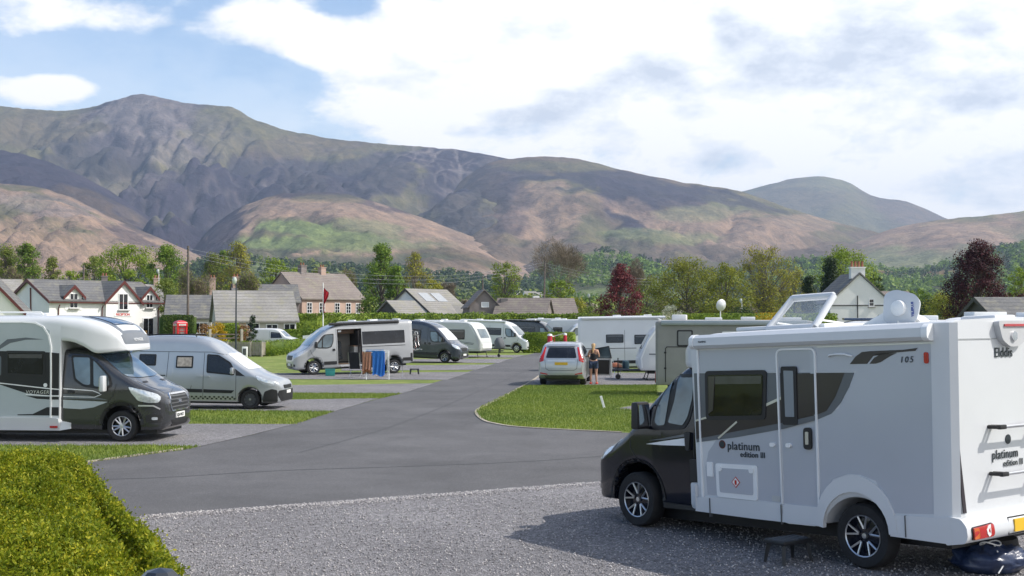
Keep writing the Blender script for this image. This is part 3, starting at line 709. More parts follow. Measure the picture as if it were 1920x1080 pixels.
    prism(b,rpoly([(-4.50,.20),(-4.72,.235),(-4.75,.30),(-4.74,.40),(-4.68,.47),(-4.50,.49)],.03),-1.11,1.11,(0,2,1)); bp=V.part('rear_bumper',b,WHITE,sm=35); V.trees.append(BVHTree.FromPolygons([v.co for v in bp.data.vertices],[p.vertices[:] for p in bp.data.polygons]))
    for sg in (1,-1):
        lc=V.decal('tail_light',rpoly([(sg*.655,.27),(sg*1.03,.265),(sg*1.04,.385),(sg*.66,.40)],.03),PLAS,'B',.012,cut=.1)
        V.decal('lens',rpoly([(sg*.665,.28),(sg*1.02,.275),(sg*1.03,.378),(sg*.67,.39)],.03),DKRED,'B',.026,parent=lc,cut=.1)
        V.decal('lens',rpoly([(sg*.93,.285),(sg*1.02,.28),(sg*1.025,.372),(sg*.94,.376)],.02),ORANG,'B',.03,parent=lc,cut=.1)
        V.decal('lens',[(sg*.76,.285),(sg*.80,.31),(sg*.81,.345),(sg*.77,.38),(sg*.73,.385),(sg*.75,.34),(sg*.735,.3)],PLW,'B',.03,parent=lc,cut=.1)
    V.decal('plate_recess',rect(-.36,.25,.36,.42,.02),PLAS,'B',.008,cut=0)
    plate(V,0,.335,'','B',YEL,.54,.125)
    for z_ in (1.335,.86):
        b=bmesh.new(); tube(b,[(-4.74,-.42,z_),(-4.74,.42,z_)],.019,10)
        rb=V.part('grab_rail',b,ALU,sm=50); b=bmesh.new()
        for q_ in (1,-1):
            if q_<0: b=bmesh.new()
            for y_ in (.42,.36): tube(b,[(-4.60,q_*y_,z_),(-4.745,q_*y_,z_)],.021,8)
            box(b,-4.745,q_*.40,z_,.046,.12,.046,.012); V.part('rail_mount',b,PLAS,rb,sm=50)
    V.text('Elddis',yy(.80),2.045,.14,INK,'B','lettering',bold=.001,off=.008,spacing=1.05)
    V.text('platinum',yy(.72),1.0,.135,INK,'B','lettering',bold=.001,off=.008,spacing=1.06); V.text('edition III',yy(.93),.915,.092,INK,'B','lettering',bold=.001,off=.008,spacing=1.05)
    V.decal('emblem',[(yy(1.03)+.05*math.cos(t),1.19+.05*math.sin(t)) for t in np.linspace(0,2*PI,20)[:-1]],INK,'B',.009,cut=0,th=.002)
    V.line('roof_seam',[(1.0,2.235),(-1.0,2.235)],.012,mat('seam_grey',(.35,.37,.38),.6),'B',.006,cut=0)
    cm=V.decal('camera_housing',rpoly([(yy(.78),2.42),(yy(1.4),2.42),(yy(1.33),2.22),(yy(1.15),2.15),(yy(1.0),2.15),(yy(.86),2.22)],.05),mat('housing_grey',(.5,.51,.52),.4),'B',.07,cut=0,th=.05)
    V.decal('brake_light',rpoly([(yy(.88),2.385),(yy(1.3),2.385),(yy(1.3),2.36),(yy(.88),2.36)],.008),DKRED,'B',.085,parent=cm,cut=0)
    V.decal('camera_lens',[(yy(1.06)+.05*math.cos(t),2.26+.05*math.sin(t)) for t in np.linspace(0,2*PI,16)[:-1]],CHR,'B',.09,parent=cm,cut=0)
    # wheels, spare
    wheels(V,3.45,1.03,.345,.225,'alloy5')
    b=bmesh.new(); lathe(b,[(.18,-.1),(.33,-.1),(.345,0),(.33,.1),(.18,.1)],24,'z',(-4.15,-.15,.02)); V.part('spare_wheel',b,TYRE,sm=40)
    # roof: open skylight, dish, rails
    b=bmesh.new(); box(b,-2.3,.15,2.45,.85,.85,.05,.015); V.part('roof_hatch_base',b,TRIMW)
    P=[Vector((-1.93,.62,2.44)),Vector((-2.62,.62,2.44)),Vector((-2.66,.30,2.80)),Vector((-2.06,.30,2.80))]
    b=bmesh.new()
    for i in range(4): tube(b,[P[i],P[(i+1)%4]],.042,8)
    sk=V.part('open_skylight',b,WHITE,sm=50)
    b=bmesh.new(); n_=(P[1]-P[0]).cross(P[3]-P[0]).normalized()*.012
    c_=sum(P,Vector())/4; q=[c_+(p-c_)*.97+n_ for p in P]; q2=[c_+(p-c_)*.97-n_ for p in P]
    a_=[b.verts.new(p) for p in q]; c2=[b.verts.new(p) for p in q2]; b.faces.new(a_); b.faces.new(c2[::-1])
    for i in range(4): b.faces.new((a_[i],c2[i],c2[(i+1)%4],a_[(i+1)%4]))
    V.part('skylight_pane',b,mat('clear_acrylic',(.75,.77,.78),.06,0,.0,.02,alpha=.22),sk)
    b=bmesh.new()
    for i in (0,1): tube(b,[P[i]+Vector((0,-.1,.08)),Vector((P[i].x,.1,2.48))],.012,6)
    V.part('skylight_stay',b,TRIMW,sk,sm=50)
    b=bmesh.new(); prism(b,[(-3.0,2.42),(-3.85,2.42),(-3.75,2.50),(-3.50,2.60),(-3.42,2.60)],.15,.33,(0,2,1)); ds=V.part('satellite_mount',b,TRIMW,sm=30)
    b=bmesh.new(); tube(b,[(-3.60,.42,2.42),(-3.60,.42,2.62)],.02,8); tube(b,[(-3.52,.43,2.62),(-3.68,.43,2.62)],.014,8); box(b,-3.60,.42,2.43,.1,.08,.02)
    V.part('dish_post',b,ALU,ds,sm=50)
    b=bmesh.new(); pl=rpoly([(-.21,-.16),(.18,-.18),(.225,.06),(.17,.14),(-.07,.21),(-.20,.16)],.08,5); rot=Matrix.Rotation(R(8),3,'Z')@Matrix.Rotation(R(6),3,'X')
    fr=[];bk=[]
    ctr=Vector((-3.62,.36,2.60))
    for u_,v_ in pl:
        fr.append(b.verts.new(ctr+rot@Vector((-u_,.05,v_)))); bk.append(b.verts.new(ctr+rot@Vector((-u_*.93,-.005,v_*.93))))
    m2=[b.verts.new(ctr+rot@Vector((-u_*.6,.075,v_*.6))) for u_,v_ in pl]; n=len(pl)
    for i in range(n):
        j=(i+1)%n; b.faces.new((fr[i],fr[j],bk[j],bk[i])); b.faces.new((fr[j],fr[i],m2[i],m2[j]))
    b.faces.new(m2); b.faces.new(bk[::-1]); dsh=V.part('dish',b,WHITE,ds,sm=40)
    b=bmesh.new(); lathe(b,[(.09,-.02),(.085,.02),(.05,.035),(.01,.04)],16,'y',tuple(ctr+Vector((0,.085,0)))); V.part('dish_hub',b,TRIMW,ds,sm=40)
    mt=rot.to_4x4(); base=Matrix(((-0.0,-1,0,0),(0,0,1,0),(1,0,0,0),(0,0,0,1)))
    M_=Matrix(((0,1,0,-3.80),(0,0,1,.43),(1,0,0,2.50),(0,0,0,1))); 
    text_mesh('TELEPLUS',.038,mat('blue_ink',(.02,.05,.25),.5),'lettering',dsh,M_,bold=.002,ext=.001)
    for x_,y_,s_ in ((-1.4,-.4,.4),(-4.2,-.35,.42)): b=bmesh.new(); box(b,x_,y_,2.46,s_,s_,.07,.03); V.part('roof_vent',b,WHITE,sm=40)
    b=bmesh.new(); box(b,-1.55,0,2.46,.55,.9,.05,.02); V.part('roof_pod',b,WHITE,sm=40)
    return V
HERO=hero()
# ================================================================ the other campers, vans and caravans
def arch_lip(V,s,z,r,vw,m=PLAS,w_=.05,off=.012): V.line('wheel_arch_lip',[(s+r*math.cos(t),z+r*math.sin(t)) for t in np.linspace(PI,0,14)],w_,m,vw,off,cut=.08)
def boxer(label,loc,hd,col,wb=3.45,over=1.0,pitch=1.,style='alloy5',H=2.5,cat='campervan',group=None,windows=(),near='L',glassws=GLASSL,tint=None,awning=None,awn_side=1,arch=None,name='campervan',lamp=LAMPG,plt='',grille=PLAS,opening=None,vents=((1.9,0),(3.2,0)),seams=((1.15,0),(2.35,0)),zo=0,rearlamp=True,rub=True,skip_far=True):
    V=Veh(name,label,cat,(*loc,.03+zo),hd,pitch,group)
    end=wb+over; k=(H-2.49)
    top=[(a,b+(k*max(0,(b-1.6))/.89 if b>1.6 else 0)) for a,b in BOXTOP]+[(end,H-.02)]
    hwk=BOXHW+[(end-.15,1.02),(end,.985)]
    bm=loft_body(-.95,end,[(-.95,.42),(-.86,.27),(end-.3,.30),(end,.36)],top,hwk,tumble=.085,belt=1.25,rt=[(-.95,.1),(-.2,.14),(.6,.24),(1.5,.22)],rw=.18,arches=[(0,.36,.42),(wb,.30,.42)])
    if opening:
        a,b_,z0,z1=opening; sg=1 if near=='L' else -1
        for s_ in (a,b_): bmesh.ops.bisect_plane(bm,geom=bm.verts[:]+bm.edges[:]+bm.faces[:],plane_co=(-s_,0,0),plane_no=(1,0,0))
        for z_ in (z0,z1): bmesh.ops.bisect_plane(bm,geom=bm.verts[:]+bm.edges[:]+bm.faces[:],plane_co=(0,0,z_),plane_no=(0,0,1))
        V.trees.append(BVHTree.FromBMesh(bm))
        kill=[f for f in bm.faces if a<-f.calc_center_median().x<b_ and z0<f.calc_center_median().z<z1 and f.calc_center_median().y*sg>.5]
        bmesh.ops.delete(bm,geom=kill,context='FACES'); V.body('body',bm,col,bvh=False)
    else: V.body('body',bm,col)
    under(V,-.6,end-.3,1.45,.20,.5)
    ws=V.decal('windscreen',rpoly([(-.86,1.40),(.86,1.40),(.72,2.10),(-.72,2.10)],.10),glassws,'F',.008,cut=.1)
    cab_front(V,grille,lamp); plate(V,0,.5,plt,'F',PLW)
    V.line('bonnet_seam',[(-.92,-.55),(-.6,-.72),(-.1,-.86)],.012,PLAS,'T',.004); V.line('bonnet_seam',[(-.92,.55),(-.6,.72),(-.1,.86)],.012,PLAS,'T',.004)
    for vw,sg in (('L',1),('R',-1)):
        w_=V.decal('cab_window',rpoly([(.12,1.30),(.16,1.45),(.42,1.78),(.58,1.90),(1.03,1.92),(1.01,1.55),(.90,1.28),(.7,1.22),(.25,1.24)],.05),PLAS,vw,.008,cut=.1)
        V.decal('pane',rpoly([(.19,1.33),(.24,1.46),(.44,1.68),(.40,1.28),(.28,1.28)],.03),glassws if glassws!=GLASSW else GLASSL,vw,.014,parent=w_,cut=.1)
        V.decal('pane',rpoly([(.47,1.29),(.50,1.72),(.62,1.86),(.98,1.87),(.96,1.55),(.86,1.32),(.7,1.27)],.03),GLASSL if glassws!=GLASS else GLASS,vw,.014,parent=w_,cut=.1)
        for s_,_ in seams: V.line('door_seam',[(s_,2.15),(s_,.42)],.014,PLAS,vw,.003)
        V.line('door_seam',[(-.15,1.2),(-.1,1.02),(.0,.88),(.35,.78),(.45,.6),(.46,.42)],.012,PLAS,vw,.003)
        V.line('rail',[(2.4,1.22),(end-.4,1.22)],.03,PLAS,vw,.006)
        if rub:
            V.decal('rubbing_strip',rect(.50,.44,1.13,.60,.02),PLAS,vw,.02); V.decal('rubbing_strip',rect(1.17,.44,wb-.46,.60,.02),PLAS,vw,.02) if not(opening and vw==near) else None
            V.decal('rubbing_strip',rect(wb+.45,.44,end-.05,.60,.02),PLAS,vw,.02)
        arch_lip(V,0,.36,.45,vw,PLAS if arch is None else arch); arch_lip(V,wb,.30,.45,vw,PLAS if arch is None else arch)
        V.decal('handle',rpoly([(.93,1.10),(1.08,1.10),(1.06,1.20),(.95,1.20)],.02),PLAS,vw,.03); V.decal('handle',rpoly([(1.25,1.08),(1.35,1.08),(1.35,1.20),(1.25,1.20)],.02),PLAS,vw,.03)
        V.mirror(.12,1.42,sg,.95,PLAS,(.12,.2,.30))
    if tint:
        for (a,b_,z0,z1,vw) in tint: V.decal('dark_band',rpoly([(a,z0),(b_,z0),(b_,z1),(a,z1)],.03),GLASS,vw,.007,cut=.15)
    for (a,b_,z0,z1,vw) in windows: V.window([(a,z0),(b_,z0),(b_,z1),(a,z1)],vw,PLAS,GLASS,.035,.012)
    for sg in (1,-1): V.decal('tail_light',rpoly([(sg*.80,.85),(sg*.94,.85),(sg*.91,1.45),(sg*.82,1.45)],.03),DKRED,'B',.02,cut=.1)
    V.line('door_seam',[(0,.5),(0,2.3)],.015,PLAS,'B',.004)
    wheels(V,wb,1.0,.335,.215,style)
    for s_,y_ in vents: b=bmesh.new(); box(b,-s_,y_,H+.045,.42,.42,.07,.02); V.part('roof_vent',b,TRIMW,sm=40)
    if awning:
        a,b_,m_=awning; b=bmesh.new(); y0=.80*awn_side
        prism(b,rpoly([(y0,H-.14),(y0,H-.0),(y0+.14*awn_side,H-.0),(y0+.20*awn_side,H-.05),(y0+.19*awn_side,H-.14)],.02),-b_,-a,(1,2,0)); V.part('awning_case',b,m_,sm=30)
    return V
# --- big motorhome, left edge (low profile with rounded pod)
def voyager():
    hw=1.12; V=Veh('motorhome','charcoal and pale grey coachbuilt motorhome with domed white roof, at the left edge','motorhome',(*placeR((228,830),-5,1.0),.02),-5,0)
    top=[(-.93,.62),(-.89,.92),(-.77,1.05),(-.46,1.19),(-.22,1.31),(.05,1.48),(.5,1.82),(.75,1.95),(1.34,2.0)]
    hwk=[(-.93,.62),(-.89,.80),(-.77,.92),(-.55,.985),(-.2,1.02),(.3,1.03)]
    V.body('cab',loft_body(-.93,1.34,[(-.93,.36),(-.82,.24),(1.34,.25)],top,hwk,tumble=.12,belt=1.15,rt=[(-1,.1),(-.2,.14),(.6,.22),(1.3,.16)],rw=.18,arches=[(0,.37,.43)]),CHARP)
    bm=loft_body(.02,6.2,[(.02,1.96),(.57,1.90),(.85,2.05),(1.12,2.15),(1.32,2.17),(1.35,.27),(6.2,.30)],[(.02,2.02),(.05,2.13),(.16,2.34),(.5,2.56),(1.0,2.67),(1.6,2.71),(6.2,2.68)],[(.02,.66),(.12,.84),(.45,1.0),(.9,1.09),(1.36,hw),(6.2,hw)],rt=[(0,.08),(.5,.22),(1.5,.16)],rw=.18,arches=[(3.9,.34,.44)])
    V.body('coach_body',bm,WHITE); under(V,-.7,5.9,1.5,.15,.5)
    SW=mat('pale_side_panel',(.42,.47,.49),.35,0,.3,.03)
    for vw in 'RL':
        V.decal('side_panel',[(1.57,2.40),(1.80,2.53),(2.2,2.58),(5.9,2.56),(5.9,.54),(1.57,.53)],SW,vw,.006,cut=.3,th=.003)
        V.decal('stripe',[(3.6,1.98),(1.57,1.93),(1.36,1.91),(1.36,.98),(2.08,1.04),(2.41,1.14),(2.75,1.25),(3.6,1.34)],PLAS,vw,.009,cut=0,th=.002)
        V.decal('stripe',[(2.74,2.05),(2.53,2.21),(2.11,2.25),(1.7,2.21),(2.11,2.20),(2.46,2.13),(2.74,1.97),(3.4,1.98),(3.4,2.1)],STRG,vw,.009,cut=0,th=.002)
        V.line('pinstripe',[(3.4,1.33),(2.73,1.265),(1.57,1.145),(1.36,1.13)],.022,TRIMW,vw,.012,cut=0); V.line('pinstripe',[(2.1,1.02),(1.57,.99),(1.36,.99)],.022,TRIMW,vw,.012,cut=0)
        V.decal('stripe',[(2.10,.99),(1.57,.97),(1.36,.97),(1.36,.91),(1.57,.91),(1.85,.925)],PLAS,vw,.009,cut=0,th=.002)
        V.decal('stripe',[(2.28,.565),(1.36,.565),(1.36,.745),(1.62,.745),(1.8,.66),(1.94,.595),(2.28,.585)],PLAS,vw,.009,cut=0,th=.002)
        V.window([(2.56,1.965),(1.66,1.955),(1.67,1.40),(2.55,1.43)],vw,PLAS,GLASS,.05,.016)
        V.window([(3.0,1.85),(2.66,1.85),(2.66,1.42),(3.0,1.42)],vw,STRG,mat('blue_graphic',(.02,.16,.25),.3),.03,.012)
        V.line('seam_trim',[(3.2,2.585),(2.2,2.59),(1.9,2.565),(1.72,2.48),(1.60,2.30),(1.545,2.05),(1.535,1.5),(1.535,.52)],.035,TRIMW,vw,.02,cut=.15)
        V.decal('stripe',[(1.30,1.02),(.75,1.0),(.30,.90),(.85,.92),(1.30,.92)],STRG,vw,.007,cut=.12,th=.002)
        V.decal('stripe',[(1.30,.90),(.30,.86),(.62,.74),(.90,.70),(1.30,.72)],SW,vw,.007,cut=.12,th=.002)
        V.line('pinstripe',[(1.30,1.14),(.64,1.10),(.48,1.04)],.018,TRIMW,vw,.008)
        V.line('pinstripe',[(1.30,.97),(.6,.96),(.45,1.02)],.014,TRIMW,vw,.008)
        w_=V.decal('cab_window',rpoly([(1.17,1.87),(.78,1.85),(.50,1.66),(.26,1.42),(.20,1.20),(.36,1.12),(.85,1.18),(1.08,1.32)],.06),PLAS,vw,.008,cut=.1)
        V.decal('pane',rpoly([(1.12,1.82),(.74,1.81),(.70,1.22),(.84,1.23),(1.03,1.36)],.05),GLASSL,vw,.014,parent=w_,cut=.1)
        V.decal('pane',rpoly([(.66,1.76),(.50,1.60),(.31,1.40),(.27,1.22),(.38,1.17),(.62,1.20)],.04),GLASSL,vw,.014,parent=w_,cut=.1)
        V.line('door_seam',[(1.31,1.97),(1.29,.27)],.014,PLAS,vw,.003); V.line('door_seam',[(.12,1.25),(.18,1.0),(.36,.8),(.44,.55),(.44,.27)],.012,PLAS,vw,.003)
        arch_lip(V,0,.36,.46,vw,PLAS,.07)
        V.decal('handle',rpoly([(1.20,1.05),(1.05,1.05),(1.07,1.11),(1.20,1.12)],.02),PLAS,vw,.03)
        V.decal('side_skirt',[(6.0,.50),(1.60,.525),(1.36,.50),(1.32,.44),(1.12,.40),(1.12,.29),(1.34,.24),(6.0,.24)],WHITE,vw,.03,cut=0,th=.05)
        V.decal('marker_light',rpoly([(1.54,.345),(1.38,.345),(1.38,.315),(1.54,.315)],.01),DKRED,vw,.045,cut=0)
        V.decal('door_lock',[(1.66+.045*math.cos(t),1.22+.045*math.sin(t)) for t in np.linspace(0,2*PI,14)[:-1]],TRIMW,vw,.014,cut=0)
    V.text('VOYAGER',2.10,1.035,.105,mat('silver_letter',(.6,.62,.6),.3,.4),'R',off=.014,shear=.15,spacing=1.15)
    # pod skylight with dark surround
    V.decal('pod_surround',rpoly([(.05,-.60),(.05,.60),(.35,.74),(.75,.72),(1.05,.62),(1.15,.5),(1.15,-.5),(1.05,-.62),(.75,-.72),(.35,-.74)],.1),STRG,'T',.006,cut=.1,th=.002)
    V.decal('pod_surround',rpoly([(-.72,2.10),(.72,2.10),(.76,2.30),(.4,2.34),(-.4,2.34),(-.76,2.30)],.05),STRG,'F',.006,cut=.1,th=.002)
    V.decal('pod_panel',rpoly([(.20,-.52),(.20,.52),(.34,.56),(.34,-.56)],.04),WHITE,'T',.012,cut=.08)
    V.decal('pod_skylight',rpoly([(.37,-.55),(.37,.55),(.98,.46),(1.05,.35),(1.05,-.35),(.98,-.46)],.06),SKYL,'T',.02,cut=.08)
    V.text('VOYAGER',-.22,2.16,.10,TRIMW,'F',off=.02,spacing=1.1)
    # front
    V.decal('windscreen',rpoly([(-.90,1.40),(-.45,1.36),(.45,1.36),(.90,1.40),(.76,1.94),(-.76,1.94)],.08),mat('blue_screen',(.07,.12,.17),.05,.3,.5,.5,1.6,spec=1.),'F',.010,cut=.1)
    V.line('grille_surround',rpoly([(-.50,.64),(.50,.64),(.56,.80),(.50,1.0),(-.50,1.0),(-.56,.80)],.05),.035,CHR,'F',.02,closed=True,cut=.1)
    gr=V.decal('grille',rpoly([(-.48,.65),(.48,.65),(.54,.80),(.48,.99),(-.48,.99),(-.54,.80)],.05),PLAS,'F',.012,cut=.1)
    for z_ in (.72,.80,.88,.95): V.line('grille_bar',[(-.5,z_),(.5,z_)],.025,PLASG,'F',.022,parent=gr)
    V.decal('emblem',[(.10*math.cos(t),.83+.045*math.sin(t)) for t in np.linspace(0,2*PI,18)[:-1]],CHR,'F',.03,cut=0)
    V.decal('lower_grille',rpoly([(-.45,.30),(.45,.30),(.52,.44),(-.52,.44)],.03),PLAS,'F',.01)
    plate(V,0,.53,'KJ24 WGT','F',PLW,.52,.12)
    for sg in (1,-1):
        V.decal('headlight',rpoly([(.16,.84),(.10,.93),(.16,1.02),(.36,1.09),(.66,1.19),(.61,1.05),(.50,.88),(.34,.84)],.04),LAMPG,'A',.012,phi=42,sgn=sg,cut=.06)
        V.line('bumper_trim',[(.50,.78),(.25,.775),(.12,.70)],.03,ALU,'A',.012,phi=42,sgn=sg,cut=.06)
        V.decal('fog_recess',rpoly([(.38,.42),(.12,.42),(.06,.50),(.10,.58),(.38,.58)],.04),PLAS,'A',.008,phi=42,sgn=sg,cut=.06)
        V.decal('fog_light',rpoly([(.28,.47),(.17,.47),(.17,.53),(.28,.53)],.02),LAMPG,'A',.016,phi=42,sgn=sg,cut=.06)
        V.line('bonnet_seam',[(-.98,sg*.60),(-.7,sg*.66),(-.25,sg*.80)],.012,PLAS,'T',.004)
        V.decal('bonnet_vent',rect(-.36,sg*.52-.12,-.30,sg*.52+.12,.02),PLAS,'T',.006)
        V.mirror(.36,1.26,sg,1.0,WHITE,(.10,.20,.34))
    wheels(V,3.9,1.02,.335,.22,'alloy10')
    for x_,y_ in ((-2.3,0),(-3.9,-.3)): b=bmesh.new(); box(b,x_,y_,2.75,.5,.5,.08,.03); V.part('roof_vent',b,TRIMW,sm=40)
    b=bmesh.new(); tube(b,[(-1.9,-.75,2.74),(-1.95,-.75,2.80),(-3.6,-.75,2.80),(-3.65,-.75,2.72)],.02,6); V.part('roof_rail',b,TRIMW,sm=50)
voyager()
# --- small silver campervan with high roof
def smallvan():
    V=Veh('campervan','small silver campervan with raised roof and black lower bumper, behind the charcoal motorhome','campervan',(*placeR((468,769),-5,.82),.03),-5,.5)
    hw=.84
    top=[(-.93,.48),(-.90,.68),(-.80,.80),(-.55,.90),(-.2,1.02),(.0,1.12),(.4,1.36),(.78,1.62),(.98,1.74),(1.3,1.88),(1.8,1.92),(3.3,1.90),(3.60,1.84),(3.76,1.6)]
    top=[(-.93,.48),(-.90,.68),(-.80,.82),(-.5,.93),(-.15,1.05),(.05,1.16),(.4,1.38),(.75,1.62),(1.0,1.80),(1.3,1.98),(1.7,2.09),(2.4,2.12),(3.3,2.09),(3.62,2.02),(3.76,1.80)]
    hwk=[(-.93,.45),(-.90,.60),(-.78,.72),(-.5,.80),(-.1,.835),(.3,hw),(3.5,hw),(3.76,.80)]
    V.body('body',loft_body(-.93,3.76,[(-.93,.28),(-.85,.19),(3.7,.20)],top,hwk,tumble=.17,belt=.95,rt=[(-.9,.08),(0,.12),(.7,.18),(1.3,.26),(3.7,.26)],rw=.25,arches=[(0,.27,.36),(2.72,.27,.36)]),SILV)
    under(V,-.6,3.5,1.2,.14,.4)
    V.decal('windscreen',rpoly([(-.72,1.16),(.72,1.16),(.58,1.62),(-.58,1.62)],.08),GLASSW,'F',.01,cut=.1,lab='windscreen covered by a silver sunscreen')
    V.decal('bumper',rpoly([(-.62,.24),(.62,.24),(.70,.40),(.68,.56),(-.68,.56),(-.70,.40)],.06),PLAS,'F',.015,cut=.08)
    V.decal('grille',rpoly([(-.36,.60),(.36,.60),(.42,.70),(-.42,.70)],.03),PLAS,'F',.014); plate(V,0,.50,'','F',PLW,.42,.09)
    for sg,vw in ((1,'L'),(-1,'R')):
        V.decal('headlight',rpoly([(.06,.66),(.04,.76),(.24,.86),(.50,1.0),(.46,.82),(.30,.70)],.04),LAMPG,'A',.012,phi=42,sgn=sg,cut=.06)
        V.decal('bumper',rpoly([(-.02,.22),(.0,.56),(.14,.60),(.30,.52),(.34,.30),(.28,.22)],.04),PLAS,'A',.014,phi=42,sgn=sg,cut=.06)
        V.decal('bumper_corner',rpoly([(-.80,.22),(-.80,.50),(-.55,.52),(-.42,.46),(-.38,.22)],.03),PLAS,vw,.014,cut=.06)
        w_=V.decal('cab_window',rpoly([(1.33,1.60),(.98,1.58),(.60,1.36),(.46,1.12),(.48,.98),(1.32,1.05)],.05),PLAS,vw,.007,cut=.1)
        V.decal('pane',rpoly([(1.29,1.56),(1.0,1.54),(.66,1.34),(.52,1.12),(.52,1.02),(1.28,1.09)],.04),GLASS,vw,.012,parent=w_,cut=.1)
        V.decal('quarter_window',[(.46,1.18),(.14,.96),(.43,.98)],PLAS,vw,.008,cut=.1)
        V.window([(3.39,1.58),(2.87,1.58),(2.87,1.24),(3.39,1.24)],vw,PLAS,GLASS,.04,.012,r=.04); V.window([(2.26,1.54),(1.74,1.54),(1.74,1.18),(2.26,1.18)],vw,PLAS,CURT,.045,.012,r=.04)
        V.line('roof_joint',[(3.70,1.66),(1.2,1.66),(.75,1.58)],.016,PLASG,vw,.004,cut=.1)
        V.line('door_seam',[(2.50,1.65),(2.52,.95),(2.52,.92)],.012,PLAS,vw,.003); V.line('door_seam',[(1.41,1.64),(1.41,.24)],.012,PLAS,vw,.003); V.line('door_seam',[(.42,.98),(.42,.24)],.012,PLAS,vw,.003)
        V.line('slide_rail',[(2.56,.96),(3.5,.96)],.03,PLAS,vw,.006)
        V.decal('rubbing_strip',rpoly([(2.40,.585),(1.43,.57),(1.43,.47),(2.40,.48)],.02),PLAS,vw,.02); V.decal('rubbing_strip',rpoly([(1.39,.57),(.46,.545),(.55,.46),(1.39,.47)],.02),PLAS,vw,.02)
        for i in range(28):
            for j in range(2):
                if (i+j)%2==0:
                    s_=.42+i*.068
                    if s_<2.3: V.decal('chequer_tile',[(s_+.004,.272+j*.05),(s_+.062,.272+j*.05),(s_+.062,.318+j*.05),(s_+.004,.318+j*.05)],PLAS,vw,.006,cut=0,th=.001) if vw=='R' else None
        arch_lip(V,0,.27,.375,vw,PLASG,.03)
        for s_ in (1.52,1.30): V.decal('handle',rpoly([(s_-.08,.92),(s_+.08,.93),(s_+.08,.975),(s_-.08,.965)],.015),SILV,vw,.03)
        V.mirror(.52,1.12,sg,.74,SILV,(.08,.16,.2))
        b=bmesh.new(); tube(b,[(-1.75,sg*.45,2.11),(-1.8,sg*.45,2.17),(-3.25,sg*.45,2.15),(-3.3,sg*.45,2.09)],.02,6); V.part('roof_rail',b,PLAS,sm=50)
    wheels(V,2.72,.81,.285,.19,'black')
smallvan()
# --- silver campervan with open sliding door
bx=boxer('silver campervan with its sliding door open and bicycles on the back',place((589,703.7),203.4,1.0),203.4,SILVL,4.035,1.0,2.2,'alloy10',2.45,windows=((4.15,4.75,1.40,1.90,'R'),),tint=((2.45,4.62,1.33,1.96,'L'),(1.3,4.6,1.33,1.96,'R')),awning=(.85,4.35,PLAS),opening=(1.20,2.42,.42,2.12),vents=((3.3,0),),glassws=GLASSL)
def interior(V):
    b=bmesh.new(); box(b,-1.9,0,.44,1.9,1.8,.04); V.part('cabin_floor',b,mat('wood_floor',(.16,.10,.06),.5))
    WD=mat('cupboard_wood',(.22,.13,.08),.5); CR=mat('cream_laminate',(.35,.34,.32),.5)
    b=bmesh.new(); box(b,-1.75,-.75,1.25,1.2,.3,1.6,.01); V.part('rear_wall_cupboard',b,CR)
    b=bmesh.new(); box(b,-1.8,-.3,2.0,1.3,.9,.25,.01); V.part('overhead_locker',b,WD)
    b=bmesh.new(); box(b,-2.25,.35,.85,.35,.9,.8,.02); V.part('kitchen_unit',b,CR)
    b=bmesh.new(); box(b,-2.25,.35,1.27,.42,.95,.04,.01); V.part('worktop',b,WD)
    b=bmesh.new(); box(b,-1.35,.2,1.15,.45,.5,.75,.1); box(b,-1.35,.2,.72,.5,.5,.18,.06); V.part('seat',b,mat('seat_cloth',(.05,.055,.06),.9))
    b=bmesh.new(); box(b,-2.3,0,1.25,.05,1.8,1.6); V.part('partition',b,mat('dark_lining',(.035,.03,.03),.8))
    b=bmesh.new(); box(b,-1.35,.86,2.02,.16,.04,.08,.01); V.part('interior_lamp',b,TRIMW)
    b=bmesh.new(); box(b,-1.85,1.0,.33,1.1,.22,.05,.01); V.part('step',b,ALU)
    b=bmesh.new(); box(b,-4.75,1.0,.60,.5,.04,.42,.01); V.part('tail_panel',b,PLAS)
interior(bx)
bx_end=5.035
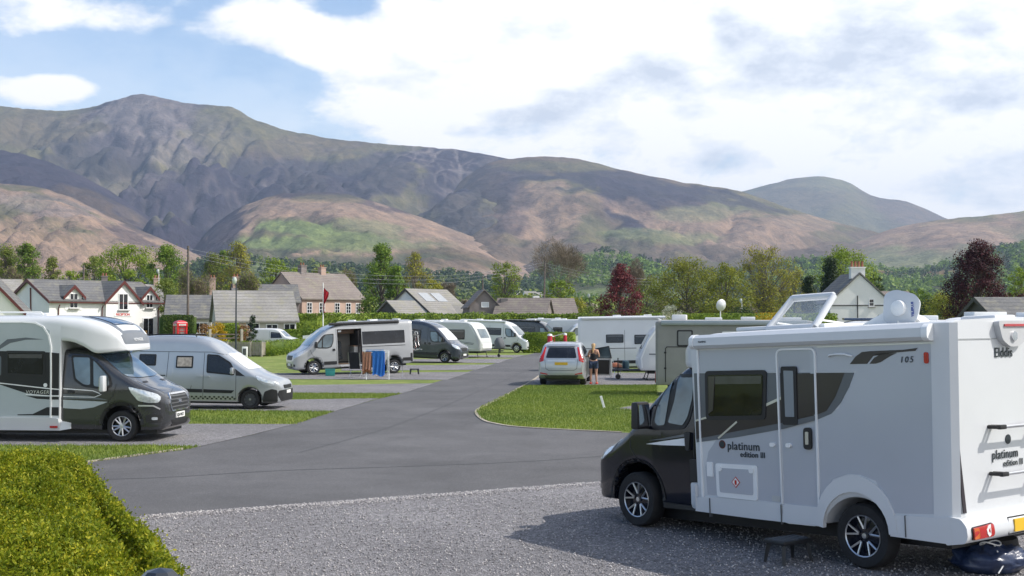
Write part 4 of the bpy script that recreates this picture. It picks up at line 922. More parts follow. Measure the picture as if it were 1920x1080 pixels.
def bicycle(label,loc,rz,col,s=1.,tilt=0):
    t=thing('bicycle',label,'bicycle',loc,rz,'bicycles on the campervan rack'); t.rotation_euler=(0,tilt,rz)
    r=.32*s
    for x_ in (-.5*s,.5*s):
        b=bmesh.new(); n=24; pts=[(x_+r*math.cos(2*PI*k/n),0,r+r*math.sin(2*PI*k/n)) for k in range(n+1)]; tube(b,pts,.022,6,cap=False)
        w_=bobj('wheel',b,TYRE,t,sm=60)
        b=bmesh.new()
        for k in range(12): a=2*PI*k/12; tube(b,[(x_,0,r),(x_+r*math.cos(a),0,r+r*math.sin(a))],.004,3)
        bobj('spokes',b,CHR,w_)
    b=bmesh.new(); P=dict(bb=(0,0,.28*s),st=(-.12*s,0,.78*s),hd=(.36*s,0,.76*s),rw=(-.5*s,0,r),fw=(.5*s,0,r))
    for a,c in (('bb','st'),('bb','hd'),('st','hd'),('bb','rw'),('st','rw'),('hd','fw')): tube(b,[P[a],P[c]],.017,6)
    bobj('frame',b,col,t,sm=60)
    b=bmesh.new(); tube(b,[(.36*s,0,.76*s),(.34*s,0,.90*s)],.014,6); tube(b,[(.36*s,-.25*s,.92*s),(.34*s,0,.90*s),(.36*s,.25*s,.92*s)],.012,6); bobj('handlebar',b,PLAS,t,sm=60)
    b=bmesh.new(); tube(b,[(-.12*s,0,.78*s),(-.14*s,0,.86*s)],.012,6); box(b,-.16*s,0,.89*s,.24*s,.12*s,.05*s,.02); bobj('saddle',b,PLAS,t,sm=60)
    b=bmesh.new(); tube(b,[(0,-.08,.28*s),(.12,-.08,.2*s)],.012,5); tube(b,[(0,.08,.28*s),(-.12,.08,.36*s)],.012,5); lathe(b,[(.09*s,-.005),(.09*s,.005),(.001,.005)],14,'y',(0,.04,.28*s)); bobj('crank',b,ALU,t)
    return t
def rel(V,x,y,z):
    bpy.context.view_layer.update(); return V.root.matrix_world@Vector((x,y,z))
p=rel(bx,-5.30,.1,.98); bicycle('dark bicycle hung on the back of the silver campervan, next to its doors',p,R(203.4+90),PLAS,1.,0)
p=rel(bx,-5.52,-.05,1.05); bicycle('white bicycle hung outermost on the back of the silver campervan',p,R(203.4+88),TRIMW,1.,0)
b=bmesh.new()
for y_ in (.3,-.35): tube(b,[(-5.0,y_,2.1),(-5.2,y_,2.0),(-5.18,y_,.9),(-5.6,y_,.92),(-5.62,y_,1.02)],.018,6)
tube(b,[(-5.22,-.5,1.9),(-5.22,.5,1.9)],.015,6); tube(b,[(-5.6,-.7,.94),(-5.6,.7,.94)],.02,6); tube(b,[(-5.28,-.7,.92),(-5.28,.7,.92)],.02,6); bx.part('bicycle_rack',b,ALU,sm=60)
# --- slate blue campervan, its nose toward the road
SB=boxer('slate blue campervan with silver sunscreen, parked beside the silver campervan',placeR((833,681),-18,1.0),-18,BLUEP,4.035,1.0,2.0,'alloy5',2.5,windows=((1.6,2.9,1.38,1.95,'R'),),glassws=GLASSW,vents=((2.2,0),(3.8,.2)),arch=BLUEP,grille=PLAS,plt='')
# --- white campervan further back
boxer('white campervan with a pale band of side windows, beyond the grey and white touring caravan',placeR((968,662),-20,1.0),-20,WHITE,4.035,1.0,2.0,'plain',2.52,windows=((1.35,3.6,1.34,1.92,'R'),),glassws=GLASSL,awning=(1.0,4.8,WHITE),awn_side=-1,vents=((2.0,0),(3.6,0)))
boxer('dark grey campervan behind the red and white windbreak',placeR((1030,654),-22,1.0),-22,CHARP,4.035,1.0,1.5,'alloy5',2.55,windows=((1.5,3.3,1.4,1.95,'R'),),glassws=GLASSL,awning=(1.0,4.8,PLAS),awn_side=-1,vents=((2.0,0),),arch=CHARP,rub=False)
# --- white cab behind the long white van (points left)
boxer('white van with open cab door showing past the long white campervan',place((1068,655),188,1.0),188,WHITE,3.45,.9,0,'plain',2.5,vents=(),rub=True)
# --- long white van, seen from its left... nose to the right
LW=boxer('long plain white high-roof campervan standing behind the silver car',(placeR((1134,697),-6,1.0)[0]+4.035*math.cos(R(6)),placeR((1134,697),-6,1.0)[1]-4.035*math.sin(R(6))),-6,WHITE,4.035,1.35,-.8,'alloy10',2.85,windows=((3.05,3.95,1.50,1.93,'R'),(1.45,2.5,1.42,1.90,'R')),awning=(.9,5.2,WHITE),awn_side=-1,vents=((1.8,0),(3.4,0)),seams=((1.15,0),(3.0,0)),arch=PLAS)
# ================================================================ caravans, coachbuilts seen behind, car
def caravan(label,loc,hd,L=5.2,H=2.5,col=WHITE,windows=(),near='R',axle=None,front_tall=False,cat='caravan',group=None,W=1.1,decals=(),twin=False):
    V=Veh('touring_caravan',label,cat,(*loc,.03),hd,0,group)
    top=[(0,.95),(.06,1.12),(.30,1.62),(.55,2.06),(.8,2.33),(1.15,H-.04),(L*.6,H),(L-.35,H-.02),(L-.05,H-.22),(L,H-.45)]
    V.body('body',loft_body(0,L,[(0,.62),(.12,.42),(L-.2,.42),(L,.60)],top,[(0,W*.80),(.12,W*.93),(.5,W),(L-.2,W),(L,W*.94)],rt=.08,rw=.08,tumble=.02,belt=1.4,arches=[(L*.56,.30,.38)]),col)
    under(V,.4,L-.4,1.5,.28,.5)
    b=bmesh.new(); tube(b,[(-.3,.5,.42),(1.05,.03,.44)],.035,6); tube(b,[(-.3,-.5,.42),(1.05,-.03,.44)],.035,6); tube(b,[(1.0,0,.44),(1.25,0,.46)],.045,8); V.part('drawbar',b,PLASG)
    b=bmesh.new(); tube(b,[(.85,.1,.95),(.85,.1,.2)],.028,6); lathe(b,[(.001,-.04),(.10,-.04),(.12,0),(.10,.04),(.001,.04)],16,'y',(.85,.1,.12)); V.part('jockey_wheel',b,PLAS,sm=50)
    for s_ in (.5,L-.5):
        for y_ in (.8,-.8): b=bmesh.new(); tube(b,[(-s_,y_,.48),(-s_+(.15 if s_<1 else -.15),y_,.02)],.022,6); box(b,-s_+(.15 if s_<1 else -.15),y_,.015,.14,.14,.03); V.part('corner_steady',b,PLAS)
    for sd_ in (1,-1): add_wheel(V,L*.56,sd_,W-.03,.31,.19,'plain')
    V.decal('front_window',rpoly([(-.78,1.35),(.78,1.35),(.70,1.98),(-.70,1.98)],.08),GLASSL,'F',.012,cut=.12)
    V.decal('front_locker',rpoly([(-.82,.62),(.82,.62),(.84,.98),(-.84,.98)],.06),TRIMW,'F',.012,cut=.12)
    for (a,b_,z0,z1) in windows:
        for vw in 'LR': V.window([(a,z0),(b_,z0),(b_,z1),(a,z1)],vw,PLAS,GLASS,.04,.014,r=.07)
    for d in decals: d(V)
    for s_ in (L*.35,L*.7): b=bmesh.new(); box(b,-s_,0,H+.06,.5,.5,.09,.03); V.part('roof_vent',b,TRIMW,sm=40)
    for sg in (1,-1): V.decal('tail_light',rect(sg*.85-.07,.62,sg*.85+.07,1.0,.03),DKRED,'B',.02)
    return V
def graydecals(V):
    for vw in 'LR':
        V.line('side_line',[(.55,.98),(1.6,1.10),(3.2,1.18)],.035,STRG,vw,.007); V.line('side_line',[(.6,.90),(1.3,.98)],.03,PLAS,vw,.007)
        V.line('trim_line',[(.10,.62),(4.9,.62)],.03,ALU,vw,.01); V.line('front_trim',[(.10,.62),(.42,1.55),(.9,2.28)],.05,ALU,vw,.01)
GC=mat('pale_grey_caravan',(.50,.52,.52),.4,0,.2,.03)
a=gp(913,671); CV1=caravan('pale grey touring caravan between the slate blue and the white campervans',(a[0],a[1]+.9),-22,5.4,2.5,GC,((1.25,2.5,1.25,1.95),(3.3,4.2,1.35,1.95)),decals=(graydecals,))
b=bmesh.new(); 
pts=[(.95,0,1.35,.22),(.95,0,.75,.34)]
lathe(b,[(.001,1.42),(.16,1.36),(.30,1.1),(.36,.75),(.34,.62),(.001,.60)],14,'z',(.95,0,0))
o=CV1.part('hitch_cover',b,mat('grey_cover',(.10,.11,.12),.8),sm=60)
for v in o.data.vertices: v.co.y*=1.0; v.co.x+=.08*math.sin(v.co.z*9)+.05*math.sin(v.co.y*14)
def pagdecals(V):
    for vw in 'LR':
        V.line('side_line',[(.45,1.14),(4.6,1.14)],.05,STRG,vw,.008); V.line('front_trim',[(.16,.55),(.12,.95),(.42,1.70),(.75,2.15),(1.1,2.36)],.06,TRIMW,vw,.012)
        V.text('PAGEANT',.72 if vw=='L' else 2.2,1.33,.20,INK,vw,off=.01,shear=.25,spacing=1.05)
a=gp(1196,713); CV2=caravan('white touring caravan, its nose and jockey wheel left of the taupe motorhome',(a[0],a[1]+.3),178,5.2,2.42,WHITE,((1.02,1.9,1.45,2.02),(2.5,3.5,1.45,2.0)),decals=(pagdecals,))
# caravans seen over the others in the far rows
for (px,Y,hd,L,H,lab,w_) in [(612,92,172,5.5,2.52,'grey caravan with white roof vents behind the silver campervan, against the long hedge',GC),(748,110,165,6.,2.60,'white caravan whose roof shows above the slate blue campervan',WHITE),(1078,130,-15,5.2,2.75,'white caravan with two small windows and rounded end, behind the dark grey campervan',WHITE),(1015,118,168,6.2,2.66,'white caravan of which the roof shows above the white campervan',WHITE)]:
    p=at(px,640,Y); caravan(lab,(p.x,Y),hd,L,H,w_,((1.3,2.2,1.35,1.95),(3.2,4.0,1.35,1.95)),group='touring caravans in the far row')
def coach(label,loc,hd,L,H,col,name='motorhome',cat='motorhome',win=((1.6,2.7,1.35,1.95),(3.6,4.4,1.35,1.95)),pod=True,cabm=WHITE,items=(),stripes=True,wb=3.9,pitch=0,decals=(),vw_near='R'):
    V=Veh(name,label,cat,(*loc,.03),hd,pitch)
    top=[(-.93,.58),(-.88,.82),(-.74,.98),(-.45,1.12),(-.2,1.3),(.05,1.55),(.4,1.86),(.8,2.05),(1.2,2.1)]
    V.body('cab',loft_body(-.93,1.25,[(-.93,.4),(-.85,.3),(1.25,.3)],top,BOXHW,tumble=.1,belt=1.2,rt=.16,rw=.16,arches=[(0,.34,.43)]),cabm)
    V.body('coach_body',loft_body(.5,L,[(.5,2.0),(1.1,2.02),(1.13,.32),(L,.34)],[(.5,2.1),(.6,2.3),(.9,H-.16),(1.4,H-.02),(L-.1,H),(L,H-.05)],[(.5,.8),(.8,1.0),(1.15,1.12),(L-.1,1.12),(L,1.08)],rt=.08,rw=.08,arches=[(wb,.34,.42)]),col)
    under(V,-.6,L-.4,1.5,.18,.5); cab_front(V); V.decal('windscreen',rpoly([(-.84,1.36),(.84,1.36),(.72,1.95),(-.72,1.95)],.08),GLASSL,'F',.01,cut=.12)
    for vw,sg in (('L',1),('R',-1)):
        V.window([(.15,1.3),(.55,1.82),(1.02,1.85),(.95,1.25)],vw,PLAS,GLASSL,.03,.008)
        for (a,b_,z0,z1) in win: V.window([(a,z0),(b_,z0),(b_,z1),(a,z1)],vw,PLAS,GLASS,.05,.014,r=.06)
        if stripes: V.line('stripe',[(1.2,1.15),(L-.3,1.15)],.08,STRG,vw,.006)
        V.mirror(.2,1.42,sg,.93,PLAS)
    for sg in (1,-1):
        V.decal('tail_light',rpoly([(sg*.86,.42),(sg*1.02,.42),(sg*1.02,.80),(sg*.86,.80)],.03),DKRED,'B',.025,cut=.1)
    wheels(V,wb,1.02,.335,.215,'plain')
    for (s_,y_,a,b_,c,mm,nm) in items: b=bmesh.new(); box(b,-s_,y_,H+c/2+.01,a,b_,c,min(.03,c*.4)); V.part(nm,b,mm,sm=40)
    for d in decals: d(V)
    return V
def taupedec(V):
    vw='R'
    V.decal('side_panel',[(1.3,.5),(6.55,.5),(6.55,2.42),(1.3,2.42)],TAUPE,vw,.005,cut=0)
    V.window([(5.3,1.70),(5.85,1.70),(5.85,2.27),(5.3,2.27)],vw,PLAS,mat('blind_window',(.20,.21,.22),.2,0,.6),.05,.016,r=.06)
    V.window([(3.2,1.75),(4.3,1.75),(4.3,2.22),(3.2,2.22)],vw,TRIMW,GLASS,.05,.016,r=.06)
    V.line('locker_seam',[(6.25,.45),(6.25,1.62),(6.2,1.68),(4.4,1.68)],.03,PLAS,vw,.012)
    for z_ in (.9,1.45): V.decal('hinge',rect(6.22,z_,6.30,z_+.06,.01),PLAS,vw,.02)
    b=bmesh.new(); box(b,-3.9,-1.17,2.52,5.0,.16,.16,.03); V.part('awning_case',b,mat('grey_awning',(.32,.36,.38),.35,.4),sm=40)
a=gp(1229,742)
h=R(-10); L_=6.6
TP=coach('taupe sided motorhome with a small square window and grey awning case, behind the nearest motorhome',(a[0]+L_*math.cos(h)+1.12*math.sin(h)*-1*0+0.2,a[1]+L_*math.sin(h)+1.12),-10,6.6,2.60,mat('taupe_body',(.25,.25,.24),.4),items=((5.8,0,.5,1.2,.20,TRIMW,'roof_box'),(4.6,.1,.6,.6,.10,TRIMW,'roof_vent'),(3.4,-.2,.5,.5,.12,TRIMW,'roof_vent'),(2.0,.1,.9,.7,.10,TRIMW,'roof_vent')),win=(),stripes=False,decals=(taupedec,),wb=4.2)
coach('white motorhome with a dark front skylight, right behind the nearest motorhome',(7.0,31.),168,6.8,2.60,WHITE,items=((3.0,0,.7,.5,.12,TRIMW,'roof_vent'),(4.6,.1,.5,.5,.1,TRIMW,'roof_vent'),(1.6,0,.9,1.2,.06,SKYL,'roof_skylight')))
coach('long white motorhome at the far right, its roof carrying a grey dome',(17.5,30.0),175,7.2,2.64,WHITE,items=((3.2,0,1.2,1.3,.22,mat('grey_dome',(.42,.42,.44),.4),'roof_dome'),(5.5,0,.5,.5,.1,TRIMW,'roof_vent')))
coach('white motorhome with two roof boxes, beyond the taupe motorhome',(16.0,48.0),185,6.8,2.72,WHITE,items=((2.2,0,1.3,.9,.20,TRIMW,'roof_box'),(4.2,0,1.1,.9,.18,TRIMW,'roof_box'),(5.6,.2,.5,.5,.12,TRIMW,'roof_vent')))
coach('pale grey motorhome with low roof vents, furthest right in the middle distance',(23.5,52.0),180,6.4,2.78,GC,items=((2.2,0,.6,.6,.14,TRIMW,'roof_vent'),(4.2,0,.5,.5,.1,TRIMW,'roof_vent')))
# white satellite dish on a mast above the roofs
p=at(1351,640,50); t=thing('satellite_dish','white satellite dish on a thin mast rising above the roofs behind the taupe motorhome','satellite dish',(p.x,50,.02))
b=bmesh.new(); tube(b,[(0,0,0),(0,0,3.1)],.022,8); bobj('mast',b,TRIMW,t)
b=bmesh.new(); lathe(b,[(.001,-.09),(.12,-.07),(.20,-.02),(.24,.02),(.235,.03),(.001,-.02)],20,'y'); d=bobj('dish',b,WHITE,t,(.03,-.05,3.22),sm=60); d.rotation_euler=(R(8),0,R(28))
# white delivery van behind the picket fence
def littlevan():
    p=at(558,660,108); V=Veh('delivery_van','plain white delivery van parked behind the picket fence','van',(p.x-.6,108.,.02),-8,0)
    top=[(-.85,.6),(-.8,.85),(-.6,.98),(-.2,1.1),(.15,1.2),(.5,1.48),(.9,1.78),(1.2,1.87),(2,1.9),(3.5,1.86),(3.7,1.6)]
    V.body('body',loft_body(-.85,3.7,[(-.85,.25)],top,[(-.85,.6),(-.7,.8),(-.3,.9),(3.7,.88)],tumble=.15,belt=1.0,rt=.15,rw=.15,arches=[(0,.3,.37),(2.8,.3,.37)]),WHITE)
    under(V,-.6,3.4,1.2,.15,.4)
    for vw in 'LR': V.window([(.45,1.1),(.72,1.55),(1.5,1.6),(1.5,1.08)],vw,PLAS,GLASS,.03,.006); V.line('door_seam',[(1.62,1.7),(1.62,.3)],.015,PLAS,vw,.004)
    V.decal('windscreen',rpoly([(-.7,1.22),(.7,1.22),(.6,1.68),(-.6,1.68)],.05),GLASSL,'F',.006); wheels(V,2.8,.87,.3,.19,'plain')
littlevan()
# ---------------------------------------------------------------- silver estate car seen from behind
def car():
    a=gp(1056,722); hd=R(83); rear=2.77
    loc=(a[0]+math.cos(hd)*rear,a[1]+math.sin(hd)*rear)
    V=Veh('estate_car','silver estate car seen from behind with its right door open, beside the person','car',(*loc,.03),83,0)
    top=[(-.88,.55),(-.84,.74),(-.6,.88),(0,.99),(.35,1.05),(.6,1.2),(1.05,1.50),(1.5,1.66),(2.0,1.71),(2.9,1.68),(3.2,1.64),(3.45,1.45),(3.66,1.18),(3.73,1.05),(3.76,.80)]
    hwk=[(-.88,.55),(-.84,.7),(-.6,.86),(-.2,.93),(.3,.94),(2.6,.95),(3.2,.95),(3.6,.90),(3.72,.86),(3.76,.80)]
    V.body('body',loft_body(-.88,3.76,[(-.88,.35),(-.75,.22),(3.3,.24),(3.6,.30),(3.76,.42)],top,hwk,tumble=.34,belt=1.0,rt=[(-1,.05),(.3,.06),(1,.12),(3.76,.12)],rw=.14,arches=[(0,.34,.37),(2.77,.34,.37)],crown=.02),SILV)
    under(V,-.6,3.4,1.3,.16,.4)
    V.decal('rear_window',rpoly([(-.62,1.10),(.62,1.10),(.52,1.50),(-.52,1.50)],.06),GLASS,'B',.008,cut=.08)
    V.decal('roof_spoiler',rpoly([(-.56,1.53),(.56,1.53),(.54,1.60),(-.54,1.60)],.03),SILV,'B',.05,cut=.08)
    for sg,vw in ((1,'L'),(-1,'R')):
        tl=V.decal('tail_light',rpoly([(sg*.70,1.10),(sg*.62,1.52),(sg*.67,1.54),(sg*.76,1.26),(sg*.92,1.02),(sg*.90,.92),(sg*.70,.98)],.03),DKRED,'B',.012,cut=.06)
        V.decal('reflector',rpoly([(sg*.55,.43),(sg*.84,.48),(sg*.84,.53),(sg*.55,.47)],.01),DKRED,'B',.012)
        V.window([(.75,1.12),(1.15,1.50),(2.1,1.57),(2.1,1.08)],vw,PLAS,GLASS,.03,.006); V.window([(2.15,1.08),(2.15,1.57),(2.8,1.54),(3.1,1.15)],vw,PLAS,GLASS,.03,.006)
        V.mirror(.85,1.1,sg,.84,PLAS,(.12,.18,.14)); arch_lip(V,2.77,.34,.385,vw,SILV,.02,.008)
        b=bmesh.new(); tube(b,[(-1.3,sg*.55,1.68),(-1.4,sg*.55,1.74),(-2.9,sg*.53,1.72),(-3.05,sg*.52,1.64)],.016,6); V.part('roof_rail',b,ALU,sm=50)
    V.decal('tailgate_trim',rpoly([(-.55,.965),(.55,.965),(.55,1.0),(-.55,1.0)],.01),ALU,'B',.014)
    plate(V,0,.875,'','B',YEL,.52,.11)
    V.line('tailgate_seam',[(-.66,1.05),(-.62,.68),(-.5,.60),(.5,.60),(.62,.68),(.66,1.05)],.014,PLAS,'B',.004,cut=.06)
    V.decal('bumper_lower',rpoly([(-.62,.30),(.62,.30),(.70,.42),(-.70,.42)],.03),PLASG,'B',.012,cut=.08)
    for z_ in (): pass
    b=bmesh.new(); box(b,-3.2,0,1.3,.1,.02,.1); V.part('wiper',b,PLAS)
    b=bmesh.new(); box(b,-1.9,.35,1.2,.14,.42,.5,.06); V.part('seat',b,PLAS)
    b=bmesh.new(); box(b,-.05,-.0,0,.05,.05,.05); bmesh.ops.delete(b,geom=b.verts[:],context='VERTS')
    rot=Matrix.Rotation(R(-58),3,'Z')
    # open right front door: hinge at (-.75,-.92)
    prism(b,[(0,.30),(-1.05,.30),(-1.1,.6),(-1.08,1.02),(0,1.0)],-.03,.03,(0,2,1))
    for v in b.verts: v.co=Matrix.Rotation(R(62),3,'Z')@v.co+Vector((-.80,-.95,0))
    d=V.part('open_door',b,SILV)
    b=bmesh.new(); prism(b,[(-.1,.36),(-.98,.36),(-1.0,.95),(-.08,.95)],.031,.06,(0,2,1))
    for v in b.verts: v.co=Matrix.Rotation(R(62),3,'Z')@v.co+Vector((-.80,-.95,0))
    V.part('door_lining',b,PLAS,d)
    b=bmesh.new()
    for q in ([(0,1.0),(-.35,1.42),(-.95,1.52),(-1.08,1.02)],): 
        P=[Matrix.Rotation(R(62),3,'Z')@Vector((x,0,z))+Vector((-.80,-.95,0)) for x,z in q]
        for i in range(4): tube(b,[P[i],P[(i+1)%4]],.02,5)
    V.part('window_frame',b,PLAS,d)
    b=bmesh.new(); vs=[b.verts.new(p) for p in P]; b.faces.new(vs); bmesh.ops.solidify(b,geom=b.faces[:],thickness=.008); V.part('door_glass',b,GLASSL,d)
    wheels(V,2.77,.93,.35,.235,'alloy5')
car()
# ================================================================ small things and the person
def skin(name,verts,edges,radii,m,parent,sub=2,flat=.8):
    me=bpy.data.meshes.new(name); me.from_pydata(verts,edges,[]); o=bpy.data.objects.new(name,me); COL.objects.link(o)
    md=o.modifiers.new('s','SKIN'); md.use_smooth_shade=True
    for i,r in enumerate(radii):
        d=me.skin_vertices[0].data[i]; d.radius=(r,r) if not isinstance(r,tuple) else r; d.use_root=(i==0)
    sb=o.modifiers.new('u','SUBSURF'); sb.levels=sub; sb.render_levels=sub
    dg=bpy.context.evaluated_depsgraph_get(); m2=bpy.data.meshes.new_from_object(o.evaluated_get(dg)); bpy.data.objects.remove(o); m2.name=name
    for p in m2.polygons: p.use_smooth=True
    return link(name,m2,parent,m=m)
def person():
    a=gp(1113,721); t=thing('person','person with long fair hair, black top and denim shorts, standing by the open car door','person',(a[0],a[1],.02),R(78))
    SK=mat('skin',(.50,.28,.20),.55,0,0,.05); DN=mat('denim',(.035,.055,.11),.85,0,0,.25,20.); BK=mat('black_cloth',(.012,.012,.016),.85,0,0,.2); HR=mat('blonde_hair',(.46,.30,.15),.6,0,0,.35,30.); SH=mat('coral_shoe',(.6,.08,.06),.6)
    # body faces +x ; y left
    V=[(0,0,.93),(0,0,1.06),(0,0,1.20),(0,0,1.34),(0,0,1.43),(.01,0,1.49),(.03,0,1.55),(.035,0,1.64),
       (0,.10,.90),(.01,.115,.68),(.015,.11,.48),(-.01,.115,.28),(-.02,.12,.09),(.09,.135,.04),
       (0,-.10,.90),(.03,-.105,.68),(.04,-.10,.48),(.0,-.11,.28),(-.01,-.12,.09),(.10,-.14,.04),
       (0,.155,1.375),(-.02,.215,1.21),(.02,.225,1.10),(.16,.19,1.16),(.24,.14,1.20),
       (0,-.155,1.375),(-.01,-.215,1.22),(.04,-.22,1.11),(.19,-.17,1.20),(.26,-.11,1.25)]
    E=[(0,1),(1,2),(2,3),(3,4),(4,5),(5,6),(6,7),(0,8),(8,9),(9,10),(10,11),(11,12),(12,13),(0,14),(14,15),(15,16),(16,17),(17,18),(18,19),(3,20),(20,21),(21,22),(22,23),(23,24),(3,25),(25,26),(26,27),(27,28),(28,29)]
    Rr=[(.12,.13),(.10,.12),(.105,.125),(.10,.12),.055,.048,.085,.07,.092,.078,.055,.052,.034,.026,.092,.078,.055,.052,.034,.026,.052,.040,.034,.028,.022,.052,.040,.034,.028,.022]
    skin('body',V,E,Rr,SK,t)
    skin('vest_top',[(0,0,.95),(0,0,1.06),(0,0,1.18),(0,0,1.29)],[(0,1),(1,2),(2,3)],[(.14,.16),(.13,.15),(.135,.155),(.125,.145)],BK,t)
    for y_ in (.075,-.075): b=bmesh.new(); tube(b,[(-.10,y_,1.28),(-.05,y_*1.05,1.40),(.06,y_,1.38),(.10,y_,1.28)],.012,5); bobj('strap',b,BK,t)
    skin('shorts',[(0,0,.93),(0,.095,.86),(.012,.115,.72),(.015,.115,.60),(0,-.095,.86),(.03,-.105,.72),(.035,-.105,.60)],[(0,1),(1,2),(2,3),(0,4),(4,5),(5,6)],[(.135,.14),(.115,.11),.10,.092,(.115,.11),.10,.092],DN,t)
    skin('hair',[(0,0,1.66),(-.03,0,1.60),(-.075,0,1.50),(-.085,.02,1.38),(-.08,.01,1.28)],[(0,1),(1,2),(2,3),(3,4)],[(.085,.09),(.105,.11),(.07,.105),(.045,.09),(.02,.045)],HR,t)
    b=bmesh.new()
    for y_ in (.035,-.035): box(b,.115,y_,1.59,.012,.026,.012,.004)
    bobj('eyes',b,PLAS,t)
    b=bmesh.new(); box(b,.125,0,1.565,.03,.022,.04,.008); bobj('nose',b,SK,t)
    b=bmesh.new(); box(b,.115,0,1.525,.01,.045,.012,.004); bobj('mouth',b,SH,t)
    for sg,x0,z0 in ((1,.24,1.20),(-1,.26,1.25)):
        y0=.14*sg if sg>0 else -.11
        vs=[(x0,y0,z0),(x0+.05,y0-.01*sg,z0+.01)]; ed=[(0,1)]; rr=[.022,.026]
        for k in range(4):
            n=len(vs); o=(k-1.5)*.018; L_=[.075,.085,.08,.065][k]
            vs+=[(x0+.07,y0-.01*sg,z0+.01+o),(x0+.07+L_*.5,y0-.02*sg,z0+.015+o),(x0+.07+L_*.8,y0-.05*sg,z0+.015+o)]; ed+=[(1,n),(n,n+1),(n+1,n+2)]; rr+=[.009,.008,.007]
        n=len(vs); vs+=[(x0+.03,y0-.03*sg,z0+.03),(x0+.06,y0-.055*sg,z0+.04)]; ed+=[(0,n),(n,n+1)]; rr+=[.010,.008]
        skin('hand',vs,ed,rr,SK,t,1)
    for y_,x_ in ((.125,.03),(-.125,.04)):
        b=bmesh.new(); box(b,x_,y_,.035,.25,.09,.07,.03); bobj('shoe',b,SH,t,sm=60)
person()
BKP=mat('stool_plastic',(.015,.017,.02),.45,0,0,.2)
def stool(label,px,rz,s=1.,h=.30,w_=.48,d_=.30,group=None,z=.018):
    a=gp(*px); t=thing('step_stool',label,'step stool',(a[0],a[1],z),rz,group)
    b=bmesh.new(); box(b,0,0,h-.02,w_,d_,.05,.02); bobj('step',b,BKP,t,sm=40)
    b=bmesh.new()
    for i in range(6): tube(b,[(-w_*.4+i*w_*.16,-d_*.38,h+.006),(-w_*.4+i*w_*.16,d_*.38,h+.006)],.006,4)
    bobj('tread',b,PLASG,t)
    for sx in (-1,1):
        for sy in (-1,1):
            b=bmesh.new(); tube(b,[(sx*w_*.40,sy*d_*.36,h-.03),(sx*w_*.47,sy*d_*.46,.0)],[.035,.022],4); bobj('leg',b,BKP,t)
    return t
stool('black plastic step stool below the door of the nearest motorhome',(1478,1056),R(35),h=.25,w_=.46)
stool('small black step stool on the gravel right of the clothes airer',(777,702.5),R(10),h=.27,w_=.44)
# tied navy bag behind the near motorhome
def bag():
    a=gp(1868,1078); t=thing('bag','crumpled navy drawstring bag lying by the rear wheel of the nearest motorhome','bag',(a[0]-.02,a[1]+.1,.02),R(10))
    b=bmesh.new(); bmesh.ops.create_uvsphere(b,u_segments=48,v_segments=28,radius=1.)
    for v in b.verts:
        p=v.co.copy(); n=noise.fractal(p*2.3,.9,2.1,5)*.16+abs(noise.noise(p*5+Vector((3,1,7))))*.10
        v.co=Vector((p.x*.40,p.y*.28,max(-.02,p.z*.17+.13)))*(1+n)
    for v in b.verts:
        if v.co.z<.01: v.co.z=.0
    bobj('sack',b,mat('navy_nylon',(.02,.035,.085),.35,0,.1,.3,6.,.5,18),t,sm=70)
    b=bmesh.new(); q=[Vector((-.06+.09*math.cos(a_)*1.3,-.10+.05*math.sin(a_),.31+.02*math.sin(2*a_))) for a_ in np.linspace(0,2*PI,18)]; tube(b,q,.008,6,cap=False); tube(b,[(-.04,-.14,.30),(-.05,-.22,.24),(-.02,-.28,.12),(-.10,-.31,.04)],.009,6); bobj('cord',b,TRIMW,t,sm=60)
bag()
# bollard light at the bottom edge
a=at(300,1070,8.4); t=thing('bollard_light','dark octagonal cap of a bollard light at the bottom edge, by the clipped hedge','bollard light',(a.x,8.4,.02))
b=bmesh.new(); lathe(b,[(.001,.0),(.07,0),(.065,.82),(.001,.82)],8,'z'); bobj('post',b,PLASG,t)
b=bmesh.new(); lathe(b,[(.001,.82),(.06,.82),(.06,.90),(.001,.90)],12,'z'); bobj('lamp_lens',b,LAMPG,t)
b=bmesh.new(); zt=a.z; lathe(b,[(.13,.90),(.145,.915),(.145,zt-.075),(.09,zt-.02),(.001,zt)],8,'z'); bobj('cap',b,mat('dark_cap',(.03,.035,.045),.35,.3,.3),t)
# clothes airer with towels, chairs, green crate
def towel(name,label,cat,P0,P1,drop,m,seed,parent=None):
    """sheet folded over a rail from P0 to P1, hanging down both sides"""
    b=bmesh.new(); P0=Vector(P0);P1=Vector(P1); n=24; d=(P1-P0).normalized(); nr=Vector((-d.y,d.x,0)); rows=[]
    for i in range(n+1):
        u=i/n; base=P0.lerp(P1,u); row=[]
        for side in (-1,1):
            seq=range(9,-1,-1) if side<0 else range(0,10)
            for j in seq:
                h=j/9; w_=.02*side+side*(.035*h)+.035*math.sin(u*19+seed+h*2)*h
                row.append(b.verts.new(base+nr*w_+Vector((0,0,.012*(1-h)-drop[0 if side<0 else 1]*h*(1+.05*math.sin(u*7+seed))))))
        rows.append(row)
    for r0,r1 in zip(rows,rows[1:]):
        for k in range(len(r0)-1): b.faces.new((r0[k],r0[k+1],r1[k+1],r1[k]))
    bmesh.ops.solidify(b,geom=b.faces[:],thickness=.008)
    o=bobj(name,b,m,sm=70); return tag(o,label,cat)
A=gp(690,713); B=gp(722,711); Aa=Vector((A[0],A[1]+.1,.02)); Bb=Vector((B[0],B[1],.02)); hc=1.28
t=thing('clothes_airer','white folding clothes airer hung with towels in front of the silver campervan','clothes airer',tuple((Aa+Bb)/2),0)
ctr=(Aa+Bb)/2
def L3(v): return Vector(v)-ctr
dx=Vector((1,0,0))
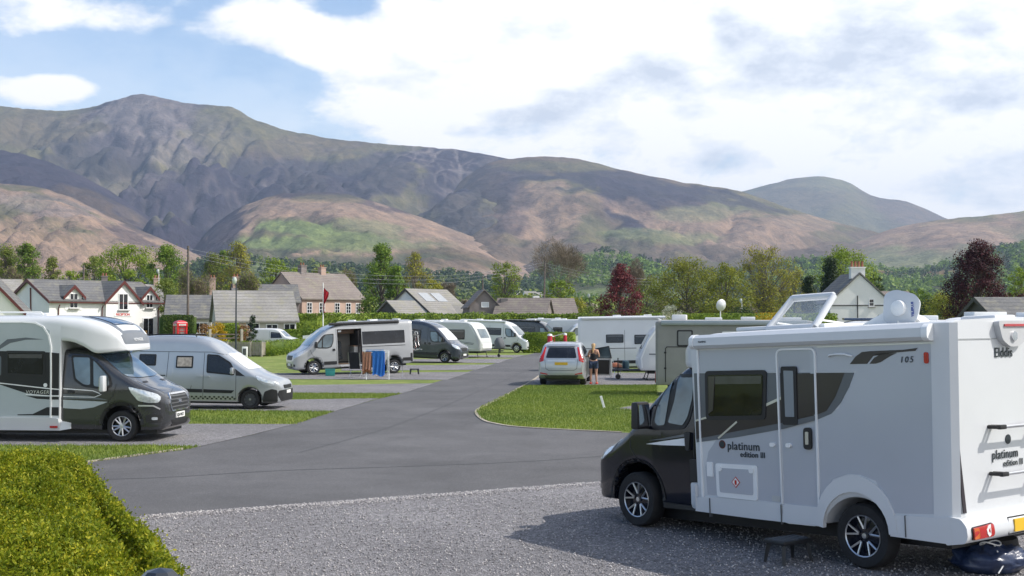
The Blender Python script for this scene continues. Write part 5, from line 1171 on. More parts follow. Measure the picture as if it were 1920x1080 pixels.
for y_ in (-.25,.25):
    b=bmesh.new(); tube(b,[(-.62,y_,hc-.08),(.55,y_+.02,hc-.08)],.012,6); tube(b,[(-.6,y_*.3,hc),(.55,y_*.3,hc)],.01,6); bobj('rail',b,TRIMW,t)
for sx in (-.5,.5):
    for sg in (1,-1): b=bmesh.new(); tube(b,[(sx,sg*.28,hc-.05),(sx+.08*sg,-sg*.34,0)],.014,6); bobj('leg',b,TRIMW,t)
c=ctr
towel('towel','salmon orange towel on the left of the clothes airer','towel',(c.x-.62,c.y-.25,c.z+hc-.06),(c.x-.22,c.y-.25,c.z+hc-.06),(.80,.95),mat('salmon_towel',(.52,.28,.20),.95,0,0,.1,30.,.4,60),1.)
towel('towel','bright blue towel draped over the middle of the clothes airer','towel',(c.x-.15,c.y-.25,c.z+hc-.05),(c.x+.38,c.y-.24,c.z+hc-.05),(1.05,.9),mat('blue_towel',(.05,.24,.70),.95,0,0,.15,30.,.4,60),3.)
towel('towel','small pale blue cloth hanging behind the bright blue towel','towel',(c.x-.50,c.y+.1,c.z+hc+.02),(c.x+.30,c.y+.1,c.z+hc+.02),(.12,.25),mat('pale_blue_towel',(.10,.32,.60),.95,0,0,.15,30.,.4,60),5.)
def chair(label,loc,rz,group='folding camping chairs'):
    t=thing('camping_chair',label,'folding chair',loc,rz,group); FB=mat('black_mesh_cloth',(.015,.015,.02),.9,0,0,.2)
    b=bmesh.new(); box(b,0,0,.42,.46,.48,.03,.01); bobj('seat',b,FB,t)
    b=bmesh.new(); box(b,-.30,0,.80,.03,.46,.76,.01,rot=Matrix.Rotation(R(-14),3,'Y')); bobj('backrest',b,FB,t)
    for y_ in (-.26,.26):
        b=bmesh.new(); tube(b,[(.25,y_,.02),(-.22,y_,.45),(-.42,y_,1.15)],.012,6); bobj('frame',b,ALU,t)
        b=bmesh.new(); tube(b,[(-.32,y_,.02),(.22,y_,.44),(.24,y_,.62),(-.24,y_,.64)],.012,6); bobj('frame',b,ALU,t)
        b=bmesh.new(); box(b,0,y_,.65,.42,.05,.03,.01); bobj('armrest',b,PLAS,t)
a=gp(668,709); chair('black folding camping chair left of the clothes airer, facing the open van door',(a[0],a[1],.02),R(80))
a=gp(688,706); chair('second folding camping chair, half hidden behind the clothes airer',(a[0],a[1]+.3,.02),R(140))
a=gp(624,704); t=thing('storage_crate','turquoise plastic crate on the ground under the front of the silver campervan','crate',(a[0],a[1]-.9,.02),.2)
TQ=mat('turquoise_plastic',(.02,.22,.20),.5); b=bmesh.new(); box(b,0,0,.15,.42,.30,.30,.02,tap=1.08); bobj('tub',b,TQ,t,sm=40); b=bmesh.new(); box(b,0,0,.315,.48,.35,.03,.01); bobj('lid',b,TQ,t)
a=gp(725,708); t=thing('camping_table','low folding camping table behind the blue towel, by the rear wheel','camping table',(a[0]+.3,a[1]+.8,.02),.1)
b=bmesh.new(); box(b,0,0,.5,.8,.5,.03,.01); bobj('table_top',b,PLASG,t)
for sx in (-.35,.35): b=bmesh.new(); tube(b,[(sx,-.2,0),(sx,.2,.49)],.012,6); tube(b,[(sx,.2,0),(sx,-.2,.49)],.012,6); bobj('leg',b,ALU,t)
# barbecue and crate by the caravan nose
a=gp(1158,712); t=thing('barbecue','low barbecue with brown lid and dark side bag beside the caravan drawbar','barbecue',(a[0],a[1]+1.,.02),.2)
b=bmesh.new(); lathe(b,[(.001,.30),(.22,.34),(.30,.46),(.31,.5),(.001,.5)],18,'z'); bobj('bowl',b,PLASG,t,sm=50)
b=bmesh.new(); lathe(b,[(.31,.51),(.27,.62),(.12,.70),(.001,.71)],18,'z'); bobj('lid',b,mat('copper_lid',(.32,.11,.05),.4,.2),t,sm=50)
for k in range(3): a_=k*2.1; b=bmesh.new(); tube(b,[(.2*math.cos(a_),.2*math.sin(a_),.36),(.32*math.cos(a_),.32*math.sin(a_),0)],.012,5); bobj('leg',b,ALU,t)
b=bmesh.new(); box(b,.50,.1,.55,.28,.3,.5,.08); bobj('side_bag',b,mat('teal_cloth',(.02,.06,.08),.8),t,sm=60)
# marker posts, hookup posts
def post(label,px,h,w_,lean=0,group='white marker posts',z=.01):
    a=gp(*px); t=thing('marker_post',label,'marker post',(a[0],a[1],z),0,group); t.rotation_euler=(0,R(lean),0)
    b=bmesh.new(); box(b,0,0,h/2,w_,w_*.6,h,.01); bobj('post',b,TRIMW,t)
    b=bmesh.new(); box(b,0,-w_*.32,h*.8,w_*.7,.006,h*.2); bobj('number_tag',b,PLW,t)
post('white marker post leaning to the left on the lawn in front of the taupe motorhome',(1133,766),.38,.07,-16)
a=gp(459,672); t=thing('hookup_post','white electric hookup box on the lawn left of the picket fence corner','hookup box',(a[0],a[1],.01),0)
b=bmesh.new(); box(b,0,0,.4,.35,.28,.8,.03); bobj('cabinet',b,TRIMW,t,sm=40); b=bmesh.new(); box(b,0,-.145,.45,.24,.01,.45,.004); bobj('panel_door',b,PLASG,t)
a=gp(570,672); t=thing('hookup_post','dark slim hookup post beside the nose of the silver campervan','hookup post',(a[0],a[1],.01),0)
b=bmesh.new(); box(b,0,0,.5,.22,.2,1.,.02); bobj('post',b,PLASG,t,sm=40); b=bmesh.new(); box(b,0,-.105,.75,.16,.01,.22); bobj('socket_cover',b,PLAS,t)
a=gp(940,668); t=thing('water_point','slim dark water point with white top left of the windbreak','water point',(a[0]-.2,a[1]+9,.01),0)
b=bmesh.new(); box(b,0,0,.5,.14,.14,1.0,.02); bobj('post',b,PLAS,t); b=bmesh.new(); box(b,0,0,1.05,.18,.18,.12,.02); bobj('cap',b,TRIMW,t)
# windbreak
def windbreak():
    P=[Vector((at(1031,660,95).x,95,0)),Vector((at(1040,660,95).x,95.6,0)),Vector((at(1060,660,95).x,95.2,0))]; o=P[0]; RC=mat('red_cloth',(.50,.03,.05),.9,0,0,.15,2.)
    t=thing('windbreak','rolled red and white windbreak standing on poles behind the silver estate car','windbreak',tuple(o))
    for p,r_,h in ((P[0],.20,1.45),(P[2],.13,1.5)):
        b=bmesh.new(); q=p-o; lathe(b,[(.001,.04),(r_,.06),(r_*1.06,h*.5),(r_*.9,h),(.001,h+.02)],14,'z',tuple(q)); bobj('cloth_roll',b,RC,t,sm=60)
        b=bmesh.new(); lathe(b,[(.001,h),(r_*1.0,h),(r_*.8,h+.14),(.001,h+.16)],14,'z',tuple(q)); bobj('white_end',b,TRIMW,t,sm=60)
    b=bmesh.new(); tube(b,[Vector((0,0,1.4)),P[1]-o+Vector((0,0,1.42)),P[2]-o+Vector((0,0,1.66))],.03,6); bobj('rope',b,TRIMW,t,sm=60)
    for p in (P[1],): b=bmesh.new(); tube(b,[p-o,p-o+Vector((0,0,1.5))],.03,6); bobj('pole',b,RC,t,sm=60)
windbreak()
# ---------------------------------------------------------------- posts, poles, wires, flag, phone box
WOOD=mat('weathered_pole',(.16,.13,.11),.85,0,0,.25,4.,.3)
STEEL=mat('dark_steel',(.04,.05,.06),.5,.3)
def lamp(label,px,py_top,Y,col=STEEL,r=.07,group='street lamps',head=True):
    p=at(px,py_top,Y); t=thing('street_lamp',label,'street lamp',(p.x,Y,0),0,group)
    b=bmesh.new(); tube(b,[(0,0,0),(0,0,p.z*.5),(0,0,p.z-.1)],[r,r*.8,r*.6],8); bobj('post',b,col,t,sm=60)
    if head: b=bmesh.new(); lathe(b,[(.05,p.z-.5),(.15,p.z-.38),(.17,p.z-.15),(.10,p.z),(.001,p.z+.02)],12,'z',(-.12,0,0)); bobj('lamp_head',b,mat('pale_lamp_glass',(.5,.55,.5),.2,0,.5),t,sm=50)
lamp('tall dark street lamp beside the picket fence, left of the lawn',443,520,90)
lamp('thin dark lamp post with pale head behind the long white campervan',1106,551,150,STEEL,.08)
lamp('slim white post with camera heads behind the white house',298,505,150,TRIMW,.06)
lamp('short pale lamp post among the bushes right of the round green tree',1391,560,150,TRIMW,.05)
POLES={}
def pole(label,px,py,Y,lean=0,r=.14,arm=True,extra=None):
    p=at(px,py,Y); t=thing('utility_pole',label,'utility pole',(p.x,Y,0),0,'wooden utility poles'); t.rotation_euler=(0,R(lean),0)
    b=bmesh.new(); tube(b,[(0,0,-.2),(0,0,p.z)],[r,r*.7],8); bobj('shaft',b,WOOD,t,sm=60)
    for z_ in (.25,.6,.95): b=bmesh.new(); box(b,0,-.16,p.z-z_,.16,.14,.12,.02); bobj('insulator',b,PLASG,t)
    POLES[label]=Vector((p.x,Y,p.z)); return POLES[label]
pA=pole('tall wooden utility pole between the white house and the bungalow',353,461,118)
pB=pole('wooden utility pole with a slight lean beside the bare tree',1019,489,168,1.)
pC=pole('short wooden utility pole above the grey chalet roofs',905,518,190)
pD=pole('wooden utility pole in front of the round green tree',1353,507,200)
pE=pole('short brown pole rising behind the white house roof',157,497,150)
def wire(label,a,b_,sag,dz=0,r=.010):
    P=[];n=24
    for i in range(n+1):
        u=i/n; q=a.lerp(b_,u); q.z-=sag*4*u*(1-u)-dz*0; P.append(q+Vector((0,0,dz)))
    b=bmesh.new(); tube(b,[p-P[0] for p in P],r,4); o=bobj('overhead_wire',b,mat('wire_grey',(.35,.36,.38),.5),loc=P[0]); tag(o,label,'wire','overhead wires')
for i,(dz,nm) in enumerate(((-.25,'top'),(-.6,'middle'),(-.95,'lowest'))):
    wire('%s overhead wire from the tall pole toward the bare tree'%nm,pA,pB,2.2+.1*i,dz)
    wire('%s overhead wire from the bare tree toward the round green tree'%nm,pB,pD,1.6+.1*i,dz)
# flag
p=at(606,530,128); t=thing('flagpole','white flagpole with a limp red flag behind the silver campervan','flagpole',(p.x,128,0))
b=bmesh.new(); tube(b,[(0,0,0),(0,0,p.z)],[.07,.045],8); bobj('pole',b,TRIMW,t,sm=60)
b=bmesh.new(); n=10; g=[]
for i in range(n+1):
    row=[]
    for j in range(15):
        u=i/n; v=j/14; row.append(b.verts.new((.05+u*.55*(1-.45*v)*(.6+.4*math.sin(v*5+1)), .22*math.sin(u*9+v*4)*u, p.z-.5-v*2.6-.5*u*(1-v))))
    g.append(row)
for i in range(n):
    for j in range(14): b.faces.new((g[i][j],g[i+1][j],g[i+1][j+1],g[i][j+1]))
bmesh.ops.solidify(b,geom=b.faces[:],thickness=.01); bobj('flag',b,mat('red_flag',(.55,.03,.05),.8),t,sm=80)
# telephone kiosk
def kiosk():
    p=at(338,600,108); t=thing('telephone_kiosk','red telephone kiosk in front of the dark clipped hedge','telephone kiosk',(p.x,108,0),R(38)); w_=.45; h=2.18
    b=bmesh.new(); box(b,0,0,.08,.98,.98,.16)
    for sx in (-1,1):
        for sy in (-1,1): box(b,sx*(w_-.06),sy*(w_-.06),.16+h/2,.14,.14,h)
    box(b,0,0,h+.05,.96,.96,.30,.02); bobj('frame',b,RED,t)
    b=bmesh.new(); z0=h+.20; lathe(b,[(.001,z0),(.66,z0),(.64,z0+.05),(.50,z0+.15),(.25,z0+.23),(.001,z0+.26)],4,'z')
    for v in b.verts: v.co=Matrix.Rotation(PI/4,3,'Z')@v.co
    bobj('domed_roof',b,RED,t,sm=30)
    for k,(nx,ny) in enumerate(((0,-1),(1,0),(-1,0),(0,1))):
        rot=Matrix.Rotation(math.atan2(nx,-ny),3,'Z'); b=bmesh.new()
        box(b,0,-w_+.08,1.2,.66,.03,1.98); 
        for v in b.verts: v.co=rot@v.co
        pn=bobj('glass_panel',b,mat('kiosk_glass',(.25,.20,.20),.1,0,.5),t)
        b=bmesh.new(); 
        for i in range(9): box(b,0,-w_+.055,.24+i*.24,.68,.035,.035)
        for x_ in (-.32,-.2,.2,.32): box(b,x_,-w_+.053,1.2,.03,.03,2.0)
        box(b,0,-w_+.05,.36,.68,.04,.4)
        for v in b.verts: v.co=rot@v.co
        bobj('glazing_bars',b,RED,pn)
        b=bmesh.new(); box(b,0,-w_-.035,h+.06,.62,.02,.13)
        for v in b.verts: v.co=rot@v.co
        sg=bobj('sign_panel',b,PLW,t)
        text_mesh('TELEPHONE',.10,INK,'lettering',sg,(rot.to_4x4())@Matrix(((1,0,0,-.28),(0,0,-1,-w_-.05),(0,1,0,h+.025),(0,0,0,1))),ext=.001)
kiosk()
# picket fence
def fence(label,P,h,group,gap=.13,pw=.10,m=None,postgap=1.9):
    m=m or mat('fence_wood',(.30,.27,.23),.9,0,0,.2,3.); o=Vector(P[0]); t=thing('picket_fence',label,'fence',tuple(o),0,group)
    b=bmesh.new(); r_=bmesh.new(); 
    for a,c in zip(P,P[1:]):
        a=Vector(a)-o;c=Vector(c)-o; L=(c-a).length; d=(c-a).normalized(); ang=math.atan2(d.y,d.x); rot=Matrix.Rotation(ang,3,'Z'); n=int(L/gap)
        for i in range(n): q=a+d*(i+.5)*L/n; box(b,q.x,q.y,h/2+.05,pw,.02,h-.1,rot=rot)
        for z_ in (.3,h-.2): q=(a+c)/2+rot@Vector((0,.035,0)); box(r_,q.x,q.y,z_,L,.04,.09,rot=rot)
        for i in range(int(L/postgap)+1):
            q=a+d*i*postgap; bb=bmesh.new(); box(bb,q.x,q.y-.05,h/2,.11,.11,h+.06,rot=rot); bobj('post',bb,mat('pale_post',(.42,.38,.32),.9,0,0,.15),t)
    bobj('pickets',b,m,t); bobj('rails',r_,m,t)
P0=gp(300,667);P1=gp(491,669);P2=gp(640,652)
fence('grey wooden picket fence along the far side of the lawn',[(*P0,0),(P1[0],P1[1],0),(P2[0],P2[1]+2,0)],1.05,None)
# gate
p=at(403,640,100); t=thing('timber_gate','timber gate with pale posts left of the low hedge','gate',(p.x-.4,100,0),R(20))
b=bmesh.new()
for z_ in (.3,.6,.9,1.2,1.5): box(b,1.2,0,z_,2.2,.04,.10)
tube(b,[(.1,0,.3),(2.3,0,1.5)],.04,4); bobj('gate_frame',b,WOOD,t)
for x_ in (0,2.5): b=bmesh.new(); box(b,x_,0,.95,.2,.2,1.9,.03); bobj('gate_post',b,mat('pale_post',(.42,.38,.32),.9,0,0,.15),t)
p=at(588,640,104); t=thing('notice_board','low white notice board with arched top above the picket fence','sign',(p.x,104,0),0)
b=bmesh.new(); prism(b,[(-.9,.9),(.9,.9),(.9,1.35),(.35,1.4),(.2,1.52),(-.2,1.52),(-.35,1.4),(-.9,1.35)],-.02,.02,(0,2,1)); bobj('board',b,TRIMW,t)
for x_ in (-.75,.75): b=bmesh.new(); box(b,x_,.05,.55,.08,.08,1.1); bobj('post',b,TRIMW,t)
# ================================================================ houses
def slate(name,c1,c2,c3):
    m=ground_mat(name,c1,c2,5.,.35,rough=.8,bump=.2,c3=c3,spec=.3); nt=m.node_tree; L=nt.links.new
    co=N(nt,'ShaderNodeTexCoord').outputs['Object']; wv=N(nt,'ShaderNodeTexWave',Scale=1.1,Distortion=.6,Detail=2.,bands_direction='Z'); L(co,wv.inputs['Vector'])
    b=nt.nodes['Principled BSDF']; src=b.inputs['Base Color'].links[0].from_socket
    r=ramp(nt,wv.outputs['Fac'],[(.0,(.78,.78,.78)),(.35,(1.05,1.05,1.05))]); L(mulmix(nt,src,r.outputs[0],1.,'MULTIPLY'),b.inputs['Base Color']); return m
SL1=slate('roof_slate',(.10,.10,.105),(.20,.20,.20),(.22,.21,.17)); SL2=slate('pale_slate',(.20,.19,.18),(.34,.33,.31),(.26,.25,.19)); SL3=slate('brown_slate',(.16,.13,.12),(.26,.23,.21),(.24,.22,.17))
WREN=mat('white_render',(.82,.82,.80),.85,0,0,.05,.6,.2,30); PINK=mat('pink_render',(.46,.33,.27),.9,0,0,.12,.7,.3,20); CRM=mat('cream_render',(.52,.49,.43),.9,0,0,.08,.8); GRR=mat('grey_render',(.33,.32,.31),.9,0,0,.1,.8); GRN_=mat('rough_stone',(.22,.19,.18),.95,0,0,.2,1.2,.4)
OXB=mat('oxblood_board',(.10,.018,.014),.5); DKW=mat('dark_board',(.05,.045,.04),.6)
def gabprism(b,x0,x1,y0,y1,z0,ze,zr,axis='x'):
    """pentagonal wall volume; ridge along axis"""
    if axis=='x':
        m_=(y0+y1)/2; prism(b,[(y0,z0),(y1,z0),(y1,ze),(m_,zr),(y0,ze)],x0,x1,(1,2,0))
    else:
        m_=(x0+x1)/2; prism(b,[(x0,z0),(x1,z0),(x1,ze),(m_,zr),(x0,ze)],y0,y1,(0,2,1))
def gabroof(b,x0,x1,y0,y1,ze,zr,axis='x',ov=.3,ev=.35,th=.14,lift=.03):
    if axis=='x':
        m_=(y0+y1)/2; sl=(zr-ze)/(m_-y0)
        prism(b,[(y0-ev,ze-ev*sl+lift),(m_,zr+lift),(y1+ev,ze-ev*sl+lift),(y1+ev,ze-ev*sl+lift+th),(m_,zr+lift+th*1.15),(y0-ev,ze-ev*sl+lift+th)],x0-ov,x1+ov,(1,2,0))
    else:
        m_=(x0+x1)/2; sl=(zr-ze)/(m_-x0)
        prism(b,[(x0-ev,ze-ev*sl+lift),(m_,zr+lift),(x1+ev,ze-ev*sl+lift),(x1+ev,ze-ev*sl+lift+th),(m_,zr+lift+th*1.15),(x0-ev,ze-ev*sl+lift+th)],y0-ov,y1,(0,2,1))
def tri(b): bmesh.ops.triangulate(b,faces=[f for f in b.faces if len(f.verts)>4])
def wind(t,o,side,u,z,w_,h_,L,fm=TRIMW,gm=GLASS,bars=1,sill=True,y0=0.,W=0,name='window',hb=0):
    """window centred at (u,z) on a wall: F front (y=y0), L left gable (x=0), R right gable (x=L)"""
    def put(b,cx,cy,cz,sx,sy,sz):
        if side=='F': box(b,cx,y0+cy,cz,sx,sy,sz)
        elif side=='L': box(b,cy,cx,cz,sy,sx,sz)
        elif side=='B': box(b,cx,W-cy,cz,sx,sy,sz)
        else: box(b,L-cy,cx,cz,sy,sx,sz)
    b=bmesh.new(); e=.09
    put(b,u,-.02,z+h_/2,w_+e,.10,e); put(b,u,-.02,z-h_/2,w_+e,.10,e)
    put(b,u-w_/2,-.022,z,e,.10,h_); put(b,u+w_/2,-.022,z,e,.10,h_)
    for i in range(bars): put(b,u-w_/2+w_*(i+1)/(bars+1),-.018,z,.06,.09,h_)
    for i in range(hb): put(b,u,-.016,z-h_/2+h_*(i+1)/(hb+1),w_,.09,.05)
    f=bobj(name,b,fm,t); b=bmesh.new(); put(b,u,.0,z,w_,.06,h_); bobj('pane',b,gm,f)
    if sill: b=bmesh.new(); put(b,u,-.08,z-h_/2-.10,w_+.3,.22,.09); bobj('sill',b,GRR,f)
def house(name,label,px,Y,phi,L,W,he,hr,wm,rm,wins=(),chim=(),cat='house',base=0.,skip=(),board=None,rx=0,pots=2,ov=.25,group=None):
    p=at(px,600,Y); t=thing(name,label,cat,(p.x,Y,0),R(phi),group)
    b=bmesh.new(); gabprism(b,0,L,0,W,base,he,hr); tri(b); bobj('walls',b,wm,t)
    b=bmesh.new(); gabroof(b,0,L,0,W,he,hr,ov=ov); tri(b); rf=bobj('roof',b,rm,t)
    if board:
        for x_ in (-ov-.06,L+ov+.0):
            b=bmesh.new(); m_=W/2; sl=(hr-he)/m_
            prism(b,[(-.38,he-.38*sl-.14),(m_,hr-.14),(W+.38,he-.38*sl-.14),(W+.38,he-.38*sl+.16),(m_,hr+.2),(-.38,he-.38*sl+.16)],x_,x_+.06,(1,2,0)); tri(b); bobj('bargeboard',b,board,rf)
    for w_ in wins: wind(t,None,*w_[:5],L,**(w_[5] if len(w_)>5 else {}))
    for (x_,y_,sx,sy,zt,m_) in chim:
        b=bmesh.new(); box(b,x_,y_,(zt+he)/2,sx,sy,zt-he); box(b,x_,y_,zt,sx+.16,sy+.16,.14); c=bobj('chimney',b,m_,rf)
        for i in range(pots): b=bmesh.new(); lathe(b,[(.12,zt),(.10,zt+.45),(.13,zt+.48),(.001,zt+.48)],8,'z',(x_+(i-(pots-1)/2)*sx*.5,y_,0)); bobj('chimney_pot',b,mat('terracotta',(.30,.12,.07),.8),c)
    return t
def wf(side,u,z,w_,h_,**k): return (side,u,z,w_,h_,k)
# --- white house with dormers
WH=house('white_house','white rendered house with oxblood bargeboards, dormers and a red sign, left',92,128,50,13.2,8.,4.7,6.75,WREN,SL1,
  [wf('F',11.7,1.85,1.3,2.0,fm=TRIMW,bars=1),wf('F',2.2,2.1,1.0,1.2)],board=OXB)
def gablet(t,x0,x1,pr,z0,ze,zr,W,win,deep,board=OXB):
    b=bmesh.new(); gabprism(b,x0,x1,-pr,deep,z0,ze,zr,'y'); tri(b); g=bobj('gable_wing',b,WREN,t)
    b=bmesh.new(); gabroof(b,x0,x1,-pr,deep,ze,zr,'y',.22,.28,.12,.035); tri(b); r_=bobj('gable_roof',b,SL1,t)
    m_=(x0+x1)/2; sl=(zr-ze)/(m_-x0); b=bmesh.new()
    prism(b,[(x0-.32,ze-.32*sl-.22),(m_,zr-.22),(x1+.32,ze-.32*sl-.22),(x1+.32,ze-.32*sl+.12),(m_,zr+.16),(x0-.32,ze-.32*sl+.12)],-pr-.28,-pr-.22,(0,2,1)); tri(b); bobj('bargeboard',b,board,r_)
    if win: wind(t,None,'F',m_,win[0],win[1],win[2],0,y0=-pr,bars=1)
gablet(WH,6.3,10.4,.35,0,4.7,6.72,8,(4.6,1.1,1.7),4.0)
gablet(WH,1.75,3.65,.05,3.7,5.25,6.15,8,(4.65,.9,1.5),3.0); gablet(WH,10.95,12.65,.05,3.7,5.25,6.15,8,(4.7,.8,1.4),3.0)
b=bmesh.new(); box(b,8.2,-.37,1.85,2.6,.08,.85); WP=bobj('shop_window',b,GLASS,WH); b=bmesh.new()
for i in range(5): box(b,7.0+i*.6,-.42,1.85,.07,.06,.9)
box(b,8.2,-.42,2.28,2.7,.06,.1); box(b,8.2,-.42,1.42,2.7,.06,.12); bobj('glazing_bars',b,TRIMW,WP)
b=bmesh.new(); box(b,7.6,-.9,.7,1.8,.08,1.4); box(b,7.6,-.6,1.4,2.0,.7,.08); bobj('white_porch',b,TRIMW,WH)
b=bmesh.new(); box(b,8.3,-.38,3.25,2.1,.03,.46); sg=bobj('sign_board',b,TRIMW,WH)
text_mesh('RECEPTION',.34,mat('red_letter',(.55,.05,.04),.6),'lettering',sg,Matrix(((1,0,0,8.3),(0,0,-1,-.405),(0,1,0,3.13),(0,0,0,1))),bold=.012,align='CENTER',spacing=.9)
b=bmesh.new(); box(b,10.9,-.4,1.1,.6,.4,.8,.05); bobj('parcel_box',b,mat('ochre_box',(.55,.30,.06),.6),WH)
for x_ in (1.0,6.0,12.9): b=bmesh.new(); tube(b,[(x_,-.3,4.2),(x_,-.10,3.9),(x_,-.08,0)],.06,6); bobj('downpipe',b,OXB,WH)
b=bmesh.new(); box(b,6.6,-.34,4.46,13.6,.14,.12); bobj('gutter',b,OXB,WH)
b=bmesh.new(); tube(b,[(-.08,3.6,6.0),(-.08,3.5,3.9),(-.08,3.5,0)],.07,6); bobj('downpipe',b,OXB,WH)
b=bmesh.new(); rot=Matrix.Rotation(math.atan2(2.3,4.),3,'X'); box(b,4.8,2.1,5.72,.8,1.2,.08,rot=rot); bobj('roof_light',b,SKYL,WH)
# --- left-most gable
LF=house('white_house','white gable end with an oxblood bargeboard at the far left edge, above the charcoal motorhome',55,104,107,9.,6.2,2.8,6.1,WREN,SL1,[],board=OXB)
# houses behind
house('grey_roofed_house','low grey slate roofed house behind the left edge of the white house',-70,160,30,7.5,8.,5.2,7.9,CRM,SL2)
house('grey_roofed_house','dark slate roofed cottage with a white right gable, behind the white house',84,175,20,7.2,7.,5.9,7.6,WREN,SL1)
house('grey_roofed_house','slate roofed house with two end chimneys, behind the right end of the white house',192,170,22,8.0,8.,5.4,7.5,CRM,SL2,chim=((.5,4,.8,.7,8.7,GRN_),(7.5,4,.8,.7,8.5,PINK)))
# bungalows
house('bungalow','lower left bungalow with a dark bargeboard, behind the telephone kiosk',312,132,12,4.6,8.,2.9,5.2,CRM,SL1,[wf('F',3.6,1.8,1.2,1.1,bars=2),wf('F',1.4,1.8,1.2,1.1)],board=DKW)
house('bungalow','wide pale slate bungalow behind the yellow bush and the topiary',409,113,17,7.0,9.,2.6,5.25,CRM,SL2,[wf('F',1.2,1.6,1.5,1.2,bars=2,hb=1),wf('F',3.1,1.6,1.1,1.5,bars=1),wf('F',4.8,1.7,1.0,1.1),wf('F',6.4,1.5,1.0,1.6)])
house('dark_roofed_house','low dark roofed house with two brick chimneys, behind the bungalow',440,185,18,9.5,7.,5.4,7.9,GRN_,SL1,chim=((-3.0,3,.9,.8,8.9,PINK),(.4,3,.9,.8,9.1,PINK)))
# pink stone house
house('stone_house','pinkish rendered two storey house with five windows and two chimneys',566,195,50,13.2,9.8,6.1,10.1,PINK,SL3,
  [wf('F',1.5,4.55,1.0,1.6,hb=2),wf('F',4.1,4.55,1.1,1.6,hb=2),wf('F',7.3,4.55,1.0,1.6,hb=2),wf('F',9.7,4.55,1.0,1.6,hb=2),wf('F',11.8,4.55,.9,1.6,hb=2)],chim=((4.2,4.9,1.1,.9,11.4,GRN_),(8.4,4.9,1.0,.8,11.2,PINK)))
# modern white house
MH=house('modern_house','modern white house with a pale patched roof and one black framed gable window',812,165,52,8.,9.6,3.3,6.7,WREN,SL2,[wf('L',4.2,4.2,1.2,1.2,fm=PLAS,bars=0,sill=False)],board=DKW)
MH.rotation_euler=(0,0,R(52))
b=bmesh.new(); sl=3.4/4.8; rot=Matrix.Rotation(math.atan(sl),3,'X')
for x_ in (2.2,4.7): box(b,x_,3.1,5.72,1.9,2.0,.06,rot=rot)
bobj('solar_panels',b,mat('pale_panel',(.36,.38,.40),.25,.2,.5),MH)
house('garden_pavilion','low pavilion with a dark glazed gable, left of the modern white house',755,158,48,4.5,5.6,2.9,5.0,DKW,SL2,[wf('L',2.8,3.3,2.6,.7,fm=DKW,gm=mat('brown_glass',(.05,.03,.025),.1),sill=False)])
house('modern_house','small twin gabled annex with white gable ends, right of the modern house',838,168,15,3.2,5.,2.9,4.6,WREN,SL2)
house('modern_house','narrow annex with a sunlit white gable, next to the grey chalet',866,166,-30,4.,3.6,2.9,4.9,WREN,SL2)
# grey chalets
CHA=house('chalet','grey brown chalet with a large steep roof and a small white roof light',880,160,8,5.0,8.4,2.9,2.95,GRN_,SL3)
b=bmesh.new(); gabprism(b,.0,3.8,-.2,8.,0,4.4,6.4,'y'); tri(b); bobj('gable_front',b,GRN_,CHA)
b=bmesh.new(); gabroof(b,.0,3.8,-.2,8.,4.4,6.4,'y',.3,.3,.12,.05); tri(b); bobj('gable_roof',b,SL3,CHA)
wind(CHA,None,'F',2.0,4.6,.9,.6,0,y0=-.2,bars=0,gm=mat('bright_window',(.6,.63,.65),.1,0,.5),sill=False)
b=bmesh.new(); box(b,4.5,.4,4.0,.9,.9,2.8); bobj('chimney',b,mat('grey_stack',(.17,.16,.16),.9),CHA)
house('chalet','long brown chalet roof sloping down to the right, between two chimneys',925,158,-12,6.5,7.,2.7,5.3,GRN_,SL3)
C2=house('chalet','brown roofed chalet with a tall white chimney beside the utility pole',975,164,10,7.8,7.,2.8,5.4,GRN_,SL3)
b=bmesh.new(); box(b,2.1,-.2,4.0,.8,.6,3.6); bobj('chimney',b,WREN,C2)
b=bmesh.new(); gabprism(b,-.2,4.2,-.5,4.,0,3.3,5.4,'y'); tri(b); bobj('gable_front',b,GRR,C2); b=bmesh.new(); gabroof(b,-.2,4.2,-.5,4.,3.3,5.4,'y',.2,.25,.12,.05); tri(b); bobj('gable_roof',b,SL3,C2)
# right white house
RH=house('white_house','white house with a steep gable and clustered chimney pots, right of the open skylight',1562,142,2,6.6,7.,4.2,4.25,WREN,SL1)
b=bmesh.new(); gabprism(b,-.1,6.0,-.3,7.,0,5.6,8.0,'y') if False else gabprism(b,-.4,6.4,-.3,7.,0,4.7,7.8,'y'); tri(b); bobj('gable_front',b,WREN,RH)
b=bmesh.new(); gabroof(b,-.4,6.4,-.3,7.,4.7,7.8,'y',.2,.4,.16,.05); tri(b); bobj('gable_roof',b,SL1,RH)
wind(RH,None,'F',4.3,4.6,.55,.8,0,y0=-.3,bars=0,hb=1,gm=GLASS)
b=bmesh.new(); tube(b,[(2.7,-.38,5.4),(2.7,-.38,0)],.06,6); bobj('downpipe',b,PLAS,RH)
b=bmesh.new(); box(b,2.9,.4,8.0,1.6,.8,1.3); box(b,2.9,.4,8.6,1.8,.95,.15); c_=bobj('chimney',b,WREN,RH)
for i in range(4): b=bmesh.new(); lathe(b,[(.16,8.6),(.13,9.3),(.17,9.34),(.001,9.34)],8,'z',(2.3+i*.4,.4,0)); bobj('chimney_pot',b,mat('terracotta',(.30,.12,.07),.8),c_)
house('white_house','low brown roofed wing right of the steep white gable',1640,146,4,5.0,6.,4.3,5.9,CRM,SL3)
house('slate_outbuilding','dark slate roofed outbuilding at the right edge beside the copper beech',1868,95,12,7.,5.,2.7,4.25,DKW,SL1,board=DKW)
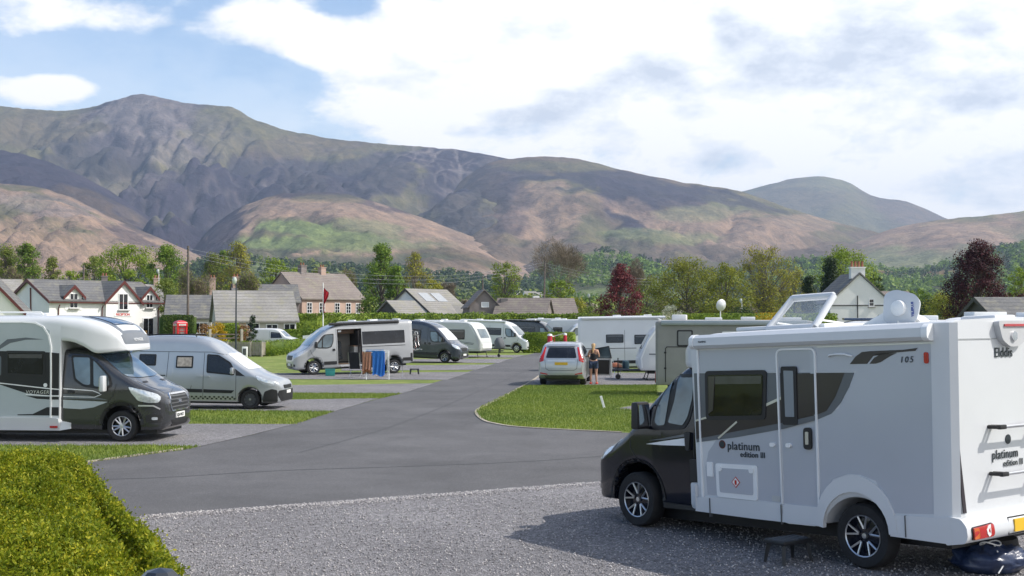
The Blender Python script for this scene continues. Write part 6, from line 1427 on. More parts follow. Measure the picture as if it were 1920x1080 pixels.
for i,(px,Y,lab) in enumerate(((985,1250,'largest distant white cottage among the trees, left of the leaning pole'),(1001,1290,'distant white cottage just right of the largest one'),(966,1330,'small distant white cottage left of the largest one'),(1012,1200,'tiny distant white cottage nearest the leaning pole'))):
    h_=house('distant_cottage',lab,px,Y,20+13*i,13,8,5,8.5,WREN,SL2,base=-6,group='distant white cottages'); h_['_b']=0.
# ================================================================ trees, shrubs, hedges
BARK=mat('bark',(.10,.085,.07),.9,0,0,.3,3.,.4); BARKP=mat('pale_bark',(.26,.22,.18),.9,0,0,.3,3.,.4)
LM={'green':leaf_mat('leaf_green',(.075,.145,.018),(.15,.255,.034),(.25,.35,.055)),
'limegreen':leaf_mat('leaf_lime_olive',(.13,.155,.02),(.22,.255,.03),(.33,.35,.05)),
'fresh':leaf_mat('leaf_fresh',(0.130,0.208,0.019),(0.221,0.325,0.033),(0.338,0.416,0.065)),
'dark':leaf_mat('leaf_dark',(0.023,0.052,0.016),(0.046,0.085,0.023),(0.078,0.124,0.036)),
'olive':leaf_mat('leaf_olive',(.12,.165,.032),(.195,.26,.045),(.30,.34,.08)),
'yellow':leaf_mat('leaf_yellow_green',(.20,.22,.025),(.33,.34,.04),(.45,.43,.07)),
'gold':leaf_mat('leaf_gold',(0.400,0.240,0.010),(0.550,0.360,0.015),(0.600,0.450,0.040)),
'copper':leaf_mat('leaf_copper',(.026,.007,.011),(.05,.012,.02),(.11,.028,.035),.25),
'red':leaf_mat('leaf_dark_red',(0.091,0.016,0.026),(0.156,0.026,0.039),(0.247,0.065,0.065),.25),
'conifer':leaf_mat('leaf_conifer',(0.012,0.028,0.010),(0.022,0.045,0.014),(0.035,0.065,0.020),.1),
'twig':leaf_mat('leaf_twig_brown',(.13,.11,.085),(.20,.165,.13),(.28,.235,.19),.1),
'rust':leaf_mat('leaf_rust',(0.200,0.110,0.050),(0.300,0.160,0.070),(0.340,0.200,0.100),.2),
'white':leaf_mat('leaf_blossom',(0.300,0.320,0.220),(0.500,0.500,0.420),(0.620,0.600,0.520),.2),
'hedge':leaf_mat('leaf_hedge',(0.095,0.162,0.020),(0.176,0.270,0.030),(0.284,0.365,0.047),.3,1.2),
'hedgedk':leaf_mat('leaf_hedge_dark',(0.029,0.058,0.013),(0.058,0.104,0.019),(0.104,0.156,0.033),.3,1.2)}
PROF={'round':lambda t:math.sqrt(max(0,1-(2*t-.92)**2/1.17)),'tall':lambda t:(.55+.45*math.sin(PI*min(1,t*1.15)))*(1-t**3.5)**.6,'cone':lambda t:(1-t)**.8*.95+.05,
 'vase':lambda t:(.35+.65*min(1,t*1.6))*math.sqrt(max(0,1-max(0,t-.5)**2/.26)),'beech':lambda t:(.80+.20*math.sin(PI*min(1,t*1.6)))*max(.12,1-t**2.6)**.7}
def branches(H,W,kind,base,nl,seed,spread=1.):
    rr=random.Random(seed); pts=[]
    for i in range(nl):
        t=(i+.5)/nl; t=t**.85; a=i*2.399+rr.uniform(-.4,.4); u=rr.uniform(.10,1.)**.4; r=PROF[kind](t)*W*.5*u*.84
        z=base+(H-base)*(.04+.90*t); pts.append((r*1.22*math.cos(a)*(1+rr.uniform(-.12,.12)),r*1.22*math.sin(a),z+rr.uniform(-.03,.03)*H))
    return pts
def tree(name,label,px,py,wpx,Y,kind,lm,dens=1.,base=.18,bark=BARK,cat='tree',group=None,nl=34,leaf=1.,clump=.15,twigs=0.,z0=0.,seed=None,aspect=.6):
    p=at(px,py,Y); H=p.z-z0; W=wpx*Y/F; sd=seed or int(px*7+py); rr=random.Random(sd); t=thing(name,label,cat,(p.x,Y,z0),rr.uniform(0,6),group)
    bz=H*base; C_=branches(H,W,kind,bz,nl,sd)
    b=bmesh.new(); r0=max(.10,H*.020); lean=rr.uniform(-.02,.02)*H
    tp=[(0,0,-.1),(lean*.3,0,H*.25),(lean,lean*.3,H*.55),(lean*1.2,0,H*.86)]
    if name!='shrub': tube(b,tp,[r0,r0*.8,r0*.45,r0*.1],7)
    else: tube(b,tp[:2],[r0*.5,r0*.3],5)
    bobj('trunk',b,bark,t,sm=60)
    if name!='shrub':
        b=bmesh.new()
        for c in C_:
            zb=max(H*.08,min(c[2]*.62,H*.6)); k=zb/(H*.86); s=Vector((lean*k,0,zb)); e=Vector(c); m_=s.lerp(e,.5)+Vector((0,0,-.04*H*rr.random()))
            tube(b,[s,m_,e],[r0*.32,r0*.2,r0*.05],4,cap=False)
            for _ in range(3):
                q=e+Vector((rr.uniform(-1,1),rr.uniform(-1,1),rr.uniform(-.2,1)))*W*.13; tube(b,[m_.lerp(e,.4+.3*rr.random()),q],[r0*.11,r0*.03],3,cap=False)
        bobj('limbs',b,bark,t)
    sz=max(.055,Y*.00082)*leaf; n_tot=int(dens*min(30000,(W*H*1.15)/(sz*sz)*1.9)); n=max(30,n_tot//nl); PP=[];NN=[]
    for c in C_:
        rad=W*clump*rr.uniform(.65,1.3); k=int(n*rr.uniform(.6,1.4)); d=rng.normal(0,1,(k,3)); d/=np.linalg.norm(d,axis=1)[:,None]
        r=rad*rng.uniform(.15,1.,k)**.5; q=d*r[:,None]*np.array([1.15,1.15,.8]); q+=rng.normal(0,rad*.14,(k,3)); PP.append(q+np.array(c)); NN.append(d+np.array([0,0,.45]))
    P=np.vstack(PP); Nn=np.vstack(NN); P[:,2]=np.clip(P[:,2],.05*H,H*1.02)
    U,V=rand_axes(len(P),Nn,sz,aspect,.55); quads_mesh('crown',P,U,V,LM[lm],t)
    if twigs:
        k=int(len(P)*twigs); idx=rng.integers(0,len(P),k); q=P[idx]; c0=np.array([0,0,H*.35]); d=q-c0; d/=np.linalg.norm(d,axis=1)[:,None]; d+=rng.normal(0,.35,(k,3)); d[:,2]+=.25; d/=np.linalg.norm(d,axis=1)[:,None]
        S=np.cross(d,rng.normal(0,1,(k,3))); S/=np.linalg.norm(S,axis=1)[:,None]; quads_mesh('twigs',q,d*sz*3.2,S*max(.014,Y*.00012),LM['twig'],t)
    return t
def bare(name,label,px,py,wpx,Y,lm='twig',nl=60,bark=BARKP,leafy=0.,leafm='olive',base=.12,group=None):
    p=at(px,py,Y); H=p.z; W=wpx*Y/F; rr=random.Random(int(px)); t=thing(name,label,'tree',(p.x,Y,0),0,group); b=bmesh.new(); r0=H*.018; tips=[]
    def grow(s,d,L_,r,lev):
        n=3; pts=[s]; q=s.copy(); dd=d.copy()
        for i in range(n): dd=(dd+Vector((rr.uniform(-.14,.14),rr.uniform(-.14,.14),.05))).normalized(); q=q+dd*L_/n; pts.append(q.copy())
        tube(b,pts,[r,r*.85,r*.7,r*.5],5 if lev<2 else 3,cap=False)
        if lev>=4: tips.append((pts[-1],dd)); return
        k=4 if lev<3 else 3
        for i in range(k):
            a=i*2*PI/k+rr.uniform(0,1); up=dd.orthogonal().normalized(); up.rotate(Matrix.Rotation(a,3,dd).to_quaternion()); sp=rr.uniform(.35,.75)
            nd=(dd+up*sp).normalized(); grow(pts[rr.choice((2,3,3))],nd,L_*rr.uniform(.62,.82),r*.5,lev+1)
        tips.append((pts[-1],dd))
    grow(Vector((0,0,-.1)),Vector((0,0,1)),H*.30,r0,0)
    zs=max(q.z for q,_ in tips); xs=max(abs(q.x) for q,_ in tips)
    for v in b.verts: v.co.z*=H/zs*.97; v.co.x*=W*.5/xs; v.co.y*=W*.5/xs
    bobj('trunk',b,bark,t)
    k=7000; T=np.array([[q.x*W*.5/xs,q.y*W*.5/xs,q.z*H/zs*.97] for q,_ in tips]); D=np.array([list(d) for _,d in tips]); i=rng.integers(0,len(T),k)
    d=D[i]+rng.normal(0,.45,(k,3)); d/=np.linalg.norm(d,axis=1)[:,None]; L_=H*.035; q=T[i]+rng.normal(0,W*.035,(k,3)); S=np.cross(d,rng.normal(0,1,(k,3))); S/=np.linalg.norm(S,axis=1)[:,None]
    quads_mesh('twigs',q,d*L_*rng.uniform(.5,1.3,k)[:,None],S*max(.012,Y*.00010),LM[lm],t)
    if leafy:
        k=int(9000*leafy); i=rng.integers(0,len(T),k); q=T[i]+rng.normal(0,W*.05,(k,3)); U,V=rand_axes(k,np.tile([0,0,.5],(k,1)),max(.05,Y*.0007),.6,.8); quads_mesh('crown',q,U,V,LM[leafm],t)
    return t
TR=[('tree','tall olive green willow at the far left, half cut by the frame',12,452,70,190,'tall','olive',.8,{'twigs':.15}),
('tree','tall dark and olive birch left, second from the left edge',52,447,78,182,'tall','green',.9,{'twigs':.15}),
('tree','slim olive tree just right of the tall left birch',98,476,44,186,'tall','olive',.8,{'twigs':.15}),
('tree','small bright green tree low behind the dark cottage roof',132,502,46,205,'round','fresh',.9,{}),
('tree','pale olive tree left of the fresh green round tree',178,478,64,215,'round','olive',.9,{}),
('tree','broad fresh green tree with rounded top behind the white house',240,457,104,200,'round','fresh',1.,{}),
('tree','dark green bushy tree behind the right end of the white house',314,451,84,190,'tall','green',1.,{}),
('tree','pale yellow green willow bush between the white house and the utility pole',312,522,64,140,'round','olive',1.,{'base':.05}),
('tree','thin olive tree right of the tall utility pole',398,470,60,220,'tall','olive',.6,{'twigs':.3}),
('tree','tall airy yellow green poplar behind the bungalow',447,451,84,215,'tall','yellow',.45,{'twigs':.4,'nl':44}),
('tree','dark green tree between the two airy trees behind the bungalow',418,462,46,230,'tall','green',.7,{}),
('tree','bright green bushy tree left of the pink house roof',520,479,56,215,'round','fresh',.9,{}),
('tree','light green tree just behind the pink house ridge',556,497,60,225,'round','fresh',.8,{}),
('tree','olive tree behind the right chimney of the pink house',598,500,56,235,'round','olive',.6,{'twigs':.3}),
('tree','tall dark green birch right of the pink house',716,450,74,178,'tall','green',1.25,{'base':.06,'nl':48}),
('tree','lower green side birch leaning against the tall dark birch',744,492,50,176,'tall','green',.9,{'base':.08}),
('tree','spindly tree with mixed bare and green branches behind the modern house',778,468,62,185,'tall','yellow',.45,{'twigs':.5,'bark':BARKP}),
('tree','yellow green bush behind the modern house roof ridge',812,522,56,190,'round','yellow',.8,{}),
('tree','light green upright tree behind the chalets',948,486,66,200,'vase','fresh',.6,{'twigs':.25}),
('tree','bright yellow green tree right of the leaning utility pole',1048,522,72,185,'round','fresh',.9,{'base':.05}),
('tree','low yellow green bush below the bare tree',1078,556,56,180,'round','yellow',1.,{'base':.05}),
('tree','purple red maple above the silver car',1162,494,84,150,'tall','red',1.2,{'base':.04,'nl':48}),
('tree','rounded olive brown tree right of the purple red maple',1214,518,72,205,'round','olive',.6,{'twigs':.4}),
('tree','wide round green tree behind the pole',1288,485,132,170,'round','limegreen',1.,{'nl':54,'twigs':.1,'base':.12}),
('tree','green tree adjoining the wide round green tree on its right',1362,493,92,172,'round','limegreen',.8,{'base':.1,'nl':44}),
('tree','tall airy golden green tree right of centre',1432,462,112,185,'vase','yellow',.5,{'twigs':.5,'nl':54}),
('tree','lower golden tree beside the tall airy golden green tree',1488,505,70,190,'round','yellow',.6,{'twigs':.4}),
('tree','wide bright yellow green tree behind the dark conifer',1582,462,112,170,'round','fresh',.8,{'nl':48}),
('tree','small dark tree right of the chimney pots',1640,510,36,190,'round','dark',1.,{}),
('tree','copper beech with deep purple crown at the right',1834,451,160,112,'beech','copper',1.25,{'base':.03,'nl':64,'clump':.12}),
('tree','yellow green tree at the right edge beyond the copper beech',1915,500,60,130,'round','fresh',.7,{}),
('tree','round mid green tree low beyond the right house wing',1722,540,60,170,'round','green',.9,{'base':.05}),
('tree','dark rounded bush tree left of the yellow shrub at right',1745,556,56,150,'round','dark',1.,{'base':.03})]
for nm,lab,px,py,wp,Y,k,lm,dn,kw in TR: tree(nm,lab,px,py,wp,Y,k,lm,dn,**kw)
tree('conifer_tree','narrow dark cypress left of the taller dark conifer',1516,511,40,140,'cone','conifer',2.,base=.0,nl=34,clump=.24)
tree('conifer_tree','tall dark pointed conifer in front of the bright yellow green tree',1556,478,52,152,'cone','conifer',2.,base=.0,nl=50,clump=.2)
bare('tree','large bare brown tree with a rounded crown right of the leaning pole',1052,444,104,188,nl=60)
bare('tree','small bare grey tree behind the purple red maple',1196,484,58,215)
bare('tree','bare pinkish brown tree beside the tall utility pole',366,498,74,160,leafy=.15)
bare('tree','bare brown tree right of the pink house',646,502,66,215,leafy=.2)
bare('tree','bare grey brown tree left of the dark birch roofs',845,528,50,215)
bare('tree','bare brown bush tree between the bungalow and the pink house',470,508,60,180,leafy=.3)
bare('tree','bare brown tree at the left edge between the two tall trees',30,498,50,170,leafy=.2)
def shrub(label,px,py,wpx,Y,lm,kind='round',dens=1.,leaf=.8,**k): return tree('shrub',label,px,py,wpx,Y,kind,lm,dens,base=.02,cat='shrub',leaf=leaf,nl=16,clump=.24,**k)
shrub('bright golden yellow bush in front of the wide bungalow',407,605,34,106,'gold')
shrub('rusty orange bush left of the golden yellow bush',385,607,28,106,'rust')
shrub('small cone shaped dark topiary in front of the wide bungalow',474,587,22,106,'conifer','cone')
shrub('pale pink flowering shrub left of the cone shaped topiary',456,605,24,107,'rust')
shrub('white blossoming shrub under the wide round green tree',1258,570,40,130,'white')
shrub('yellow flowering shrub beside the copper beech',1764,546,54,118,'yellow')
shrub('clipped golden yellow bush above the taupe motorhome',1445,588,72,120,'gold','round')
shrub('brown and green bush left of the copper beech foot',1105,574,40,140,'olive')
shrub('dark rounded bush right of the white blossoming shrub',1392,578,60,140,'dark')
def hedge(label,P,wd,h,lm,leaf,n,group=None,z0=0,rough=.06,name='hedge'):
    P=[Vector((*p,0)) for p in P]; o=P[0]; b=bmesh.new(); PP=[];NN=[]; tot=sum((c-a).length for a,c in zip(P,P[1:]))
    for a,c in zip(P,P[1:]):
        d=(c-a); L_=d.length; d.normalize(); nr=Vector((-d.y,d.x,0)); ang=math.atan2(d.y,d.x); m_=(a+c)/2-o
        box(b,m_.x,m_.y,h/2+z0-.03,L_+wd*.4,wd*.82,h*.96-.05,rot=Matrix.Rotation(ang,3,'Z'))
        k=int(n*L_/tot); ar=np.array([h*1.3,h*1.3,wd]); f=rng.choice(3,k,p=ar/ar.sum()); u=rng.uniform(-.02,1.02,k)*L_; v=rng.uniform(0,1,k)
        for side in range(3):
            q=f==side; uu=u[q]; vv=v[q]; m=len(uu); bump=np.array([noise.noise(Vector((x*.35+ang,side*5.,y_*2))) for x,y_ in zip(uu,vv)])*rough*3
            if side<2:
                s=1 if side else -1; pos=np.array(a-o)[None]+np.array(d)[None]*uu[:,None]+np.array(nr)[None]*(s*wd/2+s*bump+rng.normal(0,rough*.4,m))[:,None]; pos[:,2]=z0+vv*h; nn=np.tile(np.array(nr)*s,(m,1))
            else:
                pos=np.array(a-o)[None]+np.array(d)[None]*uu[:,None]+np.array(nr)[None]*((vv-.5)*wd)[:,None]; pos[:,2]=z0+h+bump+rng.normal(0,rough*.4,m); nn=np.tile([0,0,1.],(m,1))
            PP.append(pos);NN.append(nn)
    P_=np.vstack(PP);N_=np.vstack(NN); U,V=rand_axes(len(P_),N_,leaf,.6,.6)
    bmesh.ops.recalc_face_normals(b,faces=b.faces); vs=[v.co[:] for v in b.verts]; b.verts.index_update(); fs=[[v.index for v in f.verts] for f in b.faces]; b.free()
    ob=quads_mesh(name,P_,U,V,LM[lm],extra=(vs,fs),loc=o); return tag(ob,label,'hedge',group)
def gY(px,Y): return ((px-960)/F*Y,Y)
hedge('tall dark clipped hedge behind the telephone kiosk',[gY(305,113),gY(361,114)],1.4,3.03,'hedgedk',.07,9000)
hedge('long tall clipped hedge running in front of the stone house and the chalets',[gY(497,136),gY(700,140),gY(960,148),gY(1240,150)],1.6,3.3,'hedge',.13,26000,rough=.12)
hedge('low clipped hedge behind the timber gate and the white delivery van',[gY(415,113),gY(600,114),gY(672,115)],1.0,1.75,'hedge',.09,9000)
hedge('short step of clipped hedge between the gate and the golden bush',[gY(412,107),gY(448,107.5)],.8,2.3,'hedge',.07,2500)
hedge('low dark hedge beside the windbreak, below the dark grey campervan',[gY(985,101),gY(1075,101)],.9,1.6,'hedge',.07,4000)
hedge('clipped green hedge line beyond the roofs right of the purple red maple',[gY(1240,135),gY(1560,138)],1.4,3.3,'hedge',.12,9000)
hedge('clipped hedge in front of the low brown wing at right',[gY(1650,125),gY(1790,125)],1.2,3.1,'hedgedk',.11,5000)
hedge('very low hedge along the picket fence top, left of the silver campervan',[(P0[0],P0[1]+1.2),(P1[0]+.3,P1[1]+1.2),(P2[0],P2[1]+3.4)],.5,1.10,'hedge',.06,9000)
# background belts of trees that read as one mass
def belt(label,pts,h0,h1,lm,n,depth=18,leaf=.42,seed=3):
    PP=[];NN=[]; k=0
    for (pxa,pxb,Y,cnt) in pts:
        for i in range(cnt):
            x=random.uniform(pxa,pxb); y=Y+random.uniform(0,depth); H=random.uniform(h0,h1); W=H*random.uniform(.5,.9); m=n//sum(q[3] for q in pts)
            d=rng.normal(0,1,(m,3)); d/=np.linalg.norm(d,axis=1)[:,None]; r=rng.uniform(.5,1,m)**.6; q=d*r[:,None]*np.array([W/2,W/2,H*.42])*(1+.25*rng.normal(0,1,(m,1))*.5); q[:,2]+=H*.52
            q[:,0]+=(x-960)/F*y; q[:,1]+=y; q[:,2]=np.clip(q[:,2],0,None); PP.append(q);NN.append(d+np.array([0,0,.4]))
    P=np.vstack(PP);N_=np.vstack(NN);U,V=rand_axes(len(P),N_,leaf,.7,.5); return tag(quads_mesh('woodland',P,U,V,LM[lm]),kind='stuff',label=label)
belt('mixed olive trees and bushes beyond the village',[(-60,700,300,26),(700,1500,290,34),(1500,2000,280,18)],5,10.5,'olive',60000,60)
belt('brownish thickets beyond the chalets and roofs',[(330,700,240,14),(820,1530,235,30)],4,8,'twig',42000,40,.36)
belt('mid green bushes beyond the far roofs',[(-60,420,250,12),(850,1520,255,20),(1640,2000,230,16)],3.5,8,'green',42000,50,.36)
# ---------------------------------------------------------------- near clipped hedge, lower left
def near_hedge():
    # top surface over a wedge that runs along the left edge of the road
    def edge(y): # right-hand limit of the top by depth
        return np.interp(y,[8.6,9.7,11.6,14.5,16.6,17.2],[-2.55,-2.84,-3.74,-5.0,-5.95,-6.9])
    n=33000; y=rng.uniform(8.7,17.3,n); u=rng.uniform(0,1,n)**.8; xr=edge(y); wd=np.interp(y,[8.7,17.],[2.9,3.6]); x=xr-u*wd
    def top(x,y,u):
        z=np.array([noise.fractal(Vector((a*1.1,b*1.1,2.)),.8,2.,4) for a,b in zip(x,y)])*.19+np.array([noise.noise(Vector((a*3.3,b*3.3,9.))) for a,b in zip(x,y)])*.05
        far=np.clip((17.1-y)/1.0,0,1)**.5
        z=z+np.array([abs(noise.noise(Vector((a*2.4,b*2.4,5.)))) for a,b in zip(x,y)])*.22-.06
        return (.95+z)*(.55+.45*far)-.30*np.exp(-u*wdm/.16)
    wdm=wd; z=top(x,y,u)
    m=15000; y2=rng.uniform(8.7,17,m); h=rng.uniform(.02,.95,m); x2=edge(y2)+.05+.16*np.sin(h*3.)+rng.normal(0,.03,m)+np.array([noise.noise(Vector((b*1.5,c*2.,4.)))*.12 for b,c in zip(y2,h)]); 
    P=np.vstack([np.stack([x,y,z],1),np.stack([x2,y2,h*.92],1)]); dirn=np.vstack([np.tile([.12,0,1.],(n,1)),np.tile([.85,-.2,.75],(m,1))])
    N_=len(P); D=dirn+rng.normal(0,.62,(N_,3)); D/=np.linalg.norm(D,axis=1)[:,None]; Lg=rng.uniform(.05,.15,N_)*(1+(rng.uniform(0,1,N_)>.965)*1.3)
    PP=[];UU=[];VV=[]
    for k in range(8):
        f=(k+.3)/8; side=rng.normal(0,1,(N_,3)); side-=D*(side*D).sum(1)[:,None]; side/=np.linalg.norm(side,axis=1)[:,None]
        ld=side*.8+D*.75; ld/=np.linalg.norm(ld,axis=1)[:,None]; ln=rng.uniform(.011,.022,N_)[:,None]
        w_=np.cross(ld,rng.normal(0,1,(N_,3))); w_/=np.linalg.norm(w_,axis=1)[:,None]
        PP.append(P+D*(Lg*(f-.35))[:,None]+ld*ln); UU.append(ld*ln); VV.append(w_*ln*.55)
    # core volume so nothing shows through
    vs=[];fs=[]; ys=np.linspace(8.7,17.0,30)
    for yy in ys:
        e=float(edge(yy)); w0=float(np.interp(yy,[8.7,17.],[2.9,3.6])); hh=.80*(.5+.5*min(1,max(0,(17.1-yy)))**.5)
        vs+=[(e+.0,yy,0),(e+.02,yy,hh*.6),(e-.22,yy,hh*.98),(e-w0,yy,hh),(e-w0-.1,yy,0)]
    for i in range(29):
        for j in range(4): a=i*5+j; fs.append((a,a+1,a+6,a+5))
    o=quads_mesh('leafy_hedge',np.vstack(PP),np.vstack(UU),np.vstack(VV),leaf_mat('leaf_near_hedge',(.10,.145,.008),(.21,.265,.012),(.40,.38,.03),.35,2.2),extra=(vs,fs))
    tag(o,'bright yellow green leafy hedge in the near left corner beside the road','hedge')
near_hedge()
# ---------------------------------------------------------------- grass blades and loose stones near the edges
def blades():
    segs=[]; regs=[([(-900,838),(300,837),(372,839),(345,845),(250,857),(160,869),(-500,885)],26000),([(345,770),(625,773),(552,796.5),(345,796),(-300,800),(-300,772)],26000),([(903,786),(893,774),(905,764),(945,744),(985,724),(1230,723),(1230,752),(1150,766),(1240,778),(1500,800),(1500,823),(1165,811),(985,802),(925,794)],60000),([(440,751),(712,748),(752,739),(440,738)],9000)]
    PP=[]
    for poly,n in regs:
        g=[gp(*p) for p in poly]; T=tessellate_polygon([[Vector((*p,0)) for p in g]]); A=[]; 
        for a,b,c in T: A.append(abs((g[b][0]-g[a][0])*(g[c][1]-g[a][1])-(g[c][0]-g[a][0])*(g[b][1]-g[a][1]))/2)
        A=np.array(A); ch=rng.choice(len(T),n,p=A/A.sum()); r1=np.sqrt(rng.uniform(0,1,n)); r2=rng.uniform(0,1,n)
        G_=np.array(g); T_=np.array(T); a,b,c=G_[T_[ch,0]],G_[T_[ch,1]],G_[T_[ch,2]]
        q=a*(1-r1)[:,None]+b*(r1*(1-r2))[:,None]+c*(r1*r2)[:,None]; PP.append(q)
        # denser along the outline
        for p,q2 in zip(g,g[1:]+g[:1]):
            L_=math.dist(p,q2); k=min(2500,int(L_*45)); u=rng.uniform(0,1,k)[:,None]; PP.append(np.array(p)*(1-u)+np.array(q2)*u+rng.normal(0,.035,(k,2)))
    q=np.vstack(PP); n=len(q); L_=rng.uniform(.018,.05,n); P=np.stack([q[:,0],q[:,1],L_*.8+.004],1); D=rng.normal(0,.35,(n,3)); D[:,2]=1; D/=np.linalg.norm(D,axis=1)[:,None]
    S=np.cross(D,rng.normal(0,1,(n,3))); S/=np.linalg.norm(S,axis=1)[:,None]
    tag(quads_mesh('grass',P,D*L_[:,None],S*.008,leaf_mat('grass_blade',(.10,.16,.026),(.17,.25,.042),(.29,.34,.09),.3,.25)),kind='stuff',label='short lawn grass blades')
blades()
def stones():
    q=[]
    for a,b,k,s in (((271,971),(1145,905.5),5200,.10),((1145,905.5),(1500,874),900,.10)):
        A=np.array(gp(*a));B=np.array(gp(*b)); u=rng.uniform(0,1,k)[:,None]; q.append(A*(1-u)+B*u+np.stack([rng.normal(0,.05,k),-np.abs(rng.normal(0,s,k))*2.2+.10],1))
    k=16000; y=rng.uniform(11.5,19,k); x=rng.uniform(-.36,.42,k)*y; c=y<np.interp(x/y*F+960,[285,1145,1500],[gp(285,972)[1],gp(1145,906)[1],gp(1500,876)[1]]); q.append(np.stack([x[c],y[c]],1))
    q=np.vstack(q); n=len(q); s=rng.uniform(.006,.017,n); oct_=np.array([(1,0,0),(0,1,0),(-1,0,0),(0,-1,0),(0,0,.75),(0,0,-.5)],float); V=oct_[None]*s[:,None,None]*rng.uniform(.6,1.35,(n,6,1)); a=rng.uniform(0,6.3,n); c_,s_=np.cos(a)[:,None],np.sin(a)[:,None]
    X=V[:,:,0]*c_-V[:,:,1]*s_; Y=V[:,:,0]*s_+V[:,:,1]*c_; V=np.stack([X+q[:,0][:,None],Y+q[:,1][:,None],V[:,:,2]+.018+.3*s[:,None]],2)
    f=np.array([(0,1,4),(1,2,4),(2,3,4),(3,0,4),(1,0,5),(2,1,5),(3,2,5),(0,3,5)]); Fc=(f[None]+6*np.arange(n)[:,None,None]).reshape(-1,3).astype(np.int32)
    me=bpy.data.meshes.new('stones'); me.vertices.add(n*6); me.vertices.foreach_set('co',V.astype(np.float32).ravel()); me.loops.add(len(Fc)*3); me.loops.foreach_set('vertex_index',Fc.ravel()); me.polygons.add(len(Fc)); me.polygons.foreach_set('loop_start',np.arange(len(Fc),dtype=np.int32)*3); me.update(calc_edges=True)
    m,nt,b=newmat('loose_stone'); g=nt.nodes.new('ShaderNodeNewGeometry'); r=ramp(nt,g.outputs['Random Per Island'],[(0,(.16,.155,.16)),(.5,(.34,.325,.33)),(1,(.60,.57,.56))]); nt.links.new(r.outputs[0],b.inputs['Base Color']); b.inputs['Roughness'].default_value=.85
    tag(link('loose_stones',me,m=m),kind='stuff',label='loose pale gravel stones')
stones()
# ================================================================ hills (real distances, metres) and air
def hill_mat():
    m,nt,b=newmat('hillside'); L=nt.links.new; at_=nt.nodes.new('ShaderNodeAttribute'); at_.attribute_name='Col'
    co=N(nt,'ShaderNodeTexCoord').outputs['Object']
    n=N(nt,'ShaderNodeTexNoise',Scale=.012,Detail=8.,Roughness=.68); L(co,n.inputs['Vector'])
    r=ramp(nt,n.outputs['Fac'],[(.34,(.72,.74,.78)),(.5,(1,1,1)),(.64,(1.28,1.22,1.15))]); o=mulmix(nt,at_.outputs['Color'],r.outputs[0],1.,'MULTIPLY')
    n2=N(nt,'ShaderNodeTexNoise',Scale=.05,Detail=5.,Roughness=.7); L(co,n2.inputs['Vector'])
    r2=ramp(nt,n2.outputs['Fac'],[(.35,(.78,.80,.80)),(.6,(1.12,1.1,1.08))]); o=mulmix(nt,o,r2.outputs[0],1.,'MULTIPLY')
    L(o,b.inputs['Base Color']); b.inputs['Roughness'].default_value=.95; b.inputs['Specular IOR Level'].default_value=.1
    n3=N(nt,'ShaderNodeTexNoise',Scale=.16,Detail=4.,Roughness=.7); L(co,n3.inputs['Vector']); r3=ramp(nt,n3.outputs['Fac'],[(.35,(.80,.80,.82)),(.62,(1.14,1.12,1.1))]); L(mulmix(nt,o,r3.outputs[0],1.,'MULTIPLY'),b.inputs['Base Color'])
    bp=N(nt,'ShaderNodeBump',Strength=.9,Distance=22.); L(n.outputs['Fac'],bp.inputs['Height']); L(bp.outputs[0],b.inputs['Normal']); return m
HM=hill_mat()
TAN=(.27,.195,.145);OLV=(.125,.118,.066);HTH_SHADE=(.042,.038,.056);SCR=(.20,.175,.17);GFD=(.17,.22,.08);DGR=(.07,.085,.045);LGR=(.19,.20,.11);BRN=(.135,.105,.078)  # dark heather tone doubles as cloud shadow painted into the slope colours
